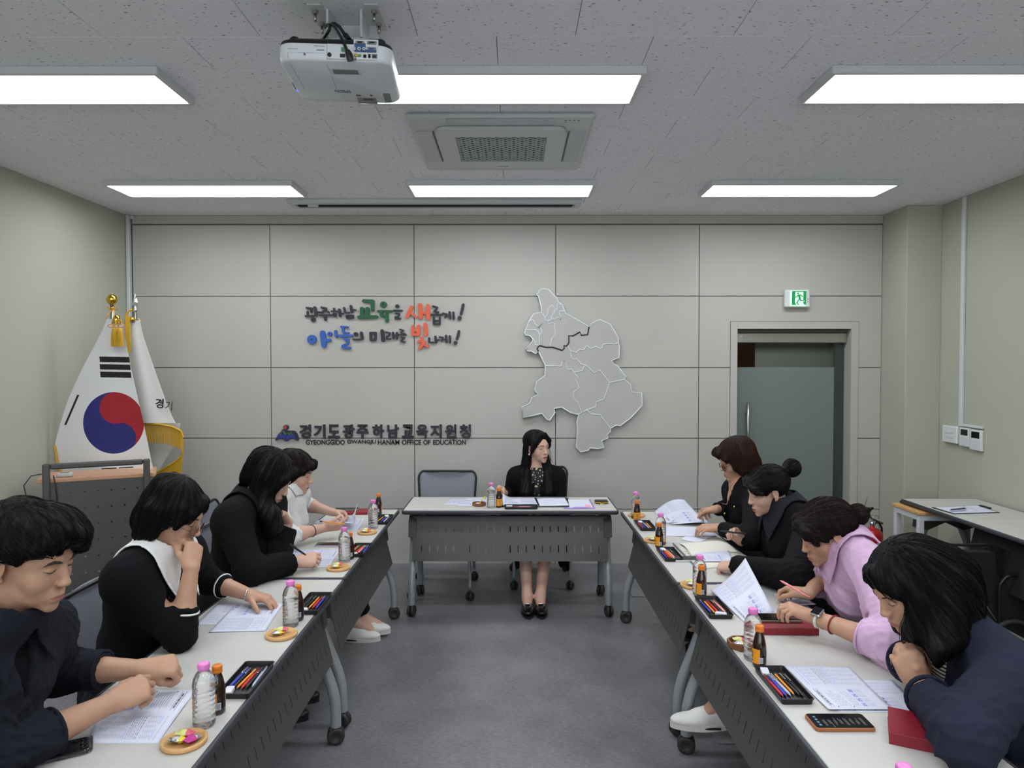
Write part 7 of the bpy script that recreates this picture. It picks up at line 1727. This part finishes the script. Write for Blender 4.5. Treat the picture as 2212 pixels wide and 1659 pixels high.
def tray(who, c, rot, items):
    """items: list of (kind, lateral offset, lengthwise offset, angle)"""
    global tray_mesh
    if tray_mesh is None:
        b = MB(); lay = [(0.041, 0.1035, 0.0), (0.0435, 0.107, 0.001), (0.0455, 0.110, 0.015), (0.0475, 0.112, 0.016), (0.0475, 0.112, 0.0175), (0.0445, 0.109, 0.0175), (0.0425, 0.106, 0.004), (0.040, 0.103, 0.003)]
        vs = []; n = None
        for w, l, z in lay:
            r_ = rrect(w, l, 0.008, 4); n = len(r_); vs += [(x, y, z) for x, y in r_]
        fs = [(k * n + i, k * n + (i + 1) % n, (k + 1) * n + (i + 1) % n, (k + 1) * n + i) for k in range(len(lay) - 1) for i in range(n)] + [tuple(range(n))[::-1], tuple(range(7 * n, 8 * n))]
        b.add(vs, fs, 0, False); tray_mesh = b.mesh('pen_tray', M['black'])
    o = bpy.data.objects.new('pen_tray', tray_mesh); COL.objects.link(o); o.location = (c[0], c[1], TZ); o.rotation_euler = (0, 0, rot)
    tag(o, 'black plastic pen tray beside ' + WHO[who], 'tray', 'black pen trays')
    Mt = Matrix.Translation((c[0], c[1], TZ)) @ Matrix.Rotation(rot, 4, 'Z'); seen = {}
    for kind, dx, dy, an in items:
        if kind == 'eraser':
            e = MB().box((0, 0, 0), (0.022, 0.042, 0.012), 0.002); e.box((0, 0.006, 0), (0.0225, 0.026, 0.0125), 0.001, 1)
            q = Mt @ Vector((dx, dy, 0.0102)); tag(obj('eraser', e, [M['white_plastic'], M['paper']], None, q, (0, 0, rot + R(an))), 'white eraser in the pen tray beside ' + WHO[who], 'eraser', 'erasers in pen trays'); continue
        seen[kind] = seen.get(kind, 0) + 1
        h = 0.0085; L = 0.138; d = Vector((math.sin(R(an)), math.cos(R(an)), 0)); c0 = Vector((dx, dy, h)); 
        nm = {'orange': 'orange pencil', 'silver': 'pale lavender pen'}.get(kind, kind + ' pen')
        pen(kind, ('second ' if seen[kind] > 1 else '') + nm + ' in the tray beside ' + WHO[who], Mt @ (c0 - d * L / 2), Mt @ (c0 + d * L / 2), group='pens in trays')
tray('L1', (-0.803, 2.070), 0.0, [('blue', -0.029, 0.012, 3), ('black', -0.017, 0.006, 2), ('orange', -0.004, 0.010, 4), ('red', 0.008, 0.008, 2), ('black', 0.019, 0.010, 1), ('silver', 0.031, 0.020, -2), ('eraser', -0.022, -0.078, 8)])
tray('L2', (-0.797, 2.747), 0.0, [('black', -0.027, 0.008, 2), ('black', -0.014, 0.010, 4), ('orange', 0.0, 0.008, 2), ('red', 0.013, 0.010, 1), ('blue', 0.026, 0.008, 0), ('eraser', -0.022, -0.080, 80)])
tray('L3', (-0.792, 3.555), 0.0, [('orange', -0.028, 0.012, 3), ('black', -0.016, 0.01, 2), ('red', -0.004, 0.008, 4), ('pink', 0.007, 0.012, 2), ('black', 0.019, 0.006, 1), ('blue', 0.030, 0.010, -1), ('eraser', -0.016, -0.080, 78)])
tray('L4', (-0.806, 4.27), 0.0, [('orange', -0.018, 0.012, 6), ('blue', 0.004, 0.006, 4), ('silver', 0.020, -0.004, 3), ('eraser', 0.010, 0.078, 20)])
tray('C', (0.052, 4.655), math.pi / 2, [('red', 0.0, -0.004, 2), ('blue', 0.014, 0.0, 1), ('pink', -0.014, -0.012, -2), ('eraser', 0.020, 0.080, 5)])
tray('R1', (0.782, 4.11), 0.0, [('red', -0.028, 0.0, -2), ('blue', -0.016, 0.0, -3), ('black', -0.004, 0.0, -2), ('silver', 0.008, 0.0, -3), ('orange', 0.022, 0.0, -2), ('eraser', -0.012, 0.078, 6)])
tray('R2', (0.785, 3.475), 0.0, [('blue', -0.029, 0.0, -2), ('red', -0.016, 0.0, -3), ('orange', -0.004, 0.0, -3), ('pink', 0.008, 0.004, -4), ('black', 0.021, 0.0, -3), ('eraser', -0.014, 0.080, 8)])
tray('R3', (0.784, 2.704), 0.0, [('blue', -0.029, 0.010, -3), ('orange', -0.014, 0.004, -2), ('red', -0.001, 0.010, -3), ('black', 0.012, 0.006, -2), ('pink', 0.026, 0.010, -3), ('eraser', 0.006, -0.082, 78)])
tray('R4', (0.799, 2.040), 0.012, [('red', -0.031, -0.008, -2), ('blue', -0.020, -0.006, -2), ('silver', -0.008, -0.002, -3), ('orange', 0.006, 0.006, -2), ('black', 0.018, 0.0, -3), ('black', 0.029, -0.010, -2), ('eraser', -0.022, 0.082, -10)])
# ---------------- dishes with candies ----------------
foil = pbr('silver_foil', col(210, 208, 206), 0.22, metal=0.9, bump=(160, 0.8, 0.004)); yel = pbr('yellow_wrapper', col(226, 204, 60), 0.4, bump=(160, 0.5, 0.003)); pnk = pbr('pink_wrapper', col(214, 92, 116), 0.4, bump=(160, 0.5, 0.003)); lim = pbr('lime_wrapper', col(208, 212, 130), 0.4, bump=(160, 0.5, 0.003)); mag = pbr('magenta_wrapper', col(184, 48, 132), 0.4, bump=(160, 0.5, 0.003))
def candy(p, rz, mats, label, ln=0.046, w=0.024, tilt=0.0):
    b = MB(); nu, nv = 12, 6
    def f(s_):
        def g(u, v):
            x = (u - 0.5) * ln; y = (v - 0.5) * w * (1 - 0.18 * math.cos(2 * math.pi * u)); e = min(u, 1 - u)
            h = 0.0075 * min(1, max(0, (e - 0.12)) / 0.22) ** 0.6 * math.sqrt(max(0, 1 - (2 * v - 1) ** 2)) + 0.0005 * (1 + math.sin(v * 40) * (e < 0.14))
            return (x, y + 0.0008 * math.sin(u * 60) * (e < 0.12), s_ * h)
        return g
    for s_ in (1, -1):
        o = len(b.f); b.grid(f(s_), nu, nv, 0, True)
        for k in range(o, len(b.f)):
            i = (k - o) % nu; b.m[k] = 0 if i < nu * 0.55 else 1
            if s_ < 0: b.f[k] = b.f[k][::-1]
    return tag(obj('candy', b, mats, None, p, (tilt, 0.1, rz)), label, 'candy', 'wrapped candies on dishes')
def dish(who, px, py, dark_=False, r=0.055, kinds=((foil, yel), (lim, pnk), (mag, foil))):
    c = T(px, py)
    if dark_:
        b = MB(); n = 8; vs = []; lay = [(0.046, 0.0), (0.050, 0.003), (0.050, 0.021), (0.044, 0.021), (0.042, 0.006), (0.0, 0.006)]
        b.lathe(lay, 8, 0, Matrix.Rotation(0.39, 4, 'Z'), False); o = obj('candy_dish', b, M['wood_dark'], None, c)
        tag(o, 'small dark brown octagonal wooden dish beside ' + WHO[who], 'dish', 'candy dishes')
    else:
        o = obj('candy_dish', MB().lathe([(0.0, 0.0), (r - 0.004, 0.0), (r, 0.003), (r, 0.011), (r - 0.002, 0.013), (r - 0.006, 0.013), (r - 0.009, 0.007), (0.0, 0.006)], 36), M['wood'], None, c)
        tag(o, 'round pale wooden coaster dish beside ' + WHO[who], 'dish', 'candy dishes')
    z = 0.0155
    nm = {0: 'foil and yellow', 1: 'lime and pink', 2: 'magenta and silver'}
    for i, k in enumerate(kinds):
        if k is None: continue
        dx, dy, rz = ((-0.010, -0.010, 0.3), (-0.004, 0.014, 0.1), (0.022, -0.004, 1.1))[i]
        candy((c.x + dx, c.y + dy, c.z + z + (0.004 if i == 1 else 0)), rz + random.uniform(-0.3, 0.3), list(k), '%s wrapped candy on the dish beside %s' % (nm[i], WHO[who]), tilt=0.12 * (i - 1))
K2 = ((foil, yel), (lim, pnk), None)
dish('L1', 398, 1606); dish('L2', 608, 1374, kinds=K2); dish('L3', 731, 1229, kinds=K2); dish('L4', 793, 1152, kinds=K2); dish('R1', 1375, 1115, kinds=K2); dish('R2', 1412, 1170, kinds=K2); dish('R3', 1497, 1267, kinds=K2)
dish('R4', 1603, 1397, True); dish('C', 1035, 1092, True, kinds=((foil, yel), None, None))
c = T(1035, 1092); b = MB(); b.tube([c + Vector(v) for v in ((0.0, 0, 0.014), (0.012, 0.004, 0.030), (0.030, 0.006, 0.052), (0.038, 0.004, 0.060), (0.042, 0.0, 0.050), (0.041, 0.0, 0.040))], [0.007, 0.006, 0.006, 0.0055, 0.005, 0.002], 8, 0, flat=0.4)
tag(obj('candy_wrapper', b, yel), 'opened twisted yellow wrapper standing in the dark dish of the chairwoman', 'wrapper')
# ---------------- papers ----------------
def page_marks(seed, style=0):
    r = random.Random(seed); out = []   # (u0,u1,v0,v1,kind) kind 0 ink 1 pale 2 lavender
    def line(v, u0, u1, k=1, h=0.006, gap=True):
        u = u0
        while u < u1:
            w = r.uniform(0.02, 0.07); out.append((u, min(u + w, u1), v, v + h, k)); u += w + r.uniform(0.008, 0.018)
    for side in ((0.0, 0.5), (0.5, 1.0)):
        a, b_ = side[0] + 0.045, side[1] - 0.045
        if (side[0] == 0.0) == (style == 0):
            out.append((a, b_, 0.085, 0.090, 0)); line(0.105, a + 0.05, b_ - 0.05, 0, 0.018); out.append((a, b_, 0.135, 0.140, 0))
            out.append((a, a + 0.02, 0.19, 0.205, 0)); v = 0.22
            for k in range(7): line(v, a + 0.02, a + (b_ - a) * r.uniform(0.6, 0.98)); v += 0.030
            out.append((a, a + 0.02, v, v + 0.015, 0)); v += 0.03
            for k in range(4): line(v, a + 0.02, a + (b_ - a) * r.uniform(0.7, 0.98)); v += 0.030
            for k in range(4):
                u = a + 0.01 + k * (b_ - a) / 4; out.append((u, u + 0.085, v + 0.01, v + 0.10, 2)); line(v + 0.03, u + 0.015, u + 0.07, 0, 0.012); line(v + 0.06, u + 0.01, u + 0.075, 0, 0.012)
                for j in range(5): line(v + 0.115 + j * 0.022, u + 0.005, u + 0.08, 1, 0.005)
        else:
            line(0.10, a, b_, 1); out.append((a, b_, 0.15, 0.172, 2)); v = 0.19
            for k in range(5):
                for j in range(5): line(v, a + j * (b_ - a) / 5 + 0.005, a + (j + 0.7) * (b_ - a) / 5, 1, 0.005)
                v += 0.028
            out.append((a, a + 0.015, v + 0.01, v + 0.02, 0)); v += 0.03
            for k in range(6): line(v, a + 0.01, b_ - 0.01, 1 if k else 0, 0.007); v += 0.028
            out.append((a, b_, v, v + 0.022, 2)); v += 0.04
            while v < 0.93:
                for j in range(4): line(v, a + j * (b_ - a) / 4 + 0.005, a + (j + r.uniform(0.5, 0.85)) * (b_ - a) / 4, 1, 0.005)
                v += 0.028
    return out
def paper(label, quad, z=0.0006, seed=1, lift=None, style=0, group='printed papers on the tables', world=None, name='paper', mat=None, marks=True):
    """quad: px corners as the reader sees the page: top left, top right, bottom right, bottom left"""
    c = [Vector(q) for q in world] if world else [T(*q) + Vector((0, 0, z)) for q in quad]
    def S(u, v):
        p = c[0].lerp(c[1], u).lerp(c[3].lerp(c[2], u), v)
        if lift: p = p + Vector(lift(u, v))
        return p
    b = MB(); b.grid(S, 14, 14); 
    n1 = (c[1] - c[0]).cross(c[3] - c[0])
    sg = -1 if n1.z > 0 else 1
    if sg > 0: b.f = [f[::-1] for f in b.f]
    t = thing(name, label, 'paper', tuple(c[3]), 0, group); O = c[3]
    b.v = [v - O for v in b.v]; o = obj('sheet', b, mat or M['paper'], t); solidify(o, 0.0004, 0)
    if marks:
        for k, mt in enumerate((M['ink'], M['ink2'], M['lav'])):
            b = MB()
            for u0, u1, v0, v1, kk in page_marks(seed, style):
                if kk != k: continue
                e = 0.0012
                def nrm(u, v):
                    a = S(min(u + e, 1), v) - S(max(u - e, 0), v); d = S(u, min(v + e, 1)) - S(u, max(v - e, 0)); q = a.cross(d).normalized(); return q if q.z > 0 else -q
                lf = 0.0006 + 0.0001 * (k == 0)
                vs = [S(u, v) + nrm(u, v) * lf - O for u, v in ((u0, v0), (u1, v0), (u1, v1), (u0, v1))]
                b.add(vs, [(0, 1, 2, 3) if sg < 0 else (3, 2, 1, 0)])
            if b.f:
                q_ = obj('printed_text' if k < 2 else 'shaded_cells', b, mt, t); q_['kind'] = 'stuff'
    return t
curl = lambda u, v: (0, 0, 0.004 * (u - 0.5) ** 2 * 4)
paper('printed sheet under the forearm of the man in the navy shirt', [(425, 1490), (341, 1606), (188, 1606), (236, 1490)], seed=2, lift=lambda u, v: (0, 0, 0.003 * math.sin(math.pi * u)))
paper('upper sheet of two overlapping sheets before the woman with the white collar', [(612, 1304), (573, 1364), (450, 1367), (510, 1305)], z=0.0022, seed=3)
paper('lower sheet of two overlapping sheets before the woman with the white collar', [(600, 1304), (575, 1350), (420, 1350), (470, 1306)], seed=4, lift=lambda u, v: (0, 0, 0.004 * v * v * (1 - u)))
paper('printed sheet beside the writing hand of the woman in the black jacket', [(735, 1188), (711, 1226), (646, 1227), (676, 1188)], z=0.0016, seed=5)
paper('sheet partly under the elbow of the woman in the black jacket', [(700, 1187), (690, 1203), (598, 1201), (612, 1188)], seed=6)
paper('printed sheet lying beside the held page of the woman in the turtleneck', [(786, 1120), (773, 1146), (734, 1146), (744, 1122)], seed=7, z=0.001)
paper('sheet under the wrist of the woman in the turtleneck', [(729, 1123), (705, 1135), (667, 1137), (685, 1124)], seed=8)
a0, b0, c0, d0 = P(773, 1086, 4.22), P(764, 1112, 3.98), P(744, 1129, 4.00), P(727, 1124, 4.25)
paper('page held up and bent in the hand of the woman in the turtleneck', None, seed=9, world=[a0, b0, c0, d0], lift=lambda u, v: (0.03 * math.sin(math.pi * v), 0, -0.022 * math.sin(math.pi * v)))
# far table
paper('left printed sheet between the empty seat and the dark dish', [(976, 1077), (1056, 1076), (1052, 1090), (957, 1090)][::1], seed=10, z=0.0008)
paper('second sheet overlapping near the dark dish on the far table', [(1000, 1081), (1058, 1081), (1055, 1094), (984, 1093)], seed=11, z=0.0016)
fo = thing('folder', 'open black folder in front of the chairwoman', 'folder', tuple(T(1160, 1085)))
fq = [T(1087, 1076) , T(1226, 1075.5), T(1235, 1096), T(1084, 1095.5)]; Of = T(1160, 1085)
b = MB(); b.grid(lambda u, v: fq[0].lerp(fq[1], u).lerp(fq[3].lerp(fq[2], u), v) + Vector((0, 0, 0.002)) - Of, 6, 4); b.f = [f[::-1] for f in b.f]; o = obj('cover', b, M['black'], fo); solidify(o, 0.003)
paper('left page in the open black folder, corner lifted by her hand', [(1086, 1077), (1154, 1077), (1162, 1093), (1086, 1092.5)], z=0.005, seed=12, lift=lambda u, v: (0, 0, 0.035 * max(0, 1 - u * 3) ** 2 * (1 - v)))
paper('right blank page in the open black folder', [(1159, 1077.5), (1220, 1077), (1230, 1093.5), (1166, 1094.5)], z=0.005, seed=13, mat=M['paper'], marks=False)
lavm = pbr('lavender_plastic', col(170, 150, 206), 0.4)
cb = thing('clipboard', 'lavender clipboard with a sheet and pink sticky note on the far table', 'clipboard', tuple(T(1248, 1090)))
Oc = T(1248, 1090); cq = [T(1232, 1079), T(1274, 1079), T(1285, 1099), T(1213, 1099)]
cq = [T(1224, 1080), T(1275, 1079.5), T(1286, 1099.5), T(1228, 1100)]
b = MB(); b.grid(lambda u, v: cq[0].lerp(cq[1], u).lerp(cq[3].lerp(cq[2], u), v) + Vector((0, 0, 0.002)) - Oc, 4, 4); b.f = [f[::-1] for f in b.f]; o = obj('board', b, lavm, cb); solidify(o, 0.003)
b = MB(); b.grid(lambda u, v: cq[0].lerp(cq[1], 0.05 + u * 0.88).lerp(cq[3].lerp(cq[2], 0.05 + u * 0.88), 0.03 + v * 0.85) + Vector((0, 0, 0.0042)) - Oc, 4, 4); b.f = [f[::-1] for f in b.f]; obj('sheet', b, M['paper'], cb)
b = MB(); b.grid(lambda u, v: cq[0].lerp(cq[1], 0.66 + u * 0.22).lerp(cq[3].lerp(cq[2], 0.66 + u * 0.22), 0.62 + v * 0.22) + Vector((0, 0, 0.0048)) - Oc, 2, 2); b.f = [f[::-1] for f in b.f]; obj('sticky_note', b, pbr('pink_note', col(238, 168, 176), 0.7), cb)
q = (cq[3] + cq[2]) * 0.5 - Oc; obj('clip', MB().box((q.x, q.y + 0.012, 0.008), (0.11, 0.020, 0.010), 0.003), lavm, cb); b = MB().box((q.x - 0.09, q.y + 0.010, 0.005), (0.06, 0.018, 0.006), 0.002); obj('corner_pad', b, lavm, cb)
p = T(1299, 1087); wl_ = thing('card_case', 'small black card case with gold clasp at the right end of the far table', 'case', p)
obj('case', MB().box((0, 0, 0.011), (0.090, 0.062, 0.020), 0.005), pbr('black_leather', col(34, 32, 34), 0.35), wl_); obj('rim', MB().box((0, -0.002, 0.0105), (0.094, 0.066, 0.007), 0.002), M['gold'], wl_)
b = MB(); b.tube([(0.018 * math.cos(a), -0.040 + 0.014 * math.sin(a), 0.006) for a in [i * math.pi / 8 for i in range(16)]], 0.0028, 6, closed=True); obj('clasp_ring', b, M['gold'], wl_)
# right row
paper('bent page standing up before the woman in the black cardigan', None, seed=14, style=0, world=[T(1446, 1134) + Vector((0, 0, .002)), T(1412, 1107) + Vector((0, 0, .002)), T(1478, 1104) + Vector((0, 0, .05)), T(1523, 1138) + Vector((0, 0, .03))], lift=lambda u, v: (0, 0, 0.045 * math.sin(math.pi * min(1, v * 0.8)) * u))
paper('page under the hand of the woman in the black cardigan', [(1440, 1133), (1470, 1116), (1512, 1115), (1532, 1134)], z=0.012, seed=15, lift=lambda u, v: (0, 0, 0.01 * u))
paper('lowest sheet pointing at the woman with the high bun', [(1435, 1158), (1437, 1137), (1532, 1141), (1549, 1161)], seed=16, lift=lambda u, v: (0, 0, 0.006 * v), marks=False)
paper('small blank sheet between the papers of the woman with the high bun', [(1470, 1166), (1500, 1145), (1545, 1158), (1507, 1173)], seed=17, z=0.002, marks=False)
creamy = pbr('cream_page', col(216, 212, 200), 0.7)
bi = thing('binder', 'open white ring binder in front of the woman with the high bun', 'binder', tuple(T(1520, 1200))); Ob = T(1520, 1200)
bq = [T(1455, 1176), T(1556, 1168.5), T(1640, 1220), T(1508, 1230)]
b = MB(); b.grid(lambda u, v: bq[0].lerp(bq[1], u).lerp(bq[3].lerp(bq[2], u), v) + Vector((0, 0, 0.003)) - Ob, 4, 4); b.f = [f[::-1] for f in b.f]; o = obj('cover', b, creamy, bi); solidify(o, 0.005)
b = MB(); b.tube([bq[0].lerp(bq[3], t) + Vector((-0.002, 0, 0.006)) - Ob for t in (0, 0.5, 1)], 0.004, 6); obj('spine', b, M['grey_plastic'], bi)
b = MB()
for t in (0.42, 0.5, 0.58):
    c = bq[0].lerp(bq[3], t) - Ob; b.tube([c + Vector((0.012 * math.cos(a) + 0.008, 0, 0.006 + 0.010 * math.sin(a))) for a in [i * math.pi / 6 for i in range(7)]], 0.0018, 6)
obj('ring', b, M['chrome'], bi)
b = MB(); b.grid(lambda u, v: bq[0].lerp(bq[1], 0.1 + 0.85 * u).lerp(bq[3].lerp(bq[2], 0.1 + 0.85 * u), 0.04 + 0.5 * v) + Vector((0, 0, 0.008 + 0.012 * math.sin(math.pi * v))) - Ob, 8, 8); b.f = [f[::-1] for f in b.f]; obj('page', b, creamy, bi)
paper('printed sheet in the open white binder', [(1519, 1217.5), (1488, 1188), (1572, 1187), (1584, 1217.5)], z=0.011, seed=18)
paper('large page being turned by the woman in the pink shirt', None, seed=19, world=[T(1609, 1346) + Vector((0, 0, .002)), P(1535, 1275, 2.90), P(1610, 1205, 3.00), P(1672, 1322, 2.64)], lift=lambda u, v: (0, 0, -0.018 * math.sin(math.pi * v) * u))
paper('sheet under the right hand of the woman in the pink shirt', [(1690, 1312), (1672, 1284), (1720, 1283), (1763, 1311)], seed=20, z=0.004, lift=lambda u, v: (0, 0, 0.006 * v))
paper('lower white sheet beneath the turned page of the woman in the pink shirt', [(1622, 1345), (1548, 1262), (1605, 1260), (1690, 1330)], seed=25, z=0.0006, marks=False)
paper('upper printed sheet beside the phone with the orange case', [(1790, 1537), (1693, 1439), (1835, 1442), (1930, 1537)], z=0.0022, seed=21, lift=lambda u, v: (0, 0, 0.004 * (1 - u) ** 3))
paper('lower printed sheet under the clasped hands of the woman in the blazer', [(1812, 1539), (1775, 1469), (1928, 1469), (2000, 1540)], seed=22)
# ---------------- notebooks and phones ----------------
def notebook(label, c, size, rz, z=TZ, ribbon=True):
    t = thing('notebook', label, 'notebook', (c[0], c[1], z), rz, 'maroon notebooks'); w, d, h = size
    obj('page_block', MB().box((0.001, 0.003, h / 2), (w - 0.006, d - 0.006, h - 0.006), 0.0), creamy, t)
    b = MB(); b.bx(-w / 2, w / 2, -d / 2, d / 2, 0, 0.003, 0.001); b.bx(-w / 2, w / 2, -d / 2, d / 2, h - 0.003, h, 0.001); b.bx(-w / 2, w / 2, -d / 2 - 0.001, -d / 2 + 0.003, 0.0, h, 0.0012); obj('cover', b, M['maroon'], t)
    if ribbon: b = MB(); b.tube([(w / 2 - 0.01, 0.0, h / 2), (w / 2 + 0.02, -0.01, h / 2 - 0.004), (w / 2 + 0.035, -0.03, 0.004)], 0.0025, 6, flat=0.3); obj('ribbon', b, M['ink'], t)
    return t
notebook('maroon notebook with a phone on it before the woman in the pink shirt', (0.983, 2.515), (0.202, 0.150, 0.024), -0.03)
notebook('maroon notebook under the elbow of the woman in the navy blazer', (1.069, 1.7535), (0.196, 0.150, 0.030), R(-27))
notebook('maroon notebook at the far end of the left row under a phone', (-1.04, 4.50), (0.19, 0.13, 0.016), 0.1, ribbon=False)
notebook('maroon notebook tucked behind the bent page at the far right', (1.06, 4.46), (0.19, 0.13, 0.016), 0.0, ribbon=False)
def phone(label, c, rz, z, size=(0.155, 0.076, 0.0085), body=None, screen=True):
    t = thing('phone', label, 'phone', (c[0], c[1], z), rz, 'phones on the tables'); w, d, h = size
    b = MB(); lay = [(0.0, 0.002), (0.0015, 0.0), (h - 0.0015, 0.0), (h, 0.0015)]; vs = []
    for zz, i_ in lay:
        r_ = rrect(w / 2 - i_, d / 2 - i_, 0.010, 5); n = len(r_); vs += [(x, y, zz) for x, y in r_]
    fs = [(k * n + i, k * n + (i + 1) % n, (k + 1) * n + (i + 1) % n, (k + 1) * n + i) for k in range(3) for i in range(n)] + [tuple(range(n))[::-1], tuple(range(3 * n, 4 * n))]
    b.add(vs, fs, 0, False); obj('body', b, body or M['silver'], t)
    if screen: r_ = rrect(w / 2 - 0.003, d / 2 - 0.003, 0.008, 5); obj('screen', MB().prism(r_, h, h + 0.0004), M['dark_glass'], t)
    return t
phone('phone with dark screen lying on the maroon notebook', (0.972, 2.532), -0.03, TZ + 0.0242, body=pbr('bronze_case', col(120, 108, 96), 0.35, metal=0.4))
t = phone('phone in an orange-brown case showing a dark message list', (0.8675, 1.826), 0.0, TZ, size=(0.157, 0.080, 0.010), body=pbr('tan_case', col(150, 92, 50), 0.5))
b = MB(); b2 = MB(); r_ = random.Random(3)
for k in range(8):
    x = -0.045 + k * 0.0145
    for j in range(2):
        y0 = -0.028; b.box((x + j * 0.004, y0 + r_.uniform(0.012, 0.028), 0.0106), (0.0012, r_.uniform(0.02, 0.04), 0.0002))
for j in range(4): b2.box((-0.060, -0.022 + j * 0.014, 0.0106), (0.006, 0.008, 0.0002))
obj('screen_text', b, M['grey_plastic'], t); obj('screen_icon', b2, pbr('screen_blue', col(80, 130, 160), 0.4), t)
phone('phone with pale frame lying behind the bottle of the woman in the black jacket', (-0.975, 3.675), 0.0, TZ, body=pbr('lavender_phone', col(176, 174, 190), 0.35))
phone('phone lying on the maroon notebook at the far end of the left row', (-1.09, 4.515), 0.1, TZ + 0.0165, body=pbr('grey_case', col(130, 126, 120), 0.4))
phone('silver framed phone lying beside the white binder', (0.870, 3.40), 0.0, TZ, size=(0.16, 0.078, 0.010), body=pbr('silver_phone', col(196, 196, 196), 0.3))
t = phone('black phone in a clear case with white ring, bottom left of the table', (-1.128, 1.680), R(31), TZ, size=(0.150, 0.074, 0.009), body=pbr('black_phone_back', col(30, 30, 33), 0.2), screen=False)
b = MB(); b.tube([(-0.008 + 0.0245 * math.cos(a), 0.0245 * math.sin(a), 0.0093) for a in [i * math.pi / 16 for i in range(32)]], 0.0026, 6, closed=True, flat=0.2); b.box((-0.048, 0.0, 0.0093), (0.024, 0.005, 0.0008), 0.0003); obj('charging_ring', b, M['white_plastic'], t)
b = MB()
for x, y in ((0.062, 0.022), (0.062, 0.0), (0.062, -0.020), (0.046, 0.022)): b.lathe([(0.0075, 0.009), (0.0075, 0.0115), (0.005, 0.0115), (0.005, 0.0105), (0, 0.0105)], 16, 0, Matrix.Translation((x, y, 0)))
obj('camera_lens', b, M['dark_glass'], t)
b = MB(); rr_ = rrect(0.0785, 0.0405, 0.013, 5); b.tube([(x, y, 0.0055) for x, y in rr_], 0.0045, 6, closed=True); obj('clear_case', b, M['bottle'], t)
# clipboard on the spare table
t = thing('clipboard', 'black clipboard with a form and a pen on the spare table at right', 'clipboard', tuple(T(2085, 1104))); Oc = T(2085, 1104)
cq = [T(2012, 1097), T(2112, 1092), T(2160, 1108), T(2060, 1111)]
for nm_, m_, a_, z_ in (('board', M['black'], 0.0, 0.002), ('sheet', M['paper'], 0.04, 0.0042)):
    b = MB(); b.grid(lambda u, v: cq[0].lerp(cq[1], a_ + (1 - 2 * a_) * u).lerp(cq[3].lerp(cq[2], a_ + (1 - 2 * a_) * u), a_ + (1 - 2 * a_) * v) + Vector((0, 0, z_)) - Oc, 4, 4); b.f = [f[::-1] for f in b.f]; o = obj(nm_, b, m_, t)
    if nm_ == 'board': solidify(o, 0.003)
q = T(2128, 1098) - Oc; b = MB(); b.box((q.x, q.y, 0.010), (0.022, 0.10, 0.010), 0.003, 0, None); obj('clip', b, M['black'], t)
q = T(2103, 1100) - Oc; obj('printed_rule', MB().box((q.x - 0.02, q.y, 0.0046), (0.004, 0.16, 0.0004)), M['grey_plastic'], t)
pen('black', 'black pen lying on the clipboard on the spare table', PZ(2052, 1101, 0.727), PZ(2090, 1098, 0.727)); pen('silver', 'pale pen beside the black pen on the clipboard', PZ(2050, 1103.5, 0.727), PZ(2088, 1101.5, 0.727))
tag(obj('remote_control', MB().box((0, 0, 0.009), (0.05, 0.12, 0.018), 0.006), M['black'], None, (2.86, 5.00, TZ * 0 + 0.677), (0, 0, 0.5)), 'small black remote control at the corner of the oak-topped side table', 'remote control')
# pens in hands
pen('black', 'slim black pen held by the woman in the black jacket', P(662, 1200, 3.16), P(617, 1170, 3.03))
pen('orange', 'orange pencil held by the woman in the turtleneck', P(748, 1133, 3.78), P(683, 1125, 3.74))
pen('black', 'black pen held by the woman with the high bun', P(1554, 1146, 3.50), P(1613, 1154, 3.47)); pen('pink', 'pink pen held by the woman in the pink shirt', P(1684, 1253, 2.74), P(1752, 1292, 2.62))
